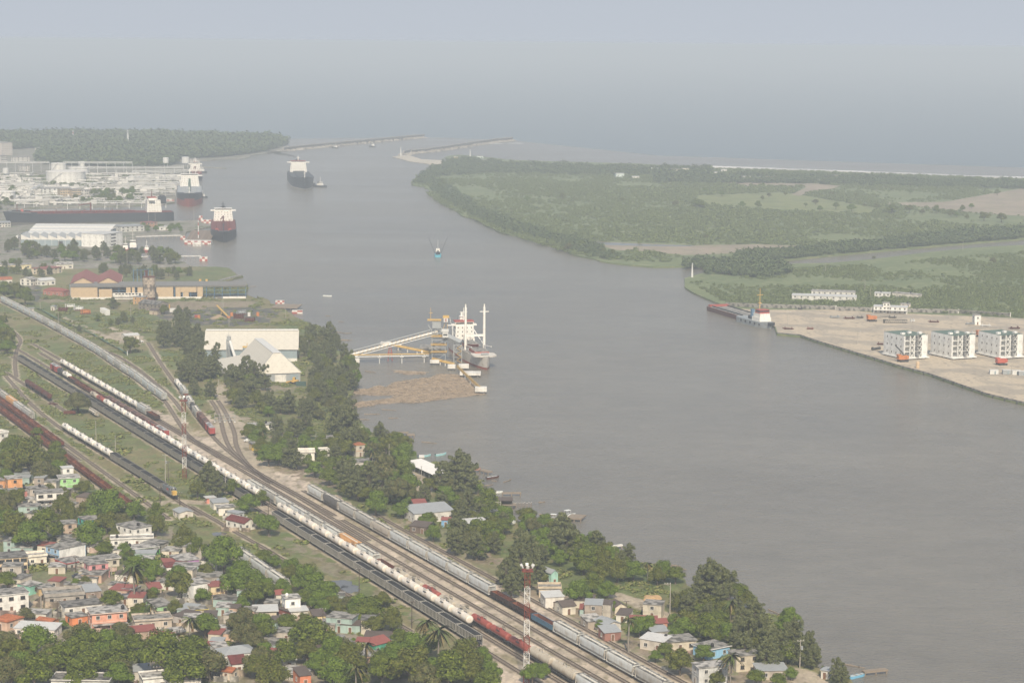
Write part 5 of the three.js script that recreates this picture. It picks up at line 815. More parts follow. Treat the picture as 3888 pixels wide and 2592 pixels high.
// casuarina grove round the grain shed
wood('A', [0, 430, 180, 560, 230, 700, 340, 800, 400, 900, 330, 1050, 320, 1250, 250, 1300, 60, 1260, -120, 1000, -220, 760, -250, 560], 46, ['casu'], 0.85, 1.35, 0.8);
wood('A', [430, 950, 560, 960, 660, 1090, 760, 1310, 1235, 1330, 1270, 1000, 1220, 850, 1120, 780, 1110, 600, 1480, 640, 1600, 800, 1690, 950, 1680, 1100, 1560, 1260, 1620, 1380, 1700, 1500, 1400, 1450, 1000, 1420, 700, 1380, 520, 1340, 440, 1200], 95, ['casu', 'casu', 'casu', 'mango'], 0.75, 1.25, 0.8);
treeRow('casu', 'A', 620, 900, 110, 520, 1010, 90, 690, 960, 80, 790, 940, 70, 800, 1040, 60, 300, 770, 60);
wood('P', [250, 1290, 420, 1150, 560, 1160, 760, 1220, 800, 1310, 640, 1290, 520, 1340, 330, 1290], 14, ['casu', 'mango'], 0.4, 0.9);
treeRow('mango', 2, 220, 290, 90, 130, 240, 80, 30, 240, 90, 1105, 495, 36, 1160, 720, 90, 30, 650, 110, 60, 740, 80, 520, 465, 30, 645, 290, 26); treeRow('brown', 2, 690, 1240, 110);
wood(2, [0, 20, 500, 0, 520, 120, 300, 160, 0, 150], 16, ['mango', 'casu'], 0.6, 1.0); wood(2, [850, 60, 1500, 90, 1700, 90, 1680, 150, 1420, 165, 900, 110], 22, ['casu', 'mango'], 0.7, 1.0);
wood('H', [-40, 420, 120, 420, 150, 640, 60, 760, -60, 720], 5, ['mango'], 0.9, 1.2);
wood(1, [60, 1130, 480, 1150, 1000, 1200, 1600, 1240, 1640, 1300, 1100, 1310, 800, 1300, 400, 1260, 60, 1250], 60, ['mango', 'casu'], 0.8, 1.2, 0.9);
wood(1, [1230, 960, 1640, 980, 1640, 1030, 1230, 1020], 16, ['mango', 'bright'], 0.5, 0.8); wood(1, [720, 740, 900, 670, 1200, 650, 1210, 720, 1130, 770, 730, 775], 18, ['mango'], 1, 1.3);
wood(1, [80, 640, 160, 640, 140, 700, 80, 700], 4, ['mango'], 0.9, 1.1); wood(1, [640, 690, 720, 680, 720, 730, 650, 740], 3, ['mango'], 0.9, 1.1); wood(1, [-40, 760, 110, 740, 110, 800, -40, 900], 6, ['mango', 'palm'], 0.9, 1.2);
// ---------------------------------------------------------------- ships: local x runs to the bow, y = 0 is the waterline
function hullBand(L, B, y0, y1, sheer, flare) {                         // skin between two heights
  const pos = [], N = 28, half = (t, y) => { let b = 1; if (t > 0.62) b = Math.pow(Math.max(0, 1 - Math.pow((t - 0.62) / 0.38, 2.2)), 0.75); if (t < 0.1) b = 0.72 + 0.28 * Math.sqrt(t / 0.1); const f = t > 0.62 ? 1 - (1 - (y + 1) / (sheer + 3)) * flare * ((t - 0.62) / 0.38) : 1; return B / 2 * Math.max(0, b * f); };
  const X = (t, y) => (t - 0.5) * L + (t > 0.9 ? (t - 0.9) / 0.1 * (y / Math.max(4, y1)) * L * 0.025 : 0), Yt = (t, y) => y + (y === y1 && t > 0.8 ? (t - 0.8) / 0.2 * sheer * 0.22 : 0);
  const P3 = (i, y, s) => { const t = i / N; return [X(t, y), Yt(t, y), s * half(t, y)]; };
  for (const s of [-1, 1]) for (let i = 0; i < N; i++) { const a = P3(i, y0, s), b = P3(i + 1, y0, s), c = P3(i + 1, y1, s), d = P3(i, y1, s); pos.push(...a, ...b, ...c, ...a, ...c, ...d); }
  const a = P3(0, y0, -1), b = P3(0, y0, 1), c = P3(0, y1, 1), d = P3(0, y1, -1); pos.push(...a, ...b, ...c, ...a, ...c, ...d);
  for (let i = 0; i < N; i++) { const e = P3(i, y1, -1), f = P3(i + 1, y1, -1), g = P3(i + 1, y1, 1), h = P3(i, y1, 1); pos.push(...e, ...f, ...g, ...e, ...g, ...h); }
  const g = new THREE.BufferGeometry(); g.setAttribute('position', new THREE.Float32BufferAttribute(pos, 3)); g.computeVertexNormals(); return fix(g);
}
const shipK = mat(lin(0.018, 0.022, 0.030), 'dirtpaint', 0.55), shipRed = mat(lin(0.32, 0.06, 0.035), 'dirtpaint', 0.65), shipW = mat(lin(0.76, 0.75, 0.71), 'dirtpaint', 0.55), deckRed = mat(lin(0.27, 0.055, 0.045), 'rust', 0.8), shipGrey = mat(lin(0.26, 0.29, 0.31), 'dirtpaint', 0.6), craneG = mat(lin(0.14, 0.22, 0.18), 'grain', 0.7), rustW = mat(lin(0.58, 0.55, 0.50), 'dirtpaint', 0.65), yellow = mat(lin(0.55, 0.36, 0.10), 'dirtpaint', 0.7), cyanB = mat(lin(0.10, 0.42, 0.55), 'grain', 0.5), concreteW = mat(lin(0.66, 0.64, 0.60), 'wall', 0.85), concrete = mat(lin(0.40, 0.38, 0.35), 'stain', 0.9), steelW = mat(lin(0.68, 0.68, 0.66), 'grain', 0.6), steelG = mat(lin(0.34, 0.36, 0.37), 'grain', 0.6), redPaint = mat(lin(0.38, 0.075, 0.055), 'grain', 0.7), orangeP = mat(lin(0.48, 0.18, 0.06), 'dirtpaint', 0.7), tanP = mat(lin(0.56, 0.42, 0.27), 'wall', 0.85), wood_ = mat(lin(0.26, 0.21, 0.16), 'grain', 0.95), blueSt = mat(lin(0.10, 0.20, 0.32), 'grain', 0.7);
function house_(o, x, w, d, y, levels, m, lh = 2.7) {                    // stepped white accommodation block with window rows
  for (let k = 0; k < levels; k++) { const s = 1 - 0.03 * k, deckN = part(o, 'deckhouse', box(w * s, lh - 0.12, d * s, x, y + k * lh + lh / 2, 0), m); const n = Math.max(3, Math.floor(d * s / 3)), win = []; for (let i = 0; i < n; i++) win.push(box(0.12, 0.7, 0.8, x + w * s / 2 + 0.03, y + k * lh + lh * 0.6, -d * s / 2 + (i + 0.5) * d * s / n)); for (let i = 0; i < Math.floor(w / 3); i++) for (const q of [-1, 1]) win.push(box(0.8, 0.7, 0.12, x - w * s / 2 + (i + 0.5) * 3, y + k * lh + lh * 0.6, q * (d * s / 2 + 0.03))); fine(part(deckN, 'windows', win, paneMat)); }
  return y + levels * lh;
}
function bigShip({ L, B, D, boot, hull, deck, tower, levels, funnel, cargo, mastC = shipW, sternHouse = true, bridgeTop = shipW, waterline }) {
  const o = new THREE.Group();
  if (boot > 0.3) part(o, 'boot_topping', hullBand(L, B, -1.5, boot, D, 0.25), waterline || shipRed); part(o, 'hull', hullBand(L, B * 1.002, boot > 0.3 ? boot + 0.01 : -1.5, D, D, 0.25), hull);
  part(o, 'deck', hullBand(L * 0.985, B * 0.96, D + 0.02, D + 0.25, 0.2, 0), deck);
  part(o, 'bow_bulwark', [bar(V3(L * 0.36, D + 1.1, B * 0.44), V3(L * 0.47, D + 2.2, B * 0.2), 1.8, 0.25), bar(V3(L * 0.36, D + 1.1, -B * 0.44), V3(L * 0.47, D + 2.2, -B * 0.2), 1.8, 0.25)], hull);
  const hx = -L * 0.38, w = L * 0.09, top = house_(o, hx, w, B * 0.78, D + 0.25, levels, tower);
  const br = part(o, 'bridge', [box(w * 0.55, 2.6, B * 0.7, hx + w * 0.1, top + 1.3, 0), box(w * 0.4, 1.2, B * 1.02, hx + w * 0.18, top + 0.6, 0)], tower); fine(part(br, 'bridge_windows', [box(0.15, 0.95, B * 0.66, hx + w * 0.1 + w * 0.275 + 0.05, top + 1.75, 0)], paneMat)); part(br, 'bridge_roof', box(w * 0.6, 0.3, B * 0.72, hx + w * 0.1, top + 2.75, 0), bridgeTop);
  part(o, 'radar_mast', [box(0.9, 7, 0.9, hx + w * 0.1, top + 6.3, 0), box(0.6, 0.5, 5, hx + w * 0.1, top + 7.2, 0), box(1.8, 0.6, 1.8, hx + w * 0.1, top + 4.6, 0)], mastC);
  part(o, 'funnel', [box(w * 0.55, 8, B * 0.22, hx - w * 0.6, top - 0.5, 0), box(w * 0.35, 1.2, B * 0.12, hx - w * 0.6, top + 4, 0)], funnel);
  part(o, 'foremast', [box(0.8, 10, 0.8, L * 0.44, D + 5, 0), box(0.4, 0.4, 3.4, L * 0.44, D + 8, 0)], mastC);
  if (cargo === 'hatches') for (let k = 0; k < 6; k++) { const x = L * (-0.27 + k * 0.115); part(o, 'hatch_cover', box(L * 0.08, 1.9, B * 0.5, x, D + 1.2, 0), deck); }
  if (cargo === 'cranes') for (let k = 0; k < 4; k++) { const x = L * (-0.25 + k * 0.165), c = part(o, 'deck_crane', [cyl(1.4, 1.3, 9, x, D + 4.7, 0, 12), box(3.4, 3.4, 3.0, x, D + 10, 0)], craneG); part(c, 'jib', [bar(V3(x + 1, D + 10, 0.8), V3(x + 20, D + 13, 0.3), 0.7), bar(V3(x + 1, D + 10, -0.8), V3(x + 20, D + 13, -0.3), 0.7)], craneG); if (k < 4) part(o, 'hatch_cover', box(L * 0.1, 1.8, B * 0.55, x + L * 0.08, D + 1.15, 0), deck); }
  if (cargo === 'pipes') { for (const z of [-3, -1, 1, 3]) part(o, 'deck_pipe', cyl(0.4, 0.4, L * 0.66, L * 0.06, D + 1.4, z, 8, 'x'), deck); for (let k = 0; k < 7; k++) part(o, 'deck_vent', [cyl(0.35, 0.35, 3.5, L * (-0.22 + k * 0.085), D + 1.9, B * 0.26 * (k % 2 ? 1 : -1), 8), box(2.4, 1.4, 2.4, L * (-0.2 + k * 0.085), D + 0.9, -B * 0.2)], deck); part(o, 'hose_crane', [cyl(0.8, 0.7, 11, 0, D + 5.5, 0, 10), bar(V3(0, D + 10.5, 0), V3(13, D + 8, 3), 0.8)], deck); for (const z of [-1, 1]) part(o, 'winch_drum', cyl(1.9, 1.9, 2.4, L * 0.41, D + 2.1, z * B * 0.25, 14, 'x'), redPaint); }
  return o;
}
function setShip(o, name, label, bow, stern, L, cat = 'ship') { o.name = numbered(name); scene.add(o); const d = V3().subVectors(bow, stern).normalize(); o.position.set(bow.x - d.x * L / 2, 0, bow.z - d.z * L / 2); o.rotation.y = angleOf(stern, bow); o.userData = { label, category: cat }; return o; }
const W0 = (s, x, y) => GZ(s, x, y, 0);
setShip(bigShip({ L: 178, B: 27, D: 9.5, boot: 0, hull: shipK, deck: deckRed, tower: shipW, levels: 4, funnel: shipK, cargo: 'pipes', mastC: shipK }), 'tanker_ship', 'black hulled tanker with red deck moored at the checkered pier', W0(1, 1995, 1108), W0(1, 1990, 905), 178);
setShip(bigShip({ L: 190, B: 32.2, D: 14.5, boot: 7.6, hull: shipK, deck: steelG, tower: shipW, levels: 5, funnel: shipK, cargo: 'cranes' }), 'bulk_carrier', 'light bulk carrier showing a wide orange red boot', W0(1, 1688, 790), W0(1, 1700, 600), 190);
setShip(bigShip({ L: 186, B: 30, D: 10, boot: 0, hull: shipK, deck: deckRed, tower: shipW, levels: 5, funnel: shipK, cargo: 'pipes', bridgeTop: redPaint, mastC: deckRed }), 'tanker_ship', 'long black tanker lying broadside in the terminal slip', W0(1, 60, 925), W0(1, 1510, 905), 186);
setShip(bigShip({ L: 200, B: 32, D: 14, boot: 0.9, hull: shipK, deck: shipK, tower: shipW, levels: 5, funnel: shipK, cargo: 'hatches', waterline: rustW, bridgeTop: redPaint }), 'bulk_carrier', 'black bulk carrier leaving down the middle of the channel, trailing smoke', W0('F', 1290, 528), W0('F', 1215, 440), 200);
setShip(bigShip({ L: 120, B: 20, D: 8, boot: 0, hull: shipK, deck: deckRed, tower: shipW, levels: 4, funnel: shipRed, cargo: 'pipes' }), 'tanker_ship', 'farther tanker moored behind the light bulk carrier', W0(1, 1745, 560), W0(1, 1740, 480), 120);
// small craft
function tug(hullM, L = 26, B = 8.5, houseM = shipW) { const o = new THREE.Group(), k = L / 26; part(o, 'hull', hullBand(L, B, -1, 2.4 * k, 2.4, 0.3), hullM); part(o, 'deckhouse', box(8 * k, 2.6 * k, 5 * k, 0, 3.7 * k, 0), houseM); const w = part(o, 'wheelhouse', box(4 * k, 2.6 * k, 4 * k, 1 * k, 6.3 * k, 0), houseM); fine(part(w, 'windows', box(4.1 * k, 0.9 * k, 4.1 * k, 1 * k, 6.7 * k, 0), paneMat)); part(o, 'funnel', box(1.6 * k, 3.4 * k, 1.8 * k, -3.6 * k, 5.8 * k, 0), shipK); part(o, 'mast', [cyl(0.2, 0.15, 8 * k, 0.5 * k, 11 * k, 0, 8), box(0.2, 0.2, 2.5 * k, 0.5 * k, 12 * k, 0)], houseM); return o; }
setShip(tug(shipK), 'tug_boat', 'tug with tall white mast beside the departing carrier', W0('F', 1452, 512), W0('F', 1390, 508), 26, 'boat');
setShip(tug(shipK, 22), 'tug_boat', 'dark tug half hidden by the departing carrier', W0('F', 1362, 492), W0('F', 1330, 488), 22, 'boat');
setShip(tug(shipK), 'tug_boat', 'tug moored at the low spit behind the oil pier', W0('F', 558, 405), W0('F', 490, 400), 26, 'boat');
setShip(tug(shipK, 18), 'tug_boat', 'small tug beside the light bulk carrier', W0(1, 1850, 708), W0(1, 1810, 705), 18, 'boat');
setShip(tug(shipK, 20), 'tug_boat', 'dark boat below the north jetty shore end', W0('F', 1535, 222), W0('F', 1495, 218), 20, 'boat');
setShip(tug(shipK, 22), 'tug_boat', 'trawler with raised mast passing the north jetty', W0('F', 1808, 212), W0('F', 1778, 208), 22, 'boat');
setShip(tug(shipK, 34, 9), 'tug_boat', 'dark supply boat moored bow out beside the sawtooth warehouse', W0(1, 1190, 1190), W0(1, 1165, 1120), 34, 'boat');
setShip(tug(shipRed, 20, 6), 'tug_boat', 'small red hulled boat alone in the warehouse basin', W0(1, 1305, 1195), W0(1, 1318, 1150), 20, 'boat');
setShip(tug(redPaint, 26, 7), 'tug_boat', 'red bowed boat outside the supply boat', W0(1, 1115, 1195), W0(1, 1130, 1140), 26, 'boat');
{ const o = new THREE.Group(); part(o, 'hull', hullBand(24, 6.5, -1, 2, 2, 0.3), cyanB); part(o, 'wheelhouse', [box(5, 3, 4, 3, 3.6, 0), box(3.4, 2, 3.4, 3.5, 6, 0)], shipW); part(o, 'deck_gear', [box(6, 2.4, 4.4, -5, 3.2, 0), box(2, 3.4, 2, -2, 4, 0)], shipK); part(o, 'mast', [cyl(0.22, 0.15, 15, 1, 8.5, 0, 8), cyl(0.18, 0.14, 15, -3, 8.5, 0, 8)], steelW); for (const s of [-1, 1]) part(o, 'outrigger', bar(V3(0, 2.4, s * 2.8), V3(-0.5, 18, s * 9), 0.35), shipK);
  setShip(o, 'shrimp_boat', 'pale blue shrimp boat with raised outriggers in mid channel', W0('D', 318, 915), W0('D', 318, 935), 24, 'boat'); }
// the workboat and barge on the far quay
{ const o = new THREE.Group(); part(o, 'hull', hullBand(46, 12, -1, 4.2, 4.2, 0.3), shipGrey); part(o, 'deckhouse', [box(12, 3, 9.5, 8, 5.7, 0), box(10, 2.8, 8.5, 8.5, 8.6, 0)], shipW); const w = part(o, 'wheelhouse', box(7, 2.8, 8, 9, 11.4, 0), redPaint); fine(part(w, 'windows', box(7.1, 1.0, 8.1, 9, 11.7, 0), paneMat)); part(o, 'mast', [cyl(0.35, 0.2, 16, 5, 20, 0, 8), box(0.4, 0.4, 5, 5, 23, 0), box(2, 0.5, 2, 5, 17, 0)], yellow); part(o, 'funnel', [box(2.4, 6, 2.2, -1, 9, 2.6), box(2.4, 6, 2.2, -1, 9, -2.6)], blueSt); part(o, 'tow_winch', [box(4, 2.4, 5, -6, 5.4, 0), cyl(1.1, 1.1, 4, -8, 5.4, 0, 12, 'z')], shipK); for (let k = 0; k < 5; k++) for (const s of [-1, 1]) part(o, 'tyre_fender', fix(new THREE.TorusGeometry(0.7, 0.3, 6, 12)).translate(-12 + k * 7, 2.6, s * 6.2), shipK); part(o, 'bow_fender', box(1.6, 2.2, 5, 23.2, 3.6, 0), shipK);
  setShip(o, 'anchor_tug', 'grey anchor handling tug with red wheelhouse at the far quay', W0('C', 600, 545), W0('C', 430, 500), 46, 'boat'); }
{ const o = thing('deck_barge', 'flat rusty deck barge lying along the far quay', 'barge', W0('C', 345, 455).setY(0), 0), a = W0('C', 225, 415), b = W0('C', 470, 488), L = a.distanceTo(b); o.position.set((a.x + b.x) / 2, 0, (a.z + b.z) / 2); o.rotation.y = angleOf(a, b); part(o, 'hull', rbox(L, 4.4, 18, 0.5, 0, 1.2, 0), M.rustDk); part(o, 'deck_plate', box(L - 1, 0.16, 17, 0, 3.45, 0), concrete); part(o, 'coaming', [box(L - 6, 1.0, 0.3, 0, 4, 6.5), box(L - 6, 1.0, 0.3, 0, 4, -6.5)], shipK); part(o, 'bow_block', box(4, 1.4, 16, -L / 2 + 3, 4.2, 0), redPaint); }
// panga skiffs near the landings
function skiff(c) { const o = new THREE.Group(); const g = hullBand(7.6, 1.9, -0.2, 0.75, 0.8, 0.4); part(o, 'hull', g, c); part(o, 'interior', hullBand(6.8, 1.4, 0.76, 0.80, 0, 0), mat(lin(0.45, 0.5, 0.5), 'grain', 0.7)); part(o, 'thwart', [box(0.3, 0.08, 1.6, -1, 0.86, 0), box(0.3, 0.08, 1.6, 1, 0.86, 0)], wood_); part(o, 'outboard_motor', [box(0.4, 0.6, 0.4, -3.9, 0.9, 0), box(0.15, 0.9, 0.2, -3.95, 0.3, 0)], M.black); return o; }
const skW = mat(lin(0.72, 0.74, 0.72), 'grain', 0.5), skA = mat(lin(0.32, 0.60, 0.62), 'grain', 0.5), skB = mat(lin(0.16, 0.42, 0.62), 'grain', 0.5);
for (const [s, x0, y0, x1, y1, c, l] of [['8', 1868, 525, 1760, 545, skA, 'pale aqua skiff drifting off the white canopy landing'], ['8', 1730, 540, 1640, 552, skA, 'pale aqua skiff moored behind the white canopy'], ['8', 1520, 380, 1440, 385, skW, 'white skiff beside the small timber pier'], ['Q', 1068, 968, 962, 966, skW, 'white skiff alongside the broken piles'], ['7', 2090, 1458, 1945, 1492, skB, 'bright blue skiff at the lower right jetty'], ['Q', 1030, 812, 940, 826, M.rustDk, 'rusty skiff wreck off the red timber jetty'], ['A', 1460, 196, 1380, 192, skW, 'tiny white skiff in mid river off the old dock']])
  setShip(skiff(c), 'skiff', l, W0(s, x0, y0), W0(s, x1, y1), 7.6, 'boat');
function launch() { const o = new THREE.Group(); part(o, 'hull', hullBand(9, 2.6, -0.3, 1.0, 1, 0.4), skW); part(o, 'console', [box(1.2, 1.2, 1, 0, 1.6, 0)], steelG); part(o, 'canopy', [box(2.6, 0.1, 2, 0, 3.1, 0)], skW); part(o, 'canopy_post', [box(0.07, 2, 0.07, 1.1, 2.1, 0.9), box(0.07, 2, 0.07, 1.1, 2.1, -0.9), box(0.07, 2, 0.07, -1.1, 2.1, 0.9), box(0.07, 2, 0.07, -1.1, 2.1, -0.9)], steelW); return o; }
setShip(launch(), 'motor_launch', 'white motor launch with canopy at the end of the timber jetty', W0('Q', 1790, 1196), W0('Q', 1610, 1226), 9, 'boat');
setShip(launch(), 'motor_launch', 'white motor launch nearer the shore on the timber jetty', W0('Q', 1470, 1245), W0('Q', 1590, 1250), 9, 'boat');
{ const o = launch(); setShip(o, 'motor_launch', 'white boat hauled out on the grass beside the power pole', W0('Q', 1000, 1240), W0('Q', 1190, 1265), 9, 'boat'); const p = GZ('Q', 1095, 1262); o.position.set(p.x, LAND + 0.3, p.z); }

// ---------------------------------------------------------------- loading berth on the river
{ // the white cargo ship
  const o = new THREE.Group(), L = 100, B = 15.5, D = 7.2; part(o, 'boot_topping', hullBand(L, B, -1.5, 1.3, D, 0.35), shipRed); part(o, 'hull', hullBand(L, B * 1.003, 1.31, D, D, 0.35), rustW); part(o, 'deck', hullBand(L * 0.97, B * 0.95, D + 0.02, D + 0.2, 0.2, 0), concrete);
  part(o, 'forecastle', hullBand(L * 0.99, B * 0.99, D + 0.21, D + 1.0, 1, 0).scale(0.16, 1, 1).translate(L * 0.405, 0.3, 0), rustW);
  const top = house_(o, -L * 0.30, 12, B * 0.86, D + 0.2, 4, shipW); const br = part(o, 'bridge', [box(7, 2.6, B * 0.8, -L * 0.29, top + 1.3, 0), box(4, 1.1, B * 1.08, -L * 0.28, top + 0.55, 0)], shipW); fine(part(br, 'bridge_windows', box(0.14, 1.0, B * 0.74, -L * 0.29 + 3.56, top + 1.7, 0), paneMat)); part(br, 'bridge_roof', box(7.4, 0.7, B * 0.84, -L * 0.29, top + 2.95, 0), redPaint);
  part(o, 'funnel', [box(4, 6, 3.2, -L * 0.36, top + 2.5, 0), cyl(0.8, 0.8, 2.6, -L * 0.36, top + 6.4, 0, 10)], shipW); part(o, 'radar_mast', [cyl(0.3, 0.2, 9, -L * 0.29, top + 7.4, 0, 8), box(0.3, 0.3, 5, -L * 0.29, top + 9, 0)], shipW);
  for (const s of [-1, 1]) { part(o, 'king_post', [cyl(0.95, 0.75, 28, L * 0.10, D + 14, s * 6.2, 12), cyl(0.5, 0.4, 2, L * 0.10, D + 29, s * 6.2, 10)], shipW); part(o, 'derrick_boom', bar(V3(L * 0.11, D + 3, s * 6), V3(-L * 0.14, D + 13, s * 2), 0.5), shipW); part(o, 'cargo_boom', bar(V3(L * 0.11, D + 3, s * 6), V3(L * 0.32, D + 5, s * 6.5), 0.5), shipW); }
  part(o, 'post_crossbeam', [box(1.2, 1.4, 12.4, L * 0.10, D + 9.5, 0)], shipW); part(o, 'crosstree', box(0.6, 0.5, 6, L * 0.10, D + 25, -6.2), shipW);
  for (const x of [-0.10, 0.24]) { const c = part(o, 'hatch_coaming', box(L * 0.2, 1.8, B * 0.6, x * L, D + 1.1, 0), redPaint); part(c, 'hatch_cover', box(L * 0.19, 0.3, B * 0.57, x * L, D + 2.17, 0), concrete); }
  part(o, 'anchor_windlass', [box(2, 1.2, 4, L * 0.42, D + 2, 0), cyl(0.5, 0.5, 5, L * 0.43, D + 2, 0, 10, 'z')], steelG);
  setShip(o, 'cargo_ship', 'white cargo ship with twin king posts at the loading berth', W0('B', 2012, 955), W0('B', 1640, 672), L);
}
const frameTower = (o, name, x, z, w, d, y0, y1, m, n = 4) => { for (const sx of [-1, 1]) for (const sz of [-1, 1]) part(o, name + '_leg', box(0.5, y1 - y0, 0.5, x + sx * w / 2, (y0 + y1) / 2, z + sz * d / 2), m); const br = []; for (let k = 0; k < n; k++) { const a = y0 + k * (y1 - y0) / n, b = a + (y1 - y0) / n, f = k % 2 ? -1 : 1; for (const sz of [-1, 1]) { br.push(bar(V3(x - f * w / 2, a, z + sz * d / 2), V3(x + f * w / 2, b, z + sz * d / 2), 0.25), box(w, 0.35, 0.3, x, b, z + sz * d / 2)); } for (const sx of [-1, 1]) br.push(bar(V3(x + sx * w / 2, a, z - f * d / 2), V3(x + sx * w / 2, b, z + f * d / 2), 0.25), box(0.3, 0.35, d, x + sx * w / 2, b, z)); } fine(part(o, 'bracing', br, m)); };
{
  const at = (x, y) => W0('B', x, y), base = at(1395, 850);
  const o = thing('ship_loader', 'grey and yellow ship loader tower beside the white cargo ship', 'loader', V3(base.x, 0, base.z));
  frameTower(o, 'tower', 0, -4, 8.6, 8, 0, 19, steelG); frameTower(o, 'rear_tower', 12.5, 4, 5, 5, 0, 12, steelG, 3);
  for (const y of [6.3, 11, 16.5]) part(o, 'platform', [box(10.4, 0.25, 10, 0, y, -4), box(10.4, 0.1, 0.1, 0, y + 1.1, 1), box(10.4, 0.1, 0.1, 0, y + 0.6, 1)], yellow);
  const mh = part(o, 'machine_house', box(5.4, 5, 6, -1.5, 24.2, -4), steelG); part(mh, 'roof_deck', [box(9, 0.3, 7.4, -3, 26.9, -4), box(9, 0.1, 0.1, -3, 27.9, -0.4), box(9, 0.1, 0.1, -3, 27.4, -0.4), box(0.1, 1, 0.1, -7.4, 27.4, -0.4), box(0.1, 1, 0.1, 1.4, 27.4, -0.4)], yellow); part(mh, 'beacon_mast', [cyl(0.18, 0.12, 8, -5.4, 30.9, -4, 8), box(2.6, 0.25, 0.3, -5.4, 31.5, -4)], yellow);
  part(o, 'support_strut', [bar(V3(-4, 18.5, -4), V3(-7, 23.5, -4), 0.5), bar(V3(4, 18.5, -4), V3(1.2, 22, -4), 0.5), bar(V3(-3, 18.5, -2), V3(-2, 22, -2), 0.5), bar(V3(2, 18.5, -2), V3(0, 22, -2), 0.5)], steelG);
  const sg = part(o, 'sign_tower', [bar(V3(2, 19, -4), V3(4.4, 26, -3), 0.3), bar(V3(5.4, 19, -4), V3(5.4, 26, -3), 0.3), box(4, 1.4, 4, 4.6, 29.2, -3)], yellow); part(sg, 'sign_board', box(2.7, 2.6, 0.3, 4.5, 27.2, -1.2), steelW); part(sg, 'sign_mark', [box(1.0, 0.4, 0.06, 4.6, 27.9, -1.02), box(0.4, 0.8, 0.06, 4.15, 27.6, -1.02), box(1.0, 0.4, 0.06, 4.5, 27.2, -1.02), box(0.4, 0.8, 0.06, 4.85, 26.8, -1.02), box(1.0, 0.4, 0.06, 4.4, 26.5, -1.02)], redPaint);
  const cab = part(o, 'operator_cab', [box(3.6, 4.4, 3.6, 4.4, 18.6, 1.8), box(4.6, 1.4, 5, 4.2, 20.8, 1.6)], steelW); fine(part(cab, 'window', [box(2.6, 1.1, 0.1, 4.4, 18.2, 3.62)], paneMat));
  part(o, 'boom_gallery', bar(V3(5.5, 16.5, 0), V3(14.5, 13, 4), 2.6, 3.4), steelG); part(o, 'loading_spout', [cyl(0.45, 0.45, 7, 9, 20.2, -2, 10), cyl(0.45, 0.45, 3.6, 7.4, 23.6, -2, 10, 'x'), bar(V3(7, 29, -3), V3(9, 19, -3), 0.25)], steelW);
  part(o, 'stair_tower', Array.from({ length: 6 }, (_, k) => box(3.4, 0.15, 1.2, 13.5, 1.5 + k * 1.9, 7.6, 0, 0, k % 2 ? 0.5 : -0.5)), yellow);
  // gallery to the shore
  const a = at(235, 872), b = base, g = thing('conveyor_gallery', 'inclined white conveyor gallery from the bank to the ship loader', 'conveyor', V3(0, 0, 0));
  const p0 = V3(a.x, 5.2, a.z), p1 = V3(b.x - 1, 19.2, b.z - 4); const dir = V3().subVectors(p1, p0), len = dir.length(), up = V3(0, 1, 0); dir.normalize(); const side = V3().crossVectors(dir, up).normalize();
  part(g, 'belt_cover', bar(p0, p1, 1.3, 2.6), steelW); part(g, 'lower_chord', [bar(p0.clone().addScaledVector(side, 1.9).add(V3(0, -1.3, 0)), p1.clone().addScaledVector(side, 1.9).add(V3(0, -1.3, 0)), 0.35), bar(p0.clone().addScaledVector(side, -1.9).add(V3(0, -1.3, 0)), p1.clone().addScaledVector(side, -1.9).add(V3(0, -1.3, 0)), 0.35)], steelW); part(g, 'upper_chord', [bar(p0.clone().addScaledVector(side, -1.9).add(V3(0, 2.0, 0)), p1.clone().addScaledVector(side, -1.9).add(V3(0, 2.0, 0)), 0.45, 0.8)], steelG);
  const tr = []; for (let k = 0; k < 22; k++) for (const s of [-1.9, 1.9]) { const q = p0.clone().addScaledVector(dir, (k + 0.2) * len / 22).addScaledVector(side, s), r = p0.clone().addScaledVector(dir, (k + 0.9) * len / 22).addScaledVector(side, s); tr.push(bar(q.clone().add(V3(0, -1.3, 0)), r.clone().add(V3(0, 1.2, 0)), 0.14)); } fine(part(g, 'truss', tr, yellow));
  for (const t of [0.1, 0.47]) { const q = p0.clone().addScaledVector(dir, t * len); part(g, 'trestle', [bar(V3(q.x - 1.4, 0.5, q.z), V3(q.x - 0.5, q.y - 1.2, q.z), 0.5), bar(V3(q.x + 1.4, 0.5, q.z), V3(q.x + 0.5, q.y - 1.2, q.z), 0.5), box(3.4, 0.4, 0.5, q.x, q.y * 0.5, q.z)], t > 0.3 ? redPaint : steelW); }
  // pipe walkway
  const w = thing('pipe_walkway', 'low white pipe bridge under the conveyor gallery', 'walkway', V3(0, 0, 0)), q0 = at(250, 880), q1 = at(1270, 862); part(w, 'pipe', bar(V3(q0.x, 4.6, q0.z), V3(q1.x, 4.6, q1.z), 0.7, 0.7, 10), steelW); part(w, 'deck', bar(V3(q0.x, 5.6, q0.z - 2), V3(q1.x, 5.6, q1.z - 2), 0.5, 1.6), yellow); for (let k = 0; k < 4; k++) { const q = q0.clone().lerp(q1, 0.1 + 0.28 * k); part(w, 'support', [box(0.5, 5.4, 0.5, q.x, 2.6, q.z - 1), box(2.4, 0.4, 2.4, q.x, 4.0, q.z - 1)], steelW); }
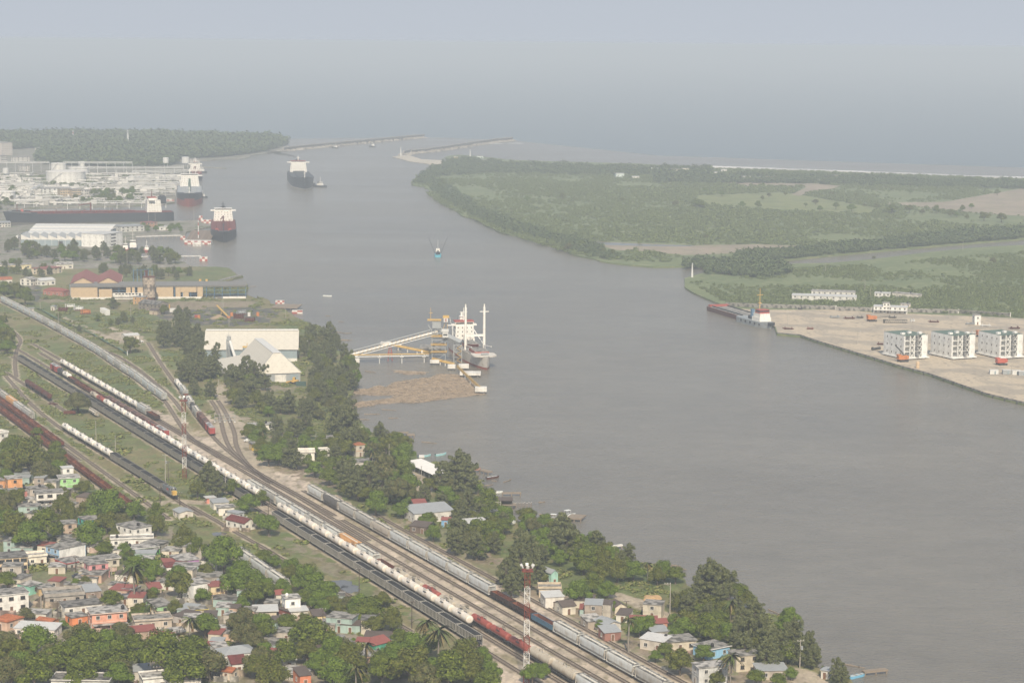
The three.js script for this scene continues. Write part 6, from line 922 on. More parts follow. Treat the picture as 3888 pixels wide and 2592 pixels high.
  // dolphins and catwalks
  const dol = (x, y, wd, ht, l, m = concreteW) => { const p = at(x, y), d = thing('mooring_dolphin', l, 'dolphin', V3(p.x, 0, p.z)); part(d, 'cap', rbox(wd, ht, wd * 0.8, 0.2, 0, 1.2 + ht / 2, 0), m); for (const sx of [-1, 1]) for (const sz of [-1, 1]) part(d, 'pile', cyl(0.4, 0.4, 4.2, sx * wd * 0.36, -0.6, sz * wd * 0.28, 10), concrete); return d; };
  dol(358, 888, 2.8, 2.6, 'small white pier block under the shore end of the gallery'); dol(1345, 888, 6, 1.8, 'white pier block under the loader tower'); dol(1560, 958, 5, 2.4, 'left block of the white pair before the loader'); dol(1715, 952, 6.5, 2.4, 'right block of the white pair before the loader'); dol(1800, 1035, 13, 1.4, 'broad low white fender block ahead of the pair'); dol(1935, 1252, 7, 2.6, 'outermost white dolphin at the end of the catwalk'); dol(1200, 770, 3, 2, 'far small dolphin left of the loader tower'); dol(890, 690, 3, 2, 'lone small dolphin beyond the gallery'); dol(720, 650, 7, 1.6, 'farthest flat dolphin beyond the gallery');
  { const p = at(1290, 700), d = thing('mooring_platform', 'flat concrete mooring platform beyond the loader tower', 'platform', V3(p.x, 0, p.z)); part(d, 'deck', box(14, 0.9, 16, 0, 2.2, 0), concrete); for (const sx of [-1, 0, 1]) part(d, 'pile', cyl(0.5, 0.5, 4, sx * 6, 0, 6.5, 10), concrete); }
  const cat = (x0, y0, x1, y1, h, l) => { const a0 = at(x0, y0), a1 = at(x1, y1), c = thing('catwalk', l, 'catwalk', V3(0, 0, 0)); part(c, 'deck', bar(V3(a0.x, h, a0.z), V3(a1.x, h, a1.z), 0.35, 1.5), yellow); const r = []; for (let k = 0; k <= 10; k++) { const q = a0.clone().lerp(a1, k / 10); r.push(box(0.08, 1.0, 0.08, q.x + 0.6, h + 0.6, q.z)); } r.push(bar(V3(a0.x + 0.6, h + 1.1, a0.z), V3(a1.x + 0.6, h + 1.1, a1.z), 0.08)); fine(part(c, 'railing', r, yellow)); for (let k = 0; k < 4; k++) { const q = a0.clone().lerp(a1, 0.15 + 0.23 * k); part(c, 'pile', cyl(0.35, 0.35, h + 1.5, q.x, h / 2 - 0.9, q.z, 8), concreteW); } };
  cat(1630, 975, 1915, 1250, 3.4, 'yellow catwalk running out to the outermost dolphin'); cat(800, 690, 1330, 800, 3, 'yellow catwalk beyond the conveyor gallery'); cat(1310, 860, 1590, 930, 2.6, 'short yellow catwalk before the loader tower');
}
// drift of sticks and weed caught behind the berth
{
  const poly = polyW('B', [160, 1440, 300, 1440, 480, 1420, 680, 1385, 900, 1370, 1080, 1378, 1300, 1350, 1600, 1310, 1850, 1280, 1990, 1270, 1840, 1230, 1850, 1130, 1700, 1050, 1600, 1010, 1400, 1010, 1300, 1050, 1050, 1080, 850, 1110, 700, 1190, 640, 1150, 500, 1200, 300, 1200, 340, 1270, 620, 1280, 860, 1270, 800, 1320, 520, 1350, 300, 1370, 150, 1400], 0);
  const poly2 = polyW('B', [800, 960, 1000, 970, 1240, 985, 1200, 1010, 950, 1010], 0); reseed(2020);
  const raftMat = new THREE.MeshStandardMaterial({ map: grassTile(330, [0.33, 0.25, 0.18], [0.25, 0.19, 0.135], [0.40, 0.33, 0.26]), roughness: 0.95 });
  const g = mergeGeometries([poly, poly2].map((p) => slab(ragged([...p, p[0]].map(([x, z]) => V3(x, 0, z)), 2.2, 3), 0.16, -0.3, uvTile(9))));
  const o = new THREE.Mesh(g, raftMat); o.name = 'driftwood_raft'; o.userData = { label: 'brown raft of driftwood and weed trapped behind the berth', category: 'driftwood', kind: 'stuff' }; scene.add(o);
  const st = metres(box(1, 0.16, 0.16), 6), im = new THREE.InstancedMesh(st, new THREE.MeshStandardMaterial({ color: 0xffffff, roughness: 0.95 }), 5200); let n = 0; const b = bbox(poly);
  while (n < 5200) { const x = rr(b[0], b[1]), z = rr(b[2], b[3]); if (!inPoly(poly, x, z) && !inPoly(poly2, x, z)) continue; im.setMatrixAt(n, new THREE.Matrix4().compose(V3(x, rr(0.16, 0.34), z), new THREE.Quaternion().setFromEuler(new THREE.Euler(0, rr(0, 3.14), rr(-0.12, 0.12))), V3(rr(0.8, 4), rr(0.7, 1.6), rr(0.7, 1.6)))); const t = rr(0.5, 1.35); im.setColorAt(n, lin(0.30 * t, 0.235 * t, 0.17 * t)); n++; }
  im.name = 'driftwood_sticks'; im.userData = { label: 'loose sticks lying on the brown driftwood raft', category: 'driftwood', kind: 'stuff' }; scene.add(im);
  // single logs afloat along the bank
  const logN = {}, logs = [['8', 1590, 412, 1840, 438], ['8', 1290, 128, 1420, 138], ['8', 1110, 170, 1300, 172], ['8', 1350, 205, 1440, 205], ['Q', 1430, 1184, 1590, 1192], ['Q', 1075, 865, 1150, 840], ['Q', 1425, 1065, 1490, 1060], ['Q', 960, 850, 1010, 855], ['Q', 890, 900, 970, 890], ['Q', 610, 612, 690, 630], ['6', 980, 228, 1085, 208], ['6', 1725, 485, 1900, 520], ['6', 1760, 478, 1850, 490], ['7', 1220, 875, 1330, 925], ['7', 1800, 1345, 2150, 1412], ['B', 30, 480, 100, 475], ['B', 120, 580, 280, 578], ['B', 200, 490, 290, 485], ['B', 450, 970, 600, 990], ['2', 2230, 205, 2290, 206], ['A', 1400, 388, 1450, 392], ['A', 1530, 445, 1580, 448], ['A', 1500, 550, 1620, 565], ['A', 1560, 625, 1660, 632], ['8', 1060, 215, 1180, 220], ['E', 0, 0, 0, 0]].filter((l) => l[0] !== 'E').sort((a, b) => W0(b[0], b[1], b[2]).z - W0(a[0], a[1], a[2]).z);
  for (const [s, x0, y0, x1, y1] of logs) { const a = W0(s, x0, y0), c = W0(s, x1, y1), q = a.clone().lerp(c, 0.5), near = s === '6' || s === '7' ? 'the near right bank' : s === 'Q' ? 'the broken piles' : s === '8' ? 'the white canopy landing' : 'the loading berth'; const L = thing('drift_log', (logN[near] = (logN[near] || 0) + 1, ordinal(logN[near]) + ' dark drift log afloat off ' + near + ', counting away from camera'), 'log', V3(q.x, 0, q.z), angleOf(a, c), 'drift logs off ' + near); const len = Math.min(9, a.distanceTo(c)); part(L, 'trunk', cyl(0.28, 0.16, len, 0, 0.12, 0, 8, 'x'), wood_); part(L, 'branch', [bar(V3(len * 0.2, 0.15, 0), V3(len * 0.36, 0.9, 0.9), 0.12), bar(V3(-len * 0.2, 0.15, 0), V3(-len * 0.05, 0.35, -1.1), 0.1)], wood_); }
}
// ---------------------------------------------------------------- grain shed behind the berth
function roofFaces(list) { const pos = []; for (const q of list) for (let i = 1; i < q.length - 1; i++) for (const k of [q[0], q[i], q[i + 1]]) pos.push(...k); const g = new THREE.BufferGeometry(); g.setAttribute('position', new THREE.Float32BufferAttribute(pos, 3)); g.computeVertexNormals(); return fix(g); }
const creamW = mat(lin(0.74, 0.70, 0.61), 'sheet', 0.7), greyBl = mat(lin(0.34, 0.42, 0.46), 'sheet', 0.7), tanW = mat(lin(0.66, 0.50, 0.32), 'sheet', 0.85), tanBl = mat(lin(0.55, 0.50, 0.44), 'wall', 0.9);
{
  const a = GZ('A', 205, 720, LAND + 8), b = GZ('A', 1115, 718, LAND + 8), W = a.distanceTo(b), D = 34, R = 10, H = 8;
  const o = thing('grain_shed', 'big cream storage shed with a steep roof and projecting wing', 'warehouse', V3(a.x, LAND, a.z), angleOf(a, b));
  for (const z of [-0.15, -D + 0.15]) part(o, 'wall', box(W, H - 2, 0.3, W / 2, 2 + (H - 2) / 2, z), greyBl); for (const x of [0.15, W - 0.15]) part(o, 'wall', box(0.3, H, D - 0.6, x, H / 2, -D / 2), creamW); part(o, 'plinth', box(W + 0.2, 2, 0.5, W / 2, 1, -0.1), concreteW);
  part(o, 'roof', roofFaces([[[-1, H - 0.3, 1], [W + 1, H - 0.3, 1], [W + 1, H + R, -D / 2], [-1, H + R, -D / 2]]]), creamW); part(o, 'roof', roofFaces([[[W + 1, H - 0.3, -D - 1], [-1, H - 0.3, -D - 1], [-1, H + R, -D / 2], [W + 1, H + R, -D / 2]]]), creamW); part(o, 'gable', roofFaces([[[0.2, H - 0.3, -0.2], [0.2, H + R - 0.4, -D / 2], [0.2, H - 0.3, -D + 0.2]]]), creamW); part(o, 'gable', roofFaces([[[W - 0.2, H - 0.3, -0.2], [W - 0.2, H - 0.3, -D + 0.2], [W - 0.2, H + R - 0.4, -D / 2]]]), creamW); part(o, 'ridge_vent', box(W + 1, 0.9, 2.4, W / 2, H + R + 0.2, -D / 2), steelW);
  // the wing, with a flat ridge and hipped near end
  const p0 = GZ('A', 735, 876), p1 = GZ('A', 935, 1045), L = p0.distanceTo(p1), w = thing('grain_wing', 'cream hipped wing of the storage shed reaching toward the camera', 'warehouse', V3(p1.x, LAND, p1.z), angleOf(p1, p0));
  const hw = 13, h0 = 5.6, h1 = 17, f = 2.3, back = 6;
  part(w, 'wall', box(0.3, h0, 2 * hw, 0, h0 / 2, 0), steelG); for (const s of [-1, 1]) part(w, 'wall', box(L, h0 - 0.1, 0.3, L / 2, h0 / 2, s * hw), steelW);
  for (const [zc, ww] of [[-9, 6], [1, 7], [9.4, 5]]) { part(w, 'door', box(0.2, 4.4, ww, -0.26, 2.2, zc), zc < -5 ? mat(lin(0.03, 0.03, 0.035), 'grain', 0.8) : zc < 3 ? concreteW : greyBl); }
  for (const s of [-1, 1]) part(w, 'roof', roofFaces([[[-0.8, h0 - 0.3, s * (hw + 0.8)], [L, h0 - 0.3, s * (hw + 0.8)], [L, h1, s * f], [back, h1, s * f]].slice()]), creamW); part(w, 'roof', roofFaces([[[-0.8, h0 - 0.3, -hw - 0.8], [-0.8, h0 - 0.3, hw + 0.8], [back, h1, f], [back, h1, -f]]]), creamW); part(w, 'lean_to_roof', roofFaces([[[L * 0.3, 4.2, -hw - 15], [L, 4.2, -hw - 15], [L, h0 + 1.2, -hw + 0.5], [L * 0.3, h0 + 1.2, -hw + 0.5]]]), creamW); part(w, 'lean_to_wall', [box(0.3, 4.4, 14, L * 0.3, 2.2, -hw - 7.6), box(L * 0.7, 4.1, 0.3, L * 0.65, 2.05, -hw - 14.6)], creamW); part(w, 'ridge_deck', box(L - back + 1, 0.3, 2 * f + 0.4, (L + back) / 2, h1 + 0.1, 0), steelW); part(w, 'hip_flashing', [bar(V3(-0.8, h0, hw + 0.8), V3(back, h1 + 0.1, f), 0.3), bar(V3(-0.8, h0, -hw - 0.8), V3(back, h1 + 0.1, -f), 0.3)], steelG);
  const e = GZ('A', 432, 850), t = thing('bucket_elevator', 'white bucket elevator with slanting conveyor left of the storage wing', 'elevator', V3(e.x, LAND, e.z)); frameTower(t, 'shaft', 0, 0, 1.6, 1.6, 0, 15, steelG, 6); part(t, 'head', [box(2.4, 2.6, 2.2, 0.6, 15.6, 0), cyl(0.1, 0.1, 3, 0.4, 18, 0, 6), box(3, 0.15, 0.3, 0.4, 17.6, 0)], steelG); part(t, 'conveyor_tube', bar(V3(1.2, 14, 0), V3(8, -0.3, 14), 1.9, 1.9, 12), steelW); part(t, 'hopper', [box(5, 2.6, 4, -1, 1.3, 8), box(3.6, 1.2, 3, -1, 3.2, 8)], yellow);
  const s = GZ('A', 613, 850), d = thing('dust_silo', 'small grey dust silo with yellow motor against the shed', 'silo', V3(s.x, LAND, s.z + 3)); part(d, 'shell', cyl(1.9, 1.9, 10, 0, 5, 0, 16), greyBl); part(d, 'motor', [box(2.6, 1, 1.4, -0.6, 10.5, 0), box(0.3, 3, 0.3, 0.9, 11.5, 0)], yellow);
  const ld = GZ('A', 1085, 1065), l = thing('wheel_loader', 'yellow wheel loader parked before the storage wing', 'loader', V3(ld.x, LAND, ld.z), 2.8); part(l, 'body', [box(3.6, 1.4, 2.2, -0.9, 1.9, 0), box(2, 1, 1.8, 1.4, 1.5, 0)], yellow); const cb = part(l, 'cab', box(1.5, 1.7, 1.6, -0.2, 3.3, 0), yellow); fine(part(cb, 'window', box(1.55, 0.9, 1.5, -0.2, 3.45, 0), paneMat)); part(l, 'bucket', [bar(V3(1.6, 1.5, 0), V3(3.6, 1.2, 0), 0.5), box(1.3, 1.1, 2.8, 4, 0.9, 0)], yellow); for (const x of [-1.5, 1.6]) for (const z of [-1, 1]) part(l, 'wheel', cyl(0.85, 0.85, 0.6, x, 0.85, z * 1.15, 14, 'z'), M.black);
  const cn = GZ('A', 1155, 1082), c = thing('waste_container', 'dark green steel container beside the wheel loader', 'container', V3(cn.x, LAND, cn.z), 0.02); part(c, 'box', box(6, 2.4, 2.4, 0, 1.25, 0), mat(lin(0.045, 0.10, 0.085), 'sheet', 0.7)); fine(part(c, 'rib', [-2.4, -1.2, 0, 1.2, 2.4].map((x) => box(0.14, 2.2, 0.14, x, 1.25, 1.25)), mat(lin(0.045, 0.10, 0.085), 'sheet', 0.7)));
}
// ---------------------------------------------------------------- old factory
{
  const a = GZ(2, 628, 208, LAND + 10), b = GZ(2, 2192, 200, LAND + 10), W = a.distanceTo(b), H = 10, D = 18, o = thing('long_factory', 'long tan factory hall with an open blue steel end', 'factory', V3(a.x, LAND, a.z), angleOf(a, b)), X = (zx) => (zx - 628) / (2192 - 628) * W;
  part(o, 'roof', [box(W + 1, 0.35, D + 1.6, W / 2, H + 1.1, -D / 2, 0, 0.06)], mat(lin(0.24, 0.235, 0.225), 'sheet', 0.8)); part(o, 'roof_fascia', box(W + 1, 1.1, 0.3, W / 2, H + 0.1, 0.3), mat(lin(0.30, 0.29, 0.28), 'sheet', 0.8));
  for (const [x0, x1, y0, y1] of [[628, 865, 1.6, 9.6], [875, 995, 1.6, 8], [1118, 1160, 5, 9.6], [1170, 1196, 5, 9.6], [1220, 1275, 5, 9.6], [1388, 1540, 1.6, 9.6], [1560, 1605, 1.6, 9.6], [1605, 1750, 5.2, 9.6], [1625, 1680, 1.6, 5], [1755, 1806, 1.6, 9.6]]) part(o, 'wall_panel', box(X(x1) - X(x0) - 0.1, y1 - y0, 0.25, (X(x0) + X(x1)) / 2, (y0 + y1) / 2, 0), tanW);
  for (const [x0, x1] of [[640, 995], [1000, 1275], [1388, 1795], [1985, 2192]]) part(o, 'plinth', box(X(x1) - X(x0), 1.6, 0.6, (X(x0) + X(x1)) / 2, 0.8, 0.2), concreteW);
  part(o, 'office_front', [box(X(1275) - X(1000), 3.2, 1.6, (X(1000) + X(1275)) / 2, 3.4, 0.9)], concreteW); for (let k = 0; k < 8; k++) part(o, 'window', box(1.6, 0.9, 0.1, X(1010) + 2 + k * (X(1265) - X(1010) - 4) / 7, 4.2, 1.75), paneMat);
  for (let k = 0; k <= 22; k++) { const x = k * W / 22; for (const z of [-0.4, -D + 0.3]) part(o, 'column', box(0.4, H + 0.6, 0.4, x + 0.02, (H + 0.6) / 2, z), blueSt); }
  for (const y of [3.4, 6.6, 9.4]) for (const z of [-0.42, -D + 0.35]) part(o, 'girt', box(W, 0.3, 0.25, W / 2, y, z), blueSt);
  part(o, 'back_wall', box(X(1806), H - 0.4, 0.3, X(1806) / 2, (H - 0.4) / 2, -D + 0.8), tanBl); part(o, 'floor_slab', box(W, 0.5, D - 1, W / 2, 0.25, -D / 2), concrete);
  // double gabled hall behind
  const c = GZ(2, 625, 182, LAND + 11), d = GZ(2, 1075, 178, LAND + 11), W2 = c.distanceTo(d), D2 = 62, h = thing('red_roof_hall', 'double gabled hall with red sheet roofs behind the long factory', 'factory', V3(c.x, LAND, c.z), angleOf(c, d));
  part(h, 'wall', box(W2, 11, 0.3, W2 / 2, 5.5, -0.15), tanW); part(h, 'wall', box(0.3, 11, D2, -0.2, 5.5, -D2 / 2), tanW); part(h, 'wall', box(0.3, 11, D2, W2 + 0.2, 5.5, -D2 / 2), tanW);
  for (let k = 0; k < 2; k++) { const x0 = k * W2 / 2, x1 = x0 + W2 / 2, xm = (x0 + x1) / 2, y0 = 11, y1 = 16; part(h, 'roof', roofFaces([[[x0 - 0.4 * (k === 0), y0, 0.8], [xm, y1, 0.8], [xm, y1, -D2], [x0 - 0.4 * (k === 0), y0, -D2]]]), sheetRed); part(h, 'roof', roofFaces([[[xm, y1, 0.8], [x1, y0, 0.8], [x1, y0, -D2], [xm, y1, -D2]]]), sheetRed); part(h, 'gable', roofFaces([[[x0, y0, 0.01], [x1, y0, 0.01], [xm, y1 - 0.2, 0.01]]]), tanW); }
  for (let k = 0; k < 6; k++) part(h, 'column', box(0.4, 11, 0.5, -0.6, 5.5, -2 - k * 11), blueSt);
  const s = GZ(2, 1331, 345), q = thing('cement_silo', 'round tan silo on a rusty base before the long factory', 'silo', V3(s.x, LAND, s.z)); part(q, 'shell', cyl(4.9, 4.9, 16, 0, 12, 0, 28), mat(lin(0.52, 0.43, 0.34), 'stain', 0.85)); part(q, 'top_rim', cyl(5.1, 5.1, 0.5, 0, 20.1, 0, 28), M.gonRust); part(q, 'head_house', [box(1.8, 4.2, 1.8, -2, 22.4, 0), box(2.6, 0.8, 2.6, -2, 24.8, 0)], M.boxB); part(q, 'base_skirt', cyl(4.5, 4.6, 4, 0, 2, 0, 20), M.rustDk); for (let k = 0; k < 8; k++) part(q, 'base_column', box(0.5, 4.2, 0.5, Math.cos(k * 0.785) * 4.9, 2.1, Math.sin(k * 0.785) * 4.9), M.dark);
  const bf = GZ(2, 1190, 185), fr = thing('bare_columns', 'row of bare blue steel columns behind the silo', 'frame', V3(bf.x, LAND, bf.z), 0); for (let k = 0; k < 6; k++) part(fr, 'column', box(0.5, 13 - k * 0.9, 0.5, k * 1.6, (13 - k * 0.9) / 2, -k * 9), blueSt); part(fr, 'beam', bar(V3(0, 11.5, 0), V3(8, 8, -45), 0.4), blueSt);
}
house(2, 1232, 352, 1400, 372, 12, 5, '#8d8478', 'dark', 'sagging dark roofed mill building below the silo', { mark: 'dark mill building', kind: 'gable', rise: 2.4, darkf: 1 });
house(2, 1185, 296, 1275, 302, 6, 6, '#c89a5f', 'tin', 'narrow tan hoist house beside the silo', { mark: 'tan hoist house' });
house(2, 382, 238, 560, 250, 9, 4, '#b36a58', 'red', 'low red roofed store left of the factory', { mark: 'red roofed store', kind: 'hip', rise: 2 }); house(2, 1115, 648, 1240, 640, 8, 3, '#d9d4c8', 'white', 'cream gabled lodge beside the track fence', { mark: 'cream lodge', kind: 'gable', rise: 1.2 });
house(2, 250, 402, 300, 400, 4, 3.4, '#d8d3c6', 'tin', 'small white switch cabin beside the long train', { mark: 'switch cabin', cat: 'shed', name: 'rail_shed', over: 0.6 }); house(2, 448, 380, 480, 382, 4, 3.4, '#cdc8bc', 'tin', 'tiny grey hut beside the scrap machinery', { mark: 'tiny grey hut', cat: 'shed', name: 'rail_shed' });
house(2, 1330, 420, 1400, 424, 6, 3, '#b9a892', 'brown', 'pink grey shed under the mill roof', { mark: 'mill shed', kind: 'shed' });
const blk = (name, label, cat, s, x, y, list) => { const p = GZ(s, x, y), o = thing(name, label, cat, V3(p.x, LAND, p.z), 0); for (const [n, g, m] of list) part(o, n, g, m); return o; };
blk('site_container', 'yellow site container on the black cinder ground', 'container', 2, 1475, 400, [['box', box(7, 2.8, 2.5, 0, 1.4, 0), yellow], ['door', box(0.1, 2.3, 2.2, 3.5, 1.3, 0), orangeP], ['roof_rib', box(7.1, 0.12, 2.6, 0, 2.86, 0), yellow]]);
blk('site_container', 'white site container beside the yellow one', 'container', 2, 1550, 432, [['box', box(6, 2.6, 2.5, 0, 1.3, 0), steelW], ['roof_rib', box(6.1, 0.12, 2.6, 0, 2.66, 0), steelW], ['door', box(1, 2, 0.1, 1, 1.1, 1.28), greyBl]]);
for (const [x, y, c, l] of [[1748, 494, redPaint, 'red steel drum tank of the pair on cinder ground'], [1773, 494, orangeP, 'orange steel drum tank of the pair on cinder ground'], [2067, 470, orangeP, 'orange drum tank alone on the cinder ground'], [2222, 470, concreteW, 'white drum tank on the cinder ground'], [2300, 468, orangeP, 'small orange drum at the river end of the cinder ground'], [1785, 170, yellow, 'yellow drum left of the pair behind the factory'], [1843, 170, yellow, 'yellow drum right of the pair behind the factory']]) blk('drum_tank', l, 'tank', 2, x, y, [['shell', cyl(1.15, 1.15, 2.6, 0, 1.3, 0, 16), c], ['lid', cyl(1.2, 1.0, 0.25, 0, 2.7, 0, 16), c]]);
{ const a = GZ(2, 1850, 418), b = GZ(2, 2040, 490), o = thing('belt_stacker', 'orange belt stacker over a pile on cinder ground', 'conveyor', V3(b.x, LAND, b.z), angleOf(b, a)), L = a.distanceTo(b) * 0.55; part(o, 'belt_frame', bar(V3(0, 0.8, 0), V3(L, 6.5, 0), 0.6, 1.2), yellow); part(o, 'wheel_leg', [bar(V3(L * 0.55, 0, 1), V3(L * 0.6, 4, 0), 0.3), bar(V3(L * 0.55, 0, -1), V3(L * 0.6, 4, 0), 0.3)], yellow); part(o, 'feed_hopper', box(2, 1.4, 2, 0.4, 0.9, 0), orangeP); const p = GZ(2, 1950, 488), m = thing('aggregate_pile', 'tan aggregate pile under the belt stacker', 'pile', V3(p.x, LAND, p.z)); part(m, 'heap', fix(new THREE.ConeGeometry(6.5, 3, 20, 3)).translate(0, 1.45, 0), mat(lin(0.36, 0.27, 0.18), 'grain', 0.95)); }
reseed(3100);
for (const [x, y, l] of [[620, 400, 'white and orange scrapped machinery left of the green lot'], [700, 420, 'heap of white drilling machinery in the green lot'], [560, 430, 'rusty scrap frames in the green lot'], [760, 450, 'orange steel skid right of the drilling machinery'], [2150, 455, 'grey machine frames on cinder ground'], [2230, 520, 'rusty skid at the edge of cinder ground'], [2130, 490, 'low rusty machine bed on cinder ground']]) { const p = GZ(2, x, y), o = thing('scrap_machine', l, 'machinery', V3(p.x, LAND, p.z), rr(-0.5, 0.5)); const c = /white/.test(l) ? steelW : /orange/.test(l) ? orangeP : /grey/.test(l) ? steelG : M.gonRust; part(o, 'skid', [box(8, 0.5, 3, 0, 0.25, 0)], M.gonRust); for (let k = 0; k < 5; k++) part(o, 'frame', box(0.4, rr(1.6, 4.4), 2.6, -3.4 + k * 1.7, 1.6, 0), c); part(o, 'drum', cyl(0.9, 0.9, 5, 0.2, 1.6, 0.2, 14, 'x'), c); part(o, 'top_rail', box(7.4, 0.3, 0.3, 0, 3.2, 1), c); }
{ const p = GZ(2, 935, 455), o = thing('hopper_frame', 'bare white hopper car shell standing in the green lot', 'machinery', V3(p.x, LAND, p.z), angleOf(V3(), DIR)); part(o, 'shell', prism(hopperProfile(3.4, 4.4, 0.4), 16), steelW); fine(part(o, 'rib_frame', Array.from({ length: 12 }, (_, k) => box(0.2, 4.2, 3.7, -7.6 + k * 1.38, 2.2, 0)), steelW)); }
{ const pts = L2(2, 310, 400, 380, 430, 500, 500, 620, 560, 760, 610, 840, 650, 960, 720, 1060, 770, 1135, 820).map((a) => GZ(...a)), o = thing('mesh_fence', 'green mesh fence along the long curved train', 'fence', V3(0, 0, 0)), gm = mat(lin(0.10, 0.26, 0.20), 'grain', 0.8); for (let i = 1; i < pts.length; i++) { const a = pts[i - 1], b = pts[i]; part(o, 'mesh_panel', bar(V3(a.x, LAND + 1.2, a.z), V3(b.x, LAND + 1.2, b.z), 1.9, 0.06), gm); part(o, 'post', box(0.16, 2.5, 0.16, a.x, LAND + 1.25, a.z), gm); } const e = pts[pts.length - 1]; part(o, 'post', box(0.5, 3, 0.5, e.x, LAND + 1.5, e.z), steelW); }
{ const a = GZ(3, 1915, 242), b = GZ(3, 2095, 242), o = thing('yard_gate', 'grey pipe gate with white feet across the gate tracks', 'gate', V3(a.x, LAND, a.z), angleOf(a, b)), W = a.distanceTo(b); for (let k = 0; k <= 4; k++) { part(o, 'post', box(0.2, 4.4, 0.2, k * W / 4, 2.2, 0), steelG); part(o, 'foot', box(0.8, 0.4, 0.8, k * W / 4, 0.2, 0.001), steelW); } for (const y of [1.2, 2.8, 4.3]) part(o, 'rail', box(W, 0.14, 0.14, W / 2, y, 0.01), steelG); }
// river docks by the factory
const dock = (name, label, s, x0, y0, x1, y1, depth, h, m, piles = true) => { const a = W0(s, x0, y0), b = W0(s, x1, y1), W = a.distanceTo(b), o = thing(name, label, 'dock', V3(a.x, 0, a.z), angleOf(a, b)); part(o, 'deck', box(W, 0.6, depth, W / 2, h, -depth / 2), m); if (piles) { const n = Math.max(2, Math.round(W / 5)); for (let k = 0; k <= n; k++) part(o, 'pile', cyl(0.25, 0.25, h + 1.4, 0.4 + k * (W - 0.8) / n, h / 2 - 0.9, -0.4, 8), wood_); } return o; };
dock('timber_dock', 'old timber dock in front of the factory grass', 'A', 860, 335, 1118, 340, 22, 2.2, wood_);
const checker = (s, x, y, w, h, l, n = 4, turn = 0) => { const p = W0(s, x, y), o = thing('checkered_block', l, 'pier block', V3(p.x, 0, p.z), turn); part(o, 'core', box(w, h, w * 0.4, 0, h / 2, -w * 0.2), concreteW); for (let i = 0; i < n; i++) for (let j = 0; j < 2; j++) if ((i + j) % 2 === 0) part(o, 'red_panel', box(w / n - 0.02, h / 2 - 0.02, 0.12, -w / 2 + (i + 0.5) * w / n, h * 0.25 + j * h / 2, 0.07), redPaint); return o; };
checker('A', 945, 272, 7, 2.8, 'red and white checkered block behind the old timber dock'); checker('A', 1118, 366, 8, 2.4, 'white block with faint checks at the old dock corner', 2); checker(1, 1815, 1272, 7.5, 4, 'checkered block at the end of the white basin pier', 3); checker(1, 1762, 1122, 27, 3.4, 'checkered front edge of the tanker pier', 8); checker(1, 1630, 1080, 5, 3.6, 'checkered block between footbridge and tanker pier', 2); checker(1, 1850, 935, 14, 4, 'checkered block row beside the tanker deck', 5); checker(1, 1790, 905, 4, 5, 'red block stack at the back of the tanker pier', 2); checker(1, 1510, 745, 12, 3, 'checkered jetty block near the light carrier bow', 4);
dock('tanker_pier', 'broad brown deck of the tanker pier', 1, 1655, 1112, 1880, 1112, 108, 3.2, mat(lin(0.34, 0.25, 0.18), 'stain', 0.9)); dock('foot_bridge', 'long pale footbridge to the tanker pier', 1, 1215, 1085, 1618, 1072, 4, 3.4, concreteW); dock('basin_pier', 'thin white pier across the warehouse basin', 1, 1240, 1256, 1790, 1250, 3, 2.4, concreteW); dock('stone_mole', 'low stone mole closing the small basin', '2', 1980, 165, 2165, 118, 4, 1.4, concrete, false);
{ const p = W0(1, 1770, 1095), o = thing('beacon_mast', 'red and white beacon mast on the tanker pier', 'mast', V3(p.x, 3.5, p.z)); for (let k = 0; k < 6; k++) part(o, 'section', cyl(0.7 - k * 0.06, 0.64 - k * 0.06, 3.2, 0, 1.6 + k * 3.2, 0, 10), k % 3 === 1 ? redPaint : steelW); part(o, 'platform', cyl(1.4, 1.4, 0.4, 0, 19.4, 0, 12), redPaint); const q = W0(1, 1760, 1140), f = thing('pile_dolphin', 'piled concrete dolphin in front of the tanker pier', 'dolphin', V3(q.x, 0, q.z)); part(f, 'cap', box(9, 2, 5, 0, 3, 0), concreteW); for (let k = 0; k < 6; k++) part(f, 'pile', box(0.8, 3, 0.8, -3.8 + k * 1.5, 0.8, 2.2), concreteW); }
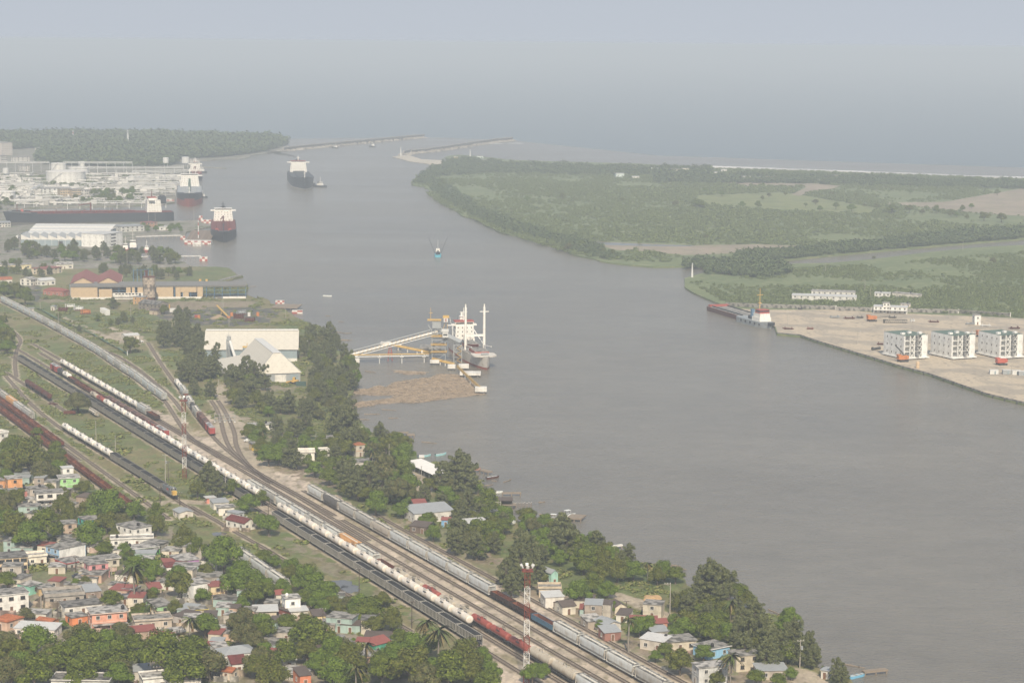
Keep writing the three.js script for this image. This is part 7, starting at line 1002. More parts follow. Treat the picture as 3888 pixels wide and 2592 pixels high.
// ---------------------------------------------------------------- sawtooth warehouse and port sheds
{
  const a = GZ(1, 186, 1050, LAND + 7), b = GZ(1, 920, 1092, LAND + 4), W = G(...px(1, 186, 1133)).distanceTo(G(...px(1, 925, 1133))), p = GZ(1, 186, 1133), o = thing('sawtooth_warehouse', 'white warehouse with a sawtooth roof front beside the basin', 'warehouse', V3(p.x, LAND, p.z), 0), H = 6, D = 70, n = 9;
  part(o, 'wall', box(W, H, 0.4, W / 2, H / 2, 0), greyBl); part(o, 'wall', box(0.4, H + 6, D, W, (H + 6) / 2, -D / 2), greyBl); part(o, 'wall', box(0.4, H + 6, D, 0, (H + 6) / 2, -D / 2), greyBl);
  for (let k = 0; k < n; k++) { const x0 = k * W / n, x1 = x0 + W / n; part(o, 'saw_face', roofFaces([[[x0, H, 0.3], [x1, H, 0.3], [x1, H + 1.2, 0.3], [x0, H + 5, 0.3]]]), concreteW); part(o, 'saw_roof', roofFaces([[[x0, H + 5, 0.3], [x1, H + 1.2, 0.3], [x1, H + 2.2, -22], [x0, H + 6, -22]]]), mat(lin(0.50, 0.52, 0.52), 'sheet', 0.6)); part(o, 'saw_roof', roofFaces([[[x1, H + 1.2, 0.3], [x1, H + 5, 0.3], [x1, H + 6, -22], [x1, H + 2.2, -22]]]), steelW); }
  for (const [z0, z1, y0, y1] of [[-22, -40, 10.5, 12], [-40, -55, 12.5, 14], [-55, -70, 14.5, 16]]) { part(o, 'roof', roofFaces([[[-0.5, y0, z0], [W + 0.5, y0, z0], [W + 0.5, y1, z1], [-0.5, y1, z1]]]), steelW); part(o, 'roof_step', box(W + 1, 1.2, 0.3, W / 2, y0 - 0.6, z0), concreteW); }
  for (const x of [0.15, 0.48, 0.8]) part(o, 'door', box(5, 4.6, 0.2, x * W, 2.3, 0.3), M.dark); for (let k = 0; k < 12; k++) part(o, 'column', box(0.3, H, 0.25, (k + 0.5) * W / 12, H / 2, 0.28), steelW);
  void a; void b;
}
house(1, 925, 1035, 1090, 1010, 26, 13, '#ecebe6', 'white', 'white warehouse office block at the sawtooth right end', { mark: 'white warehouse office', wf: 1, ws: 0, nodoor: 1, ww: 9, over: 0.4, cat: 'warehouse', name: 'port_building' });
const portB = [[1075, 965, 1285, 955, 22, 6, '#c9c8c2', 'tin', 'low grey shed behind the warehouse office'], [375, 625, 635, 622, 30, 8, '#d9dad6', 'light', 'low white pump house before the big tank'], [535, 628, 640, 626, 20, 13, '#c9b28e', 'light', 'left tan office block below the big tank'], [640, 632, 722, 630, 20, 13, '#c9b28e', 'light', 'right tan office block below the big tank'], [752, 640, 815, 636, 18, 9, '#e6e2d8', 'light', 'white office right of the tan blocks'], [815, 640, 880, 638, 16, 6, '#c98a6a', 'red', 'small brick red office building'], [720, 655, 800, 653, 12, 5, '#e6e2d8', 'light', 'white gatehouse near the tan blocks'], [300, 830, 560, 822, 20, 7, '#dcdcd6', 'light', 'long white shed behind the slip tanker'], [-40, 930, 90, 928, 20, 5, '#d5d2c8', 'tin', 'shed at the left edge behind the warehouse'], [90, 1310, 275, 1300, 12, 4, '#ead9a8', 'light', 'cream store among trees below the warehouse'], [400, 1345, 552, 1325, 16, 5, '#d4c4a8', 'red', 'store with red roof below the warehouse trees'], [495, 1305, 650, 1300, 12, 4, '#d9d3c4', 'light', 'tan store right of the red roofed store'], [-20, 1305, 75, 1300, 12, 4, '#e6e0d2', 'light', 'white store at the left edge below the warehouse'], [360, 1450, 490, 1440, 12, 4, '#e2e0d8', 'white', 'white camp hut near the cinder road'], [270, 1440, 330, 1432, 12, 5, '#e2ddd0', 'light', 'small white gabled chapel near the cinder road'], [0, 1440, 105, 1436, 12, 4, '#e6dfd0', 'orange', 'white gabled villa at the left edge'], [5, 215, 105, 212, 40, 22, '#d9cfc4', 'light', 'tall pale block on the far left skyline'], [375, 262, 420, 260, 20, 13, '#d8d4cc', 'light', 'pale block in front of the far left wood'], [1030, 305, 1110, 304, 20, 6, '#d9d5cc', 'light', 'low pale building under the tall lighthouse'], [0, 330, 60, 328, 24, 12, '#d4cfc6', 'light', 'pale far block at the left edge'], [200, 420, 260, 418, 14, 9, '#d6d2ca', 'light', 'small pale block behind the pipe racks'], [140, 345, 260, 340, 14, 8, '#dcd8d0', 'light', 'white far house row near the left wood'], [1725, 360, 1780, 358, 16, 6, '#dedad2', 'light', 'white boathouse on the far left shore'], [1870, 290, 1890, 290, 14, 9, '#b86a58', 'red', 'small red house in the far left wood'], [1310, 930, 1400, 925, 14, 5, '#b98a6a', 'red', 'rusty shed on the slip quay'], [1420, 965, 1500, 962, 10, 4, '#e2e0d8', 'white', 'white shed on the slip quay']];
for (const [ax, ay, bx, by, d, h, c, r, l] of portB) house(1, ax, ay, bx, by, d, h, c, r, l, { cat: 'building', name: 'port_building', ww: 2, wh: 1.4, kind: /chapel|villa|roofed|hut/.test(l) ? 'gable' : 'flat', over: 0.5, wf: Math.min(6, Math.max(2, Math.floor(d / 4))), ws: 2 });
function oilTank(s, x, y, r, h, label) { const p = GZ(s, x, y), o = thing('storage_tank', label, 'storage tank', V3(p.x, LAND, p.z - r)); part(o, 'shell', cyl(r, r, h, 0, h / 2, 0, 48), M.white); part(o, 'roof', lathe([[0, h + r * 0.06], [r * 0.5, h + r * 0.045], [r * 1.005, h + 0.05], [r * 1.005, h - 0.3]], 48), concreteW); part(o, 'wind_girder', cyl(r + 0.5, r + 0.5, 0.3, 0, h - 1.2, 0, 48), steelW); const st = []; for (let k = 0; k < 24; k++) { const a = -2.3 + k * 0.035; st.push(box(1.1, 0.2, 1.1, Math.cos(-a) * (r + 0.6), (k + 0.5) * h / 24, Math.sin(-a) * (r + 0.6))); } fine(part(o, 'spiral_stair', st, steelG)); }
oilTank(1, 548, 576, 28, 15.5, 'largest white oil storage tank with spiral stair'); oilTank(1, 680, 516, 15, 13, 'middle sized white tank right behind the largest'); oilTank(1, 505, 470, 12, 12, 'domed grey tank left behind the largest'); oilTank(1, 20, 752, 13, 14, 'white tank at the left edge behind the slip tanker'); oilTank(1, 720, 428, 5, 8, 'small tank on the far pipe rack line');
function rack(x0, y0, x1, y1, h, n, label) { const a = GZ(1, x0, y0), b = GZ(1, x1, y1), L = a.distanceTo(b), o = thing('pipe_rack', label, 'pipe rack', V3(a.x, LAND, a.z), angleOf(a, b)); for (let k = 0; k < n; k++) part(o, 'pipe', cyl(0.42, 0.42, L, L / 2, h + 0.5 + (k > 3 ? 2 : 0), -1.2 * (k % 4), 8, 'x'), steelW); const m = Math.max(2, Math.round(L / 14)); for (let k = 0; k <= m; k++) part(o, 'bent', [box(0.4, h, 0.4, k * L / m, h / 2, 0.3), box(0.4, h, 0.4, k * L / m, h / 2, -4.4), box(0.4, 0.4, 5.2, k * L / m, h, -2.05)], steelW); }
let rk = 0; for (const [x0, y0, x1, y1, h, n] of [[-20, 478, 440, 480, 14, 5], [560, 480, 1180, 482, 14, 5], [780, 505, 1640, 500, 10, 5], [1180, 530, 1700, 520, 8, 6], [1150, 560, 1660, 552, 5, 6], [1120, 592, 1640, 582, 6, 6], [1080, 625, 1600, 615, 5, 6], [1100, 650, 1560, 642, 4, 5], [720, 600, 1000, 596, 3, 4], [0, 640, 300, 636, 7, 4], [230, 735, 560, 730, 5, 4], [380, 755, 720, 750, 4, 4], [130, 800, 300, 798, 9, 3], [600, 812, 1480, 800, 7, 5], [160, 600, 380, 596, 4, 3], [1300, 700, 1560, 690, 5, 5], [280, 690, 380, 640, 8, 4]]) rack(x0, y0, x1, y1, h, n, ordinal(++rk) + ' white pipe rack of the oil terminal counted from the far left');
// ---------------------------------------------------------------- jetties, lights, far shore
function mole(name, label, s, l, w) { const pts = []; for (let i = 0; i < l.length; i += 2) pts.push(W0(s, l[i], l[i + 1])); reseed(l[0] + 9); const st = new THREE.DodecahedronGeometry(1, 0), o = thing(name, label, 'jetty', V3(0, 0, 0)), core = []; for (let i = 1; i < pts.length; i++) core.push(bar(V3(pts[i - 1].x, 0.2, pts[i - 1].z), V3(pts[i].x, 0.2, pts[i].z), 3.4, w)); part(o, 'core', core, concrete); const im = new THREE.InstancedMesh(st, new THREE.MeshStandardMaterial({ color: 0xffffff, roughness: 0.95 }), 900); for (let k = 0; k < 900; k++) { const t = rnd() * (pts.length - 1), i = Math.min(pts.length - 2, Math.floor(t)), p = pts[i].clone().lerp(pts[i + 1], t - i), u = rr(-1, 1), d = V3().subVectors(pts[i + 1], pts[i]).normalize(); im.setMatrixAt(k, new THREE.Matrix4().compose(V3(p.x - d.z * u * w * 0.75, 2.6 - 2.8 * Math.abs(u) + rr(-0.4, 0.6), p.z + d.x * u * w * 0.75), new THREE.Quaternion().setFromEuler(new THREE.Euler(rr(0, 3), rr(0, 3), rr(0, 3))), V3(rr(1, 2.4), rr(0.8, 1.6), rr(1, 2.4)))); const g = rr(0.7, 1.2); im.setColorAt(k, lin(0.36 * g, 0.33 * g, 0.29 * g)); } im.name = 'boulders'; im.userData = { kind: 'stuff' }; o.add(im); }
mole('stone_jetty', 'long stone jetty on the left of the river mouth', 'F', [1120, 243, 1260, 228, 1500, 203, 1800, 176, 2050, 152, 2168, 142], 16); mole('stone_jetty', 'long stone jetty on the right of the river mouth', 'D', [60, 176, 110, 162, 250, 150, 400, 130, 600, 98, 760, 76, 865, 66], 16);
function lightTower(s, x, y, h, label, bands) { const p = W0(s, x, y), o = thing('lighthouse', label, 'lighthouse', V3(p.x, 1, p.z)); const n = bands || 5; for (let k = 0; k < n; k++) part(o, 'tower_section', cyl(h * 0.1 * (1 - k * 0.6 / n), h * 0.1 * (1 - (k + 1) * 0.6 / n), h / n, 0, (k + 0.5) * h / n, 0, 12), bands && k % 2 === 0 ? redPaint : steelW); part(o, 'lantern_room', [cyl(h * 0.05, h * 0.05, h * 0.09, 0, h * 1.045, 0, 10)], steelG); part(o, 'gallery', cyl(h * 0.06, h * 0.06, h * 0.015, 0, h * 1.0, 0, 12), steelW); part(o, 'cupola', lathe([[0, h * 1.15], [h * 0.03, h * 1.12], [h * 0.055, h * 1.09]], 12), steelW); }
lightTower(1, 1140, 290, 33, 'tall white lighthouse rising over the far left wood'); lightTower(1, 650, 232, 24, 'red and white banded mast over the far left wood', 7); lightTower('F', 2100, 146, 9, 'small white light at the tip of the left jetty'); lightTower('D', 815, 70, 8, 'small light at the tip of the right jetty'); lightTower('F', 2002, 280, 14, 'slim light post on the right spit'); lightTower('C', 52, 195, 11, 'white marker tower on the creek point'); lightTower('D', 558, 228, 19, 'white water tower on the right shore village');
for (const [x, y, w, h, l] of [[1478, 440, 13, 16, 'left white storage box on the far oil pier'], [1655, 446, 17, 18, 'right white storage box on the far oil pier'], [48, 530, 12, 14, 'white box on a mast at the left edge of the terminal']]) { const p = GZ(1, x, y), o = thing('elevated_tank', l, 'tank', V3(p.x, LAND, p.z)); part(o, 'tank', cyl(w * 0.36, w * 0.36, h * 0.5, 0, h * 0.75, 0, 16), steelW); part(o, 'leg', [box(0.6, h * 0.55, 0.6, w * 0.2, h * 0.27, 0), box(0.6, h * 0.55, 0.6, -w * 0.2, h * 0.27, 0)], steelW); part(o, 'cap', cyl(w * 0.37, w * 0.3, 0.7, 0, h + 0.3, 0, 16), steelW); }
// smoke of the departing carrier: a thin plume of small puffs
{ const s = scene.getObjectByName('bulk_carrier_001'), f = V3(-200 * 0.38 - 11, 33, 0).applyAxisAngle(V3(0, 1, 0), s.rotation.y).add(s.position), o = thing('smoke_plume', 'thin dark smoke trail above the departing carrier', 'smoke', f); o.userData.kind = 'stuff'; reseed(5); const sm = new THREE.MeshStandardMaterial({ color: lin(0.02, 0.02, 0.022), roughness: 1, transparent: true, opacity: 0.10 }); const g = []; for (let k = 0; k < 30; k++) { const t = k / 30, r = 1.2 + t * 2.6; g.push(fix(new THREE.IcosahedronGeometry(r, 1)).scale(1.5, 0.7, 1).translate(-t * 44 + rr(-2, 2), Math.pow(t, 0.6) * 9 + rr(-0.8, 0.8), -t * 12 + rr(-2, 2))); } part(o, 'puff', g, sm); }
// ---------------------------------------------------------------- right bank: fabrication yard
{
  const whiteSt = mat(lin(0.72, 0.72, 0.70), 'wall', 0.6), gDeck = mat(lin(0.10, 0.16, 0.13), 'grain', 0.8), scaff = mat(lin(0.20, 0.19, 0.18), 'grain', 0.7);
  function moduleBlock() {
    const o = new THREE.Group(), W = 18.5, D = 24, H = 14.6, y0 = 1.6; o.name = 'accommodation_module'; o.userData = { category: 'module' };
    part(o, 'base_frame', [box(W + 1.6, 0.8, D + 3, W / 2, y0 - 0.4, -D / 2 + 0.6)], whiteSt); for (let k = 0; k < 5; k++) for (const z of [0, -D / 2, -D]) part(o, 'support', box(0.7, 0.9, 0.7, 1 + k * (W - 2) / 4, 0.4, z), M.black);
    part(o, 'side_wall', box(0.4, H, D, 0, y0 + H / 2, -D / 2), whiteSt); part(o, 'side_wall', box(0.4, H, D, W, y0 + H / 2, -D / 2), whiteSt); part(o, 'rear_wall', box(W - 0.5, H, 0.4, W / 2, y0 + H / 2, -D + 0.3), whiteSt);
    for (let f = 0; f < 3; f++) for (let k = 0; k < 4; k++) { windowOn(o, 0.6, 0.9, -0.22, y0 + 2.3 + f * 4.87, -3.4 - k * 5.4, 3, 1); }
    for (let f = 0; f <= 4; f++) part(o, 'floor_deck', box(W, 0.35, D - 0.2, W / 2, y0 + f * H / 4 + (f === 4 ? 0.05 : 0), -D / 2 + 0.1), f === 4 ? gDeck : whiteSt);
    for (const x of [0.25, 4.5, 8.2, 10.6, 14.2, W - 0.25]) part(o, 'front_column', box(0.5, H, 0.5, x, y0 + H / 2, 0.26), whiteSt);
    part(o, 'front_panel', box(3.6, H, 0.2, W - 2.2, y0 + H / 2, 0.1), whiteSt); part(o, 'inner_wall', box(W - 1, H - 0.4, 0.15, W / 2, y0 + H / 2, -5), whiteSt); part(o, 'core_wall', box(0.2, H - 0.5, D - 1, 8.5, y0 + H / 2, -D / 2), whiteSt);
    const br = []; for (let f = 0; f < 4; f++) { const a = y0 + f * H / 4, b = a + H / 4; br.push(bar(V3(4.5, b, 0.1), V3(6.4, a + 0.4, 0.1), 0.3), bar(V3(8.2, b, 0.1), V3(6.4, a + 0.4, 0.1), 0.3), bar(V3(10.6, b, 0.1), V3(12.4, a + 0.4, 0.1), 0.3), bar(V3(14.2, b, 0.1), V3(12.4, a + 0.4, 0.1), 0.3), box(8, 0.12, 0.12, 4.3, a + 1.2, 0.3), box(8, 0.12, 0.12, 13, a + 1.2, 0.3)); } fine(part(o, 'bracing', br, whiteSt));
    const st = []; for (let f = 0; f < 8; f++) for (const x of [8.6, 10.2]) { st.push(box(0.1, 2.2, 0.1, x, 1.1 + f * 2.1, 1.6), box(0.1, 2.2, 0.1, x, 1.1 + f * 2.1, 2.8)); } for (let f = 0; f < 8; f++) st.push(box(1.7, 0.12, 1.3, 9.4, 2.1 + f * 2.1, 2.2), bar(V3(8.6, 0.1 + f * 2.1, 2.8), V3(10.2, 2.2 + f * 2.1, 2.8), 0.08)); fine(part(o, 'scaffold', st, scaff));
    const rl = []; for (const z of [0.2, -D]) rl.push(box(W, 0.1, 0.1, W / 2, y0 + H + 1.2, z)); for (let k = 0; k < 9; k++) rl.push(box(0.1, 1.2, 0.1, k * W / 8, y0 + H + 0.7, 0.2)); fine(part(o, 'roof_rail', rl, scaff)); for (const [x, z] of [[2, -5], [10, -9], [15, -4]]) part(o, 'roof_unit', box(2.6, 1.3, 2.2, x, y0 + H + 0.95, z), whiteSt);
    return o;
  }
  const m0 = moduleBlock(), spots = [[1520, 760, 'left'], [1852, 758, 'middle'], [2185, 755, 'right']];
  spots.forEach(([x, y, w], i) => { const p = GZ('C', x, y), o = i ? m0.clone() : m0; o.name = numbered('accommodation_module'); scene.add(o); o.position.set(p.x, LAND, p.z); o.rotation.y = 0.42; o.scale.setScalar(0.98); o.userData = { label: w + ' of three white modules with open braced front', category: 'module', group: 'white modules on the far quay' }; });
  const qb = (s, ax, ay, bx, by, d, h, c, r, l, q = {}) => house(s, ax, ay, bx, by, d, h, c, r, l, { cat: 'building', name: 'yard_building', mark: l.split(' ').slice(0, 3).join(' '), over: 0.3, ...q });
  qb('C', 745, 312, 1192, 325, 14, 4.6, '#dcdad2', 'white', 'long low white building in the scrub behind the far quay', { wf: 10 }); qb('C', 880, 282, 1180, 292, 12, 5.5, '#e0ddd4', 'light', 'second white building behind the long low one', { wf: 8 }); qb('C', 1312, 390, 1545, 398, 12, 5, '#e8e5dc', 'white', 'white office with an open verandah behind the yard wall', { porch: 3, porchRoof: 'white', wf: 7 }); qb('C', 1378, 366, 1425, 367, 6, 8, '#e8e5dc', 'light', 'white rooftop block above the verandah office', { wf: 2 }); qb('C', 1318, 296, 1425, 300, 9, 4.5, '#e6e4de', 'white', 'white hut row left in the far scrub', { wf: 4 }); qb('C', 1440, 294, 1620, 308, 8, 4, '#cfc9bd', 'light', 'long grey hut right in the far scrub', { wf: 5 }); qb('C', 2014, 452, 2058, 452, 6, 7, '#eceae4', 'light', 'small white cube office at the yard gate', { wf: 1 }); qb('C', 1500, 372, 1568, 374, 6, 5, '#d6c8b8', 'light', 'tan hut right of the verandah office', { wf: 2 });
  // yard wall
  for (const [l, t] of [[[285, 388, 520, 398, 1050, 412], 'long concrete wall behind the barge quay'], [[1050, 418, 1300, 424, 1900, 438, 2260, 462], 'concrete wall between yard and scrub']]) { const pts = []; for (let i = 0; i < l.length; i += 2) pts.push(GZ('C', l[i], l[i + 1])); const o = thing('yard_wall', t, 'wall', V3()); for (let i = 1; i < pts.length; i++) { part(o, 'wall_panel', bar(V3(pts[i - 1].x, LAND + 1.6, pts[i - 1].z), V3(pts[i].x, LAND + 1.6, pts[i].z), 3.2, 0.4), concrete); part(o, 'pillar', box(0.7, 3.5, 0.7, pts[i].x, LAND + 1.75, pts[i].z), concreteW); } }
  // quay edge beam with fenders
  { const pts = L2('C', 640, 576, 800, 590, 900, 625, 1350, 760, 1480, 800, 1700, 860, 1900, 930, 2100, 1000, 2352, 1060, 2600, 1140).map((a) => GZ(...a)), o = thing('quay_edge', 'dark sheet pile quay edge of the fabrication yard', 'quay', V3()); for (let i = 1; i < pts.length; i++) { const a = pts[i - 1], b = pts[i], n = Math.max(1, Math.round(a.distanceTo(b) / 12)); part(o, 'coping', bar(V3(a.x, LAND + 0.25, a.z), V3(b.x, LAND + 0.25, b.z), 0.7, 1.1), slabDk); for (let k = 0; k < n; k++) { const q = a.clone().lerp(b, (k + 0.5) / n); part(o, 'fender', box(0.6, 1.6, 0.7, q.x - 0.4, 0.5, q.z + 0.9), M.black); } } }
  function crawler(x, y, c, l, boom) { const p = GZ('C', x, y), o = thing('crawler_crane', l, 'crane', V3(p.x, LAND, p.z), 0.3); for (const z of [-1.8, 1.8]) part(o, 'track', rbox(6.5, 1.3, 1.1, 0.5, 0, 0.65, z), M.black); part(o, 'body', [box(6.5, 2.6, 3.2, -0.6, 2.9, 0), box(2.4, 1, 3, -3, 4.5, 0)], c); const cb = part(o, 'cab', box(1.8, 2, 1.3, 2.4, 3, 1.2), c); fine(part(cb, 'window', box(1.9, 0.9, 1.1, 2.45, 3.3, 1.2), paneMat)); if (boom) fine(part(o, 'boom', [bar(V3(2.4, 2.6, 0.5), V3(boom[0], boom[1], 0.3), 0.3), bar(V3(2.4, 2.6, -0.5), V3(boom[0], boom[1], -0.3), 0.3), bar(V3(2.4, 3.6, 0), V3(boom[0], boom[1] + 0.5, 0), 0.25)], c === orangeP ? M.dark : c)); }
  crawler(1300, 492, orangeP, 'orange crawler crane house standing in the middle of the yard', [14, 3]); crawler(2200, 795, mat(lin(0.50, 0.10, 0.06), 'grain', 0.7), 'red crawler crane before the right module', null); crawler(1515, 772, orangeP, 'yellow lifting crane at the left module corner', [-6, 11]); crawler(2062, 600, orangeP, 'orange crane behind the gap of middle and right module', null);
  const t0 = GZ('C', 1617, 818), tk = thing('yard_tank', 'tan upright tank on the quay before the left module', 'tank', V3(t0.x, LAND, t0.z)); part(tk, 'shell', cyl(1.2, 1.2, 4, 0, 2.2, 0, 16), tanP); part(tk, 'roof', lathe([[0, 4.7], [1.25, 4.2]], 16), tanP);
  const cn = [[2145, 858, 'white container nearest the yard lamp'], [2235, 858, 'open grey container shelter in the right yard'], [2300, 862, 'long white container at the right edge'], [2345, 868, 'grey cabin at the right edge']]; cn.forEach(([x, y, l], k) => { const p = GZ('C', x, y), o = thing('yard_container', l, 'container', V3(p.x, LAND, p.z), 0.05); const m = k % 2 ? steelG : steelW; part(o, 'box', box(5.4, 2.6, 2.6, 0, 1.4, 0), m); part(o, 'door', box(1, 2, 0.08, 0.6, 1.1, 1.33), greyBl); part(o, 'roof_edge', box(5.6, 0.14, 2.8, 0, 2.78, 0), steelW); });
  reseed(3300); for (const [x, y, w, l, m] of [[1040, 468, 9, 'heap of grey pipes left in the yard', steelG], [1140, 475, 9, 'rusty plate stack left in the yard', M.gonRust], [1215, 470, 5, 'dark skid beside the orange crane', M.dark], [1440, 470, 6, 'dark generator skid in the yard', M.dark], [1580, 495, 3, 'small white hut like skid in the yard', steelW], [1730, 500, 9, 'rusty beams right of the lattice boom', M.gonRust], [1985, 515, 9, 'blue grey pipe racks near the gate', steelG], [2090, 528, 8, 'pale beam stack near the gate', steelW], [2030, 580, 12, 'tangle of pale steel behind the middle module', steelW], [1370, 655, 8, 'rusty frames left behind the left module', M.gonRust], [2290, 545, 8, 'rusty beam rows at the right edge', M.gonRust], [870, 548, 5, 'pink steel box on the near yard', mat(lin(0.36, 0.19, 0.16), 'rust', 0.85)], [720, 548, 8, 'rusty boat shell beside the tug', M.gonRust], [800, 410, 4, 'dark machine by the yard wall', M.dark]]) { const p = GZ('C', x, y), o = thing('yard_stack', l, 'materials', V3(p.x, LAND, p.z), rr(-0.2, 0.2)); for (let k = 0; k < 4; k++) part(o, 'beam', box(w * rr(0.7, 1), 0.5, 0.6, rr(-0.6, 0.6), 0.35 + (k > 1 ? 0.6 : 0), -1.2 + k * 0.8), m); for (const s of [-1, 1]) part(o, 'stand', box(0.4, rr(1.4, 2.8), 2.6, s * w * 0.3, 0.9, 0), m); }
  { const p = GZ('C', 1465, 505), o = thing('lattice_boom', 'dark lattice crane boom lying on the yard', 'boom', V3(p.x, LAND, p.z), -0.04), g = []; for (const y of [0.4, 2.6]) for (const z of [-1, 1]) g.push(box(17, 0.22, 0.22, 0, y, z)); for (let k = 0; k < 12; k++) for (const z of [-1, 1]) g.push(bar(V3(-8.5 + k * 1.42, 0.4, z), V3(-8.5 + (k + 1) * 1.42, 2.6, z), 0.14)); part(o, 'lattice', g, M.dark); part(o, 'foot', box(1.2, 2.6, 2.4, -8.6, 1.4, 0), M.dark); }
  { const p = GZ('C', 1330, 690), o = thing('steel_pipe', 'thick dark pipe lying beside the quay', 'pipe', V3(p.x, LAND, p.z), 0.75); part(o, 'tube', cyl(0.9, 0.9, 8, 0, 0.95, 0, 16, 'x'), M.dark); part(o, 'flange', cyl(1.2, 1.2, 0.4, -4, 1.2, 0, 16, 'x'), M.dark); }
}
// ---------------------------------------------------------------- poles, masts, lamps
function lightMast(x, y, label) {
  const p = G(x, y), o = thing('light_mast', label, 'light mast', V3(p.x, LAND, p.z), 0.06), H = 37.5, w = 0.85, n = 7, mw = mat(lin(0.72, 0.71, 0.68), 'grain', 0.6), mr = mat(lin(0.38, 0.13, 0.085), 'rust', 0.8);
  for (let s = 0; s < n; s++) { const m = s % 2 ? mw : mr, y0 = s * H / n, y1 = y0 + H / n, g = []; for (const sx of [-1, 1]) for (const sz of [-1, 1]) g.push(box(0.17, y1 - y0, 0.17, sx * w, (y0 + y1) / 2, sz * w)); for (let k = 0; k < 3; k++) { const a = y0 + k * (y1 - y0) / 3, b = a + (y1 - y0) / 3, f = k % 2 ? -1 : 1; for (const q of [-1, 1]) g.push(bar(V3(-f * w, a, q * w), V3(f * w, b, q * w), 0.1), bar(V3(q * w, a, -f * w), V3(q * w, b, f * w), 0.1), box(2 * w, 0.1, 0.1, 0, b, q * w), box(0.1, 0.1, 2 * w, q * w, b, 0)); } part(o, 'mast_section', g, m); }
  const pl = part(o, 'lamp_platform', [box(3.6, 0.2, 3.6, 0, H + 0.1, 0), ...[-1, 1].flatMap((s) => [box(3.6, 0.08, 0.08, 0, H + 1.1, s * 1.75), box(0.08, 0.08, 3.6, s * 1.75, H + 1.1, 0)])], mr); for (let k = 0; k < 6; k++) { const a = k * Math.PI / 3; part(pl, 'floodlight', [box(0.95, 0.95, 0.35, 0, 0, 0).rotateX(0.5).rotateY(a).translate(Math.sin(a) * 2.1, H + 1.6, Math.cos(a) * 2.1)], steelW); }
}
lightMast(700, 1820, 'far red and white lattice light mast beside the far coal train'); lightMast(1998, 2597, 'near red and white lattice light mast beside the red tank cars');
const concPole = mat(lin(0.42, 0.39, 0.34), 'grain', 0.9), woodPole = mat(lin(0.10, 0.075, 0.06), 'grain', 0.95);
function pole(s, x, yb, yt, kind, label) {
  const p = GZ(s, x, yb), h = (yb - yt) / SH[s][2] / pxPerM(p) * 1.01, o = thing(kind === 'lamp' ? 'street_lamp' : kind === 'mast' ? 'antenna_mast' : 'utility_pole', label, kind === 'lamp' ? 'street lamp' : 'pole', V3(p.x, LAND, p.z), kind === 'lamp' ? 0.4 : 0.1), m = kind === 'wood' ? woodPole : concPole;
  part(o, 'shaft', cyl(0.19, 0.12, h, 0, h / 2, 0, 8), m);
  if (kind === 'lamp') { part(o, 'lamp_arm', bar(V3(0, h - 0.1, 0), V3(1.8, h + 0.4, 0), 0.1), steelG); part(o, 'lamp_head', rbox(0.9, 0.2, 0.35, 0.06, 2.1, h + 0.42, 0), steelW); }
  else if (kind !== 'mast') { part(o, 'crossarm', box(2.4, 0.16, 0.16, kind === 'side' ? -1.1 : 0, h - 0.4, 0.16), m); for (let k = 0; k < 3; k++) part(o, 'insulator', cyl(0.08, 0.06, 0.35, -1 + k + (kind === 'side' ? -1.1 : 0), h - 0.14, 0.16, 6), steelW); if (kind === 'trans') part(o, 'transformer', [cyl(0.4, 0.4, 1.2, 0.45, h * 0.72, 0.3, 12)], steelG); if (kind === 'side') part(o, 'brace', bar(V3(-1.6, h - 0.45, 0.16), V3(0, h - 1.5, 0.1), 0.08), m); }
  else part(o, 'cap', cyl(0.2, 0.2, 0.3, 0, h, 0, 8), m);
}
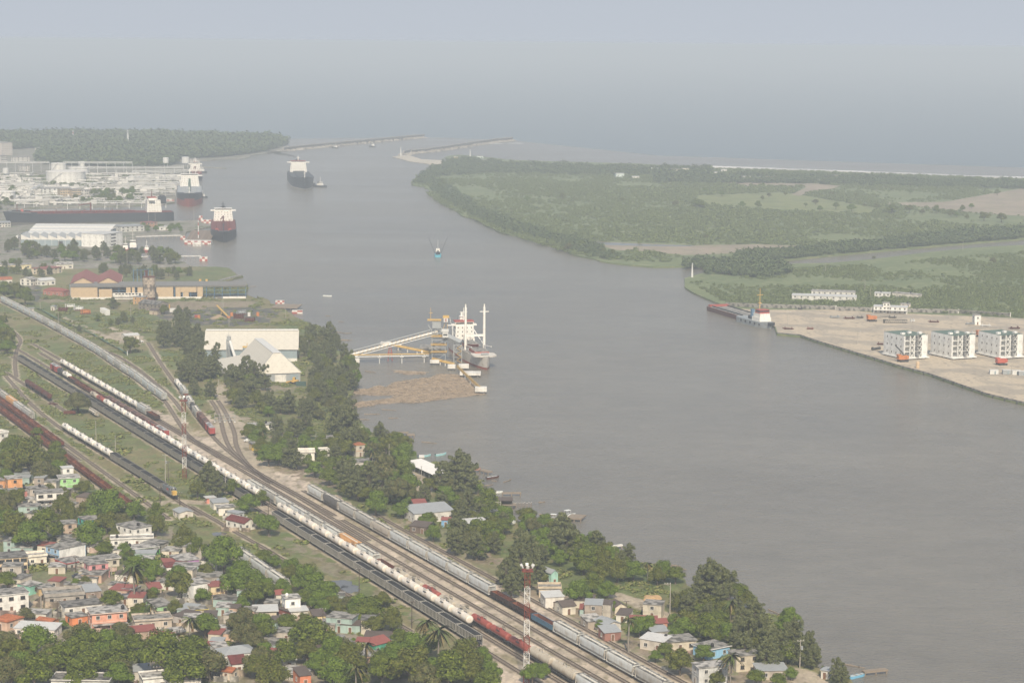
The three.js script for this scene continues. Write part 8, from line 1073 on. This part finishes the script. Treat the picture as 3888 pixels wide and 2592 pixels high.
for (const a of [[6, 1750, 920, 632, 'side', 'tall concrete pole on the riverside grass'], [6, 1187, 520, 415, 'side', 'concrete pole among trees left of the grass'], [7, 1500, 1400, 1142, 'trans', 'concrete pole with transformer by the near river road'], [6, 1360, 895, 790, 'wood', 'short dark pole at the dirt road bend'], [6, 1500, 895, 838, 'wood', 'short dark pole beside the dirt road'], [3, 1475, 775, 530, 'trans', 'left pole of the pair by the far light mast'], [3, 1500, 785, 590, 'wood', 'right pole of the pair by the far light mast'], [3, 855, 440, 235, 'mast', 'bare pale post standing behind the white tank cars'], [3, 1027, 510, 368, 'mast', 'shorter pale post right of the bare one'], [3, 1427, 965, 820, 'wood', 'dark post with white foot at the crossing'], [3, 1603, 985, 865, 'wood', 'thin dark post right of the locomotive'], [3, 1920, 905, 745, 'wood', 'reddish pole behind the tiny pink hut'], [3, 2012, 880, 700, 'mast', 'slim mast beside the crossing trees'], [5, 1090, 720, 500, 'wood', 'leaning dark pole by the puddle'], [5, 1560, 1040, 790, 'wood', 'dark pole beside the near coal train'], [5, 765, 1020, 860, 'wood', 'dark pole before the yellow house'], [5, 158, 1470, 1380, 'trans', 'pole with crossarm at the lower left'], [4, 1570, 375, 240, 'lamp', 'street lamp beside the silver car'], [4, 913, 205, 100, 'mast', 'pale post right of the round dark tree'], [4, 365, 930, 735, 'lamp', 'white street lamp beside the bare concrete house'], [4, 514, 990, 790, 'wood', 'dark pole before the orange house'], [4, 670, 540, 400, 'wood', 'dark pole beside the red shop'], [4, 1400, 1529, 1380, 'wood', 'pole with crossarm at the bottom edge'], [4, 994, 560, 485, 'mast', 'white post left of the royal palm'], [4, 2125, 470, 415, 'mast', 'white post among the siding trees'], [4, 265, 380, 270, 'wood', 'dark pole behind the cream annex'], [8, 1933, 850, 750, 'trans', 'pole with transformer above the boathouse trees'], [8, 1645, 850, 635, 'mast', 'pale pole at the corner of the white canopy'], [8, 1357, 560, 438, 'mast', 'pale pole left of the white canopy'], [8, 1905, 1000, 905, 'mast', 'thin pole at the boathouse corner'], [8, 1083, 350, 290, 'lamp', 'lamp near the tall narrow house'], [8, 278, 1140, 955, 'wood', 'brown pole through the yellowing tree'], ['Q', 1047, 1290, 1050, 'side', 'pale pole beside the hauled out boat'], [2, 660, 690, 510, 'wood', 'dark pole beside the long curved train'], [2, 518, 545, 435, 'side', 'pale pole behind the long curved train'], [2, 42, 500, 395, 'wood', 'dark pole at the left edge before the long train'], [2, 1165, 500, 370, 'mast', 'pale post at the edge of the green lot'], [2, 1560, 650, 515, 'mast', 'pale post inside the casuarina grove'], [2, 2043, 560, 430, 'mast', 'pale post at the cinder ground edge'], [2, 1990, 420, 320, 'mast', 'pale post before the open blue frame'], [2, 355, 420, 350, 'mast', 'pale post at the start of the green fence'], [2, 1950, 1140, 1040, 'mast', 'pale post with yellow foot by the gate road'], ['A', 938, 1040, 900, 'wood', 'dark pole before the storage wing'], ['A', 1192, 750, 645, 'lamp', 'lamp post at the right of the storage shed'], ['A', 1002, 408, 320, 'mast', 'pale post by the old timber dock'], [1, 1132, 1310, 1170, 'mast', 'slim mast among the basin trees'], [1, 975, 905, 745, 'mast', 'pale mast behind the sawtooth warehouse'], [1, 1325, 930, 840, 'mast', 'left pale mast by the slip tanker stern'], [1, 1383, 910, 840, 'mast', 'right pale mast by the slip tanker stern'], [1, 1730, 950, 800, 'mast', 'grey lamp mast at the tanker pier root'], ['C', 715, 520, 432, 'lamp', 'orange lamp post beside the far tug'], ['C', 1200, 650, 568, 'lamp', 'orange lamp post in the near yard'], ['C', 1833, 470, 400, 'mast', 'dark mast behind the yard wall'], ['C', 1250, 285, 205, 'side', 'pylon pole in the far scrub'], ['C', 1290, 325, 255, 'mast', 'pale mast behind the long low white building'], ['C', 1472, 345, 262, 'mast', 'pale mast behind the verandah office'], ['C', 2268, 885, 795, 'mast', 'rusty post among the containers'], ['C', 978, 155, 95, 'mast', 'slim pole on the creek bank'], ['E', 1930, 735, 670, 'mast', 'slim pole on the far creek bank']]) pole(...a);
// ---------------------------------------------------------------- riverside details
{ // white canopy over parked cars
  const a = GZ('8', 1490, 590, LAND + 3.4), b = GZ('8', 1755, 715, LAND + 3.2), L = a.distanceTo(b), o = thing('car_shelter', 'long white canopy roof over parked cars by the river', 'shelter', V3(a.x, LAND, a.z), angleOf(a, b)); for (let k = 0; k < 6; k++) part(o, 'roof_panel', box(L / 6 - 0.04, 0.12, 9.4, (k + 0.5) * L / 6, 3.7 + (k % 2) * 0.01, -4.4, 0, 0.08), mat(lin(0.86, 0.84, 0.80), 'grain', 0.7)); for (let k = 0; k < 7; k++) for (const z of [-0.3, -8.4]) part(o, 'post', box(0.14, z < -1 ? 3.95 : 3.3, 0.14, 0.2 + k * (L - 0.4) / 6, (z < -1 ? 3.95 : 3.3) / 2, z), steelG);
}
function car(s, x, y, turn, c, label, kind = 'car') { const p = GZ(s, x, y), o = thing('parked_' + kind, label, kind, V3(p.x, LAND, p.z), turn), paint = mat(c, 'grain', 0.35), L = kind === 'truck' ? 6 : 4.4; part(o, 'body', rbox(L, 0.75, 1.75, 0.2, 0, 0.72, 0), paint); const cb = part(o, 'cabin', kind === 'truck' ? rbox(1.6, 1.3, 1.7, 0.2, 2, 1.6, 0) : rbox(2.3, 0.62, 1.5, 0.22, -0.2, 1.35, 0), paint); fine(part(cb, 'window', kind === 'truck' ? box(1.64, 0.5, 1.5, 2.02, 1.85, 0) : box(2.34, 0.36, 1.36, -0.2, 1.36, 0), paneMat)); if (kind === 'truck') part(o, 'cargo_box', rbox(3.9, 2.2, 1.95, 0.08, -0.9, 2.1, 0), steelW); for (const sx of [-1, 1]) for (const sz of [-1, 1]) part(o, 'wheel', cyl(0.33, 0.33, 0.22, sx * L * 0.31, 0.33, sz * 0.82, 12, 'z'), M.black); part(o, 'headlight', [box(0.06, 0.16, 0.35, L / 2, 0.8, 0.55), box(0.06, 0.16, 0.35, L / 2, 0.8, -0.55)], steelW); }
const CW = lin(0.72, 0.72, 0.72), CS = lin(0.42, 0.44, 0.46), CR = lin(0.4, 0.03, 0.03), CB = lin(0.03, 0.035, 0.05), CBl = lin(0.05, 0.1, 0.35);
for (const a of [[4, 1575, 370, 0.1, CS, 'silver car parked beside the lime green house'], [4, 690, 588, 0.5, CB, 'black van parked before the pink balcony house'], [4, 485, 510, 0.4, CW, 'white car outside the red fronted shop'], [4, 2040, 805, 0.2, CS, 'pale car under the cream balcony house'], [8, 2150, 1050, 0.15, CS, 'grey green sedan on the riverside lawn'], [8, 2300, 1052, 0.2, CW, 'white covered car at the shore lawn'], [8, 95, 415, 0.3, CW, 'white car beside the yellow hut'], [8, 1448, 625, 0.8, CR, 'dark red car beside the white canopy'], [8, 1800, 755, 0.3, CR, 'red car under riverside trees'], [8, 1840, 772, 0.3, CW, 'white car next to the red car'], [8, 1800, 845, 0.3, CR, 'second red car deeper among riverside trees'], [8, 1540, 740, -0.6, CW, 'white box truck on the canopy road', 'truck'], [8, 2035, 1088, 0.4, CW, 'white pickup beside the boathouse'], [7, 1350, 1350, 0.2, CB, 'black car under the casuarinas by the river road'], [7, 1268, 1362, 0.3, CW, 'white van under the casuarinas by the river road'], [7, 670, 1135, 0.3, CB, 'dark car behind the sky blue house'], [2, 1248, 705, 0.4, CW, 'white car glinting beside the cream lodge'], [8, 1560, 615, -0.62, CB, 'dark car at the top of the white canopy'], [8, 1600, 645, -0.62, CW, 'white car second under the canopy'], [8, 1665, 685, -0.62, CS, 'silver car third under the canopy'], [1, 158, 1068, 1.4, CW, 'white truck on the road left of the warehouse', 'truck']]) car(...a);
// timber jetties
dock('timber_jetty', 'timber jetty with two motor launches', 'Q', 1330, 1270, 1720, 1258, 2, 1.3, wood_); dock('jetty_head', 'square planked head of the launch jetty', 'Q', 1700, 1250, 1848, 1262, 8, 1.32, wood_); dock('timber_jetty', 'rickety timber jetty with gull posts', 'Q', 1060, 1002, 1252, 1000, 1.6, 1.3, wood_); dock('timber_jetty', 'short timber pier below the loading raft', '8', 1520, 385, 1588, 382, 4, 1.6, wood_); dock('timber_jetty', 'plank walk behind the short timber pier', '8', 1390, 358, 1530, 358, 1.2, 1.5, wood_); dock('timber_jetty', 'red timber jetty off the canopy trees', 'Q', 700, 765, 840, 770, 4, 1.4, mat(lin(0.36, 0.19, 0.13), 'grain', 0.9)); dock('timber_jetty', 'bent outer leg of the red timber jetty', 'Q', 830, 772, 920, 796, 3, 1.4, wood_); dock('timber_jetty', 'slim white jetty behind the feathery trees', '6', 1190, 352, 1330, 332, 1.4, 1.5, concreteW); dock('timber_jetty', 'lower right timber jetty beside the blue skiff', '7', 2080, 1470, 2290, 1448, 2.2, 1.2, wood_); dock('timber_jetty', 'white landing stage behind the canopy', '8', 1625, 575, 1672, 575, 5, 1.2, concreteW);
{ const p = W0('Q', 1110, 1118), o = thing('stilt_hut', 'dark timber stilt hut standing over the water', 'hut', V3(p.x, 0, p.z), 0.05); part(o, 'floor', box(8, 0.2, 5, 0, 1.6, 0), wood_); for (let k = 0; k < 6; k++) for (const z of [-2.2, 2.2]) part(o, 'pile', cyl(0.12, 0.12, 3.4, -3.7 + k * 1.5, 0.2, z, 6), wood_); part(o, 'wall', [box(6, 2.2, 0.1, -0.6, 2.8, -2.2), box(0.1, 2.2, 4.4, -3.6, 2.8, 0)], wood_); part(o, 'roof', box(6.4, 0.12, 5, -0.6, 4.1, 0, 0, 0.12), tinDk); reseed(61); for (let k = 0; k < 14; k++) { const q = W0('Q', 1180 + k * 13.5, 1108 + rr(-6, 6)), t = thing('mooring_pile', ordinal(k + 1) + ' leaning pile from the stilt hut outwards', 'pile', V3(q.x, 0, q.z), rr(0, 3), 'old piles beyond the stilt hut'); part(t, 'post', cyl(0.16, 0.12, 3.2, 0, 0.3, 0, 7).rotateZ(rr(-0.15, 0.15)), wood_); part(t, 'cap', cyl(0.17, 0.17, 0.12, 0, 1.9, 0, 7), steelW); } }
{ const p = GZ('6', 1595, 780), o = thing('sand_pile', 'low orange sand pile on the riverside grass', 'pile', V3(p.x, LAND - 0.1, p.z)); const g = fix(new THREE.SphereGeometry(1, 20, 10, 0, 6.3, 0, Math.PI / 2)), a = g.attributes.position; for (let i = 0; i < a.count; i++) { const n = 0.8 + 0.5 * vn(a.getX(i) * 2 + 9, a.getZ(i) * 2 + 9, 99, 3); a.setXYZ(i, a.getX(i) * 3.6 * n, a.getY(i) * 1.2 * n, a.getZ(i) * 3.2 * n); } g.computeVertexNormals(); part(o, 'heap', g, mat(lin(0.50, 0.33, 0.17), 'grain', 0.95)); }
for (const [s, x, y, rx, rz] of [['5', 905, 645, 6, 7], ['5', 1000, 690, 4, 6], ['5', 40, 345, 3, 3], ['3', 1960, 1240, 3, 4], ['3', 2170, 1385, 3, 3]]) { const p = GZ(s, x, y), pts = []; for (let k = 0; k < 20; k++) { const a = k / 20 * 6.283, n = 0.7 + 0.5 * hash2(k, Math.round(x), 4); pts.push(V3(p.x + Math.cos(a) * rx * n, 0, p.z + Math.sin(a) * rz * n)); } structure('puddle', slab(pts, LAND + 0.03, LAND + 0.01, uvTile(20)), new THREE.MeshStandardMaterial({ color: lin(0.09, 0.09, 0.085), roughness: 0.08 })); }
// ---------------------------------------------------------------- woods and scrub on the far banks
function lowCrown(sd, tones, N, size, sq) { reseed(sd); const l = [{ c: [0, 0.55, 0], r: [0.8, 0.55 * sq, 0.8], n: N * 0.4 }]; for (let i = 0; i < 5; i++) { const a = i * 1.26 + rr(-0.3, 0.3); l.push({ c: [Math.cos(a) * 0.55, rr(0.35, 0.8) * sq, Math.sin(a) * 0.55], r: [0.5, 0.42 * sq, 0.5], n: N * 0.12 }); } return leafCloud(l, size, tones); }
const scrubT = [[0.110, 0.142, 0.050], [0.132, 0.164, 0.060], [0.155, 0.185, 0.074]], woodT = [[0.080, 0.108, 0.044], [0.100, 0.128, 0.052], [0.064, 0.090, 0.036]];
const scrubG = [lowCrown(701, scrubT, 60, 0.24, 0.8), lowCrown(702, scrubT, 60, 0.24, 0.9)], woodG = [lowCrown(703, woodT, 110, 0.2, 1.2), lowCrown(704, woodT, 110, 0.2, 1.4)];
function mass(name, label, cat, s, poly, n, geos, r0, r1, avoid = []) { const p = polyW(s, poly), b = bbox(p), put = [[], []]; let t = 0; while (put[0].length + put[1].length < n && t++ < n * 12) { const x = rr(b[0], b[1]), z = rr(b[2], b[3]); if (!inPoly(p, x, z) || avoid.some((q) => inPoly(q, x, z))) continue; const cl = fbm(x / 90 + 70, z / 140 + 70, 4096, 77, 3); if (cl < 0.28 + 0.22 * rnd() && name === 'scrub') continue; const r = rr(r0, r1) * (0.7 + 0.7 * cl); put[rnd() < 0.5 ? 0 : 1].push(new THREE.Matrix4().compose(V3(x, LAND - 0.1, z), new THREE.Quaternion().setFromAxisAngle(V3(0, 1, 0), rr(0, 6.28)), V3(r, r * rr(0.8, 1.2), r))); }
  put.forEach((l, k) => { if (!l.length) return; const im = new THREE.InstancedMesh(geos[k], leafMat, l.length); l.forEach((m, i) => im.setMatrixAt(i, m)); im.name = numbered(name); im.userData = { label, category: cat, kind: 'stuff' }; im.castShadow = im.receiveShadow = true; scene.add(im); }); }
const mud = [polyW('D', [1480, 815, 1600, 822, 2200, 845, 2700, 838, 3050, 850, 2900, 880, 2500, 905, 2150, 918, 1900, 890, 1650, 880, 1540, 850]), polyW('E', [1350, 400, 1800, 395, 2352, 300, 2700, 310, 2700, 480, 2352, 492, 2000, 470, 1700, 440]), polyW('E', [200, 258, 900, 268, 1100, 285, 800, 352, 740, 345, 850, 290, 400, 285]), polyW('E', [100, 350, 700, 330, 1350, 440, 1300, 480, 700, 460, 500, 450, 80, 400])];
reseed(4000);
mass('scrub', 'low green scrub covering the marsh right of the river', 'scrub', 'P', [1570, 690, 1660, 770, 1890, 880, 2170, 965, 2340, 992, 2720, 1000, 3000, 980, 3420, 940, 3888, 900, 4100, 890, 4100, 690, 3888, 682, 3300, 660, 2600, 635, 2000, 625, 1640, 640], 17000, scrubG, 1.3, 3.6, mud);
mass('scrub', 'low green scrub on the point between creek and yard', 'scrub', 'P', [2620, 1075, 2760, 1150, 3180, 1172, 3650, 1192, 4000, 1220, 4000, 950, 3700, 972, 3300, 1008, 3020, 1022, 2900, 1045, 2700, 1062], 6000, scrubG, 0.9, 2.6);
mass('creek_wood', 'dense dark trees lining the creek', 'wood', 'E', [330, 838, 560, 815, 700, 792, 1200, 742, 1900, 682, 2352, 648, 2352, 600, 1900, 630, 1300, 690, 800, 735, 560, 750, 380, 770], 1500, woodG, 3, 5.4);
mass('creek_wood', 'dark clump of trees at the creek mouth', 'wood', 'C', [150, 165, 560, 195, 740, 160, 700, 118, 540, 112, 400, 96, 200, 86, 100, 70, 0, 105, 0, 122, 140, 128], 420, woodG, 3.5, 6);
mass('coast_wood', 'dark belt of trees along the right coast', 'wood', 'E', [-200, 222, 200, 212, 700, 226, 1150, 232, 1700, 250, 2352, 268, 2700, 278, 2700, 312, 2000, 300, 1300, 285, 700, 265, 0, 270, -200, 268], 1300, woodG, 3.5, 6);
mass('coast_wood', 'dark trees round the village behind the right spit', 'wood', 'D', [280, 272, 420, 225, 520, 218, 860, 244, 1400, 262, 2000, 276, 2352, 284, 2352, 350, 1800, 330, 1200, 320, 700, 310, 400, 330, 200, 350, 140, 380], 1100, woodG, 3.5, 6.5);
mass('bank_scrub', 'tall bushes along the right river shore', 'scrub', 'D', [130, 385, 240, 395, 310, 470, 420, 540, 620, 650, 780, 725, 950, 765, 1200, 840, 1330, 895, 1640, 965, 1700, 940, 1350, 800, 1200, 790, 900, 690, 600, 560, 400, 400, 250, 350], 800, woodG, 1.8, 5);
mass('far_wood', 'dark wood covering the far left headland', 'wood', 1, [-60, 175, 1200, 178, 2330, 200, 2560, 235, 2330, 300, 2000, 340, 1550, 370, 1560, 405, 1480, 425, 1180, 440, 800, 420, 420, 410, 330, 390, 420, 300, 300, 260, -60, 290], 9000, woodG, 7, 12);
mass('terminal_scrub', 'rough grass and bushes between the terminal pipe racks', 'scrub', 1, [0, 500, 1500, 520, 1560, 640, 1300, 760, 0, 780], 700, scrubG, 1.5, 4);
// pipework clutter between the racks, too dense to count
reseed(4400); { const l = [], g = metres(cyl(0.5, 0.5, 1, 0, 0.5, 0, 8, 'x'), 6), b = metres(box(1, 1, 1, 0, 0.5, 0), 6), pp = polyW(1, [0, 500, 700, 500, 1560, 510, 1640, 560, 1560, 660, 1300, 760, 750, 770, 0, 790]), bb = bbox(pp); for (const [geo, n, nm, lab] of [[g, 420, 'pipe_clutter', 'tangle of white pipes between the terminal racks'], [b, 260, 'plant_clutter', 'small pale plant boxes between the terminal racks']]) { const im = new THREE.InstancedMesh(geo, new THREE.MeshStandardMaterial({ color: 0xffffff, roughness: 0.7 }), n); let k = 0; while (k < n) { const x = rr(bb[0], bb[1]), z = rr(bb[2], bb[3]); if (!inPoly(pp, x, z)) continue; const tp = toPx(V3(x, LAND, z)); if (tp[0] < 330 && tp[0] > 130 && tp[1] < 712) continue; const q = nm === 'pipe_clutter'; im.setMatrixAt(k, new THREE.Matrix4().compose(V3(x, LAND + (q ? rr(0, 5) : 0), z), new THREE.Quaternion().setFromAxisAngle(V3(0, 1, 0), rr(-0.15, 0.15) + (rnd() < 0.3 ? 1.57 : 0)), q ? V3(rr(12, 60), rr(0.6, 1.4), rr(0.6, 1.4)) : V3(rr(2, 9), rr(2, 7), rr(2, 7)))); const t = rr(0.45, 1); im.setColorAt(k, lin(0.72 * t, 0.70 * t, 0.66 * t)); k++; } im.name = nm; im.userData = { label: lab, category: 'pipework', kind: 'stuff' }; scene.add(im); } }
// trees that stand apart on the right bank
reseed(4100);
const lone = [[80, 405, 34], [400, 410, 30], [510, 415, 26], [840, 412, 18], [910, 390, 26], [940, 440, 24], [1050, 420, 28], [1160, 430, 34], [1250, 415, 14], [1330, 425, 24], [1440, 440, 40], [1560, 440, 34], [1650, 462, 22], [1750, 450, 30], [1850, 470, 30], [1930, 440, 24], [1990, 420, 22], [2080, 490, 40], [2200, 500, 40], [2170, 328, 22], [1565, 322, 22], [1185, 348, 18], [1020, 335, 18], [545, 275, 16], [675, 282, 12], [745, 290, 16], [260, 335, 24], [140, 310, 20], [585, 345, 20], [700, 335, 16], [540, 365, 18], [150, 635, 22], [1315, 778, 16], [2140, 800, 26], [2400, 490, 40], [1890, 480, 22], [1960, 498, 18], [1440, 300, 16]];
lone.forEach(([x, y, r]) => { const q = trees.length; tree(rnd() < 0.8 ? 'mango' : 'brown', 'E', x, y, r); trees[q].far = true; });
for (const [x, y, r] of [[1245, 475, 34], [980, 495, 26], [1090, 440, 14], [350, 380, 36], [280, 245, 14], [2270, 530, 44], [2090, 530, 30], [1690, 500, 22], [870, 690, 24], [800, 665, 22], [2010, 785, 18], [2320, 780, 22], [1390, 830, 40], [1290, 850, 40], [1620, 890, 24], [1930, 900, 20], [1550, 880, 24]]) { const q = trees.length; tree('mango', 'D', x, y, r); trees[q].far = true; }
// village houses of the far right shore
let vh = 0; for (const [s, x, y] of [['D', 470, 215], ['D', 300, 285], ['D', 435, 292], ['D', 632, 205], ['D', 655, 232], ['D', 775, 280], ['D', 778, 293], ['D', 860, 283], ['D', 1435, 282], ['D', 1890, 293], ['D', 1930, 298], ['D', 1960, 300], ['D', 2030, 298], ['D', 2095, 300], ['D', 2160, 302], ['D', 2280, 313], ['D', 1670, 343], ['D', 1790, 352], ['D', 2265, 342], ['D', 2150, 350], ['D', 1035, 283], ['D', 1830, 275], ['E', 115, 202], ['E', 215, 203], ['E', 270, 190], ['E', 100, 228], ['E', 218, 240], ['E', 425, 247], ['E', 515, 243], ['E', 595, 250], ['E', 810, 257], ['E', 1052, 241], ['E', 962, 262]]) { const p = GZ(s, x, y), w = rr(8, 16), h = rr(3.5, 7), o = thing('village_house', ordinal(++vh) + ' tiny pale house of the right shore village from the river mouth', 'house', V3(p.x, LAND, p.z), rr(-0.4, 0.4), 'tiny houses of the right shore village'); part(o, 'wall', box(w, h, 8, 0, h / 2, 0), mat(col(pick(['#e8e5dc', '#efe6cf', '#d9e8e2', '#e9c98f', '#efece6'])), 'wall', 0.9)); part(o, 'roof', box(w + 0.8, 0.4, 8.8, 0, h + 0.2, 0), pick([slabLt, sheetW, sheetG])); part(o, 'window', [box(1.4, 1.2, 0.1, -w * 0.25, h * 0.5, 4.03), box(1.4, 1.2, 0.1, w * 0.25, h * 0.5, 4.03)], paneMat); }
// surf along the beach and jetty tip
reseed(4200); { const foam = mat(lin(0.80, 0.80, 0.80), null, 0.9), g = [], pts = L2('E', 3000, 252, 2352, 232, 2000, 222, 1700, 210, 1200, 190, 700, 172, 220, 156).map((a) => W0(...a)); for (let i = 1; i < pts.length; i++) for (let k = 0; k < 26; k++) { const t = rnd(), p = pts[i - 1].clone().lerp(pts[i], t), L = rr(30, 150), an = angleOf(pts[i - 1], pts[i]); g.push(box(L, 0.5, rr(3, 9), p.x, 0.15, p.z - rr(-18, 40), an + rr(-0.03, 0.03))); } const q = W0('D', 895, 86); g.push(box(30, 0.3, 6, q.x, 0.1, q.z), box(40, 0.3, 5, q.x - 45, 0.1, q.z + 20)); const m = new THREE.Mesh(mergeGeometries(g), foam); m.name = 'surf_foam'; m.userData = { label: 'white lines of surf along the right coast', category: 'surf', kind: 'stuff' }; scene.add(m); }
// yard weeds: tufts scattered on the near ground
reseed(4300); { const bt = [[0.135, 0.165, 0.048], [0.165, 0.19, 0.058], [0.21, 0.20, 0.08]], wg = lowCrown(720, bt, 40, 0.28, 0.8), l = []; let t = 0; while (l.length < 9000 && t++ < 90000) { const x = rr(-420, 190), z = rr(-1750, -680); const q = toPx(V3(x, LAND, z)); if (q[0] < -60 || q[0] > 3200 || q[1] > 2640) continue; const c = groundColour(x, z); if (c[0] > 0.19 || c[1] < c[0] || trackDist(x, z) < 2.6) continue; if (fbm(x / 16 + 5, z / 16 + 5, 4096, 55, 3) < 0.5 || !inPoly(bankNear.map((v) => [v.x, v.z]), x, z)) continue; const r = rr(0.5, 1.7) * (rnd() < 0.04 ? 1.8 : 1); l.push(new THREE.Matrix4().compose(V3(x, LAND - 0.05, z), new THREE.Quaternion().setFromAxisAngle(V3(0, 1, 0), rr(0, 6.28)), V3(r * 1.4, r * 0.8, r * 1.4))); } const im = new THREE.InstancedMesh(wg, leafMat, l.length); l.forEach((m, i) => im.setMatrixAt(i, m)); im.name = 'weed_tufts'; im.userData = { label: 'weeds and rough grass tufts over the rail yard ground', category: 'weeds', kind: 'stuff' }; scene.add(im); }
// ---------------------------------------------------------------- what each tree is called: by the nearest landmark
{
  const extra = [['locomotive', 655, 1870], ['storage shed', 930, 1350], ['yard gate', 850, 1590], ['near light mast', 2000, 2400], ['far light mast', 700, 1700], ['conveyor gallery', 1320, 1370], ['tall concrete pole', 2540, 2250], ['white canopy', 1600, 1775], ['cement silo', 565, 1090], ['sawtooth warehouse', 240, 900], ['slip tanker', 350, 800], ['largest oil tank', 230, 690], ['derelict tanks', 120, 1480], ['stilt hut', 1925, 1925], ['launch jetty', 2090, 1985], ['waterside cabin', 3130, 2550], ['mud flat', 2700, 945], ['creek', 3300, 960], ['left module', 3430, 1320], ['village', 2600, 640], ['coast', 3400, 665], ['river shore', 1800, 830], ['green lot', 430, 1200], ['footbridge', 600, 905], ['basin pier', 720, 985]];
  const marks = [...landmarks.filter((l) => l[0]).map((l) => [l[0], l[1], l[2]]), ...extra], groups = new Map();
  for (const t of trees) {
    let best = null, bd = 1e9; for (const m of marks) { const d = Math.hypot(m[1] - t.x, (m[2] - t.y) * 1.6); if (d < bd) { bd = d; best = m; } }
    const dx = t.x - best[1], dy = t.y - best[2], rel = Math.abs(dx) > 1.4 * Math.abs(dy) ? (dx < 0 ? 'left of' : 'right of') : dy > 0 ? 'in front of' : 'behind';
    const key = TW[t.kind] + '|' + rel + ' the ' + best[0]; if (!groups.has(key)) groups.set(key, []); groups.get(key).push(t);
  }
  for (const [key, l] of groups) { const [w, where] = key.split('|'); l.sort((a, b) => a.x - b.x); l.forEach((t, i) => { t.o.userData.label = l.length > 1 ? ordinal(i + 1) + ' ' + w + ' from the left ' + where : w + ' ' + where; t.o.userData.group = w + 's'; }); }
}
renderer.render(scene, camera);
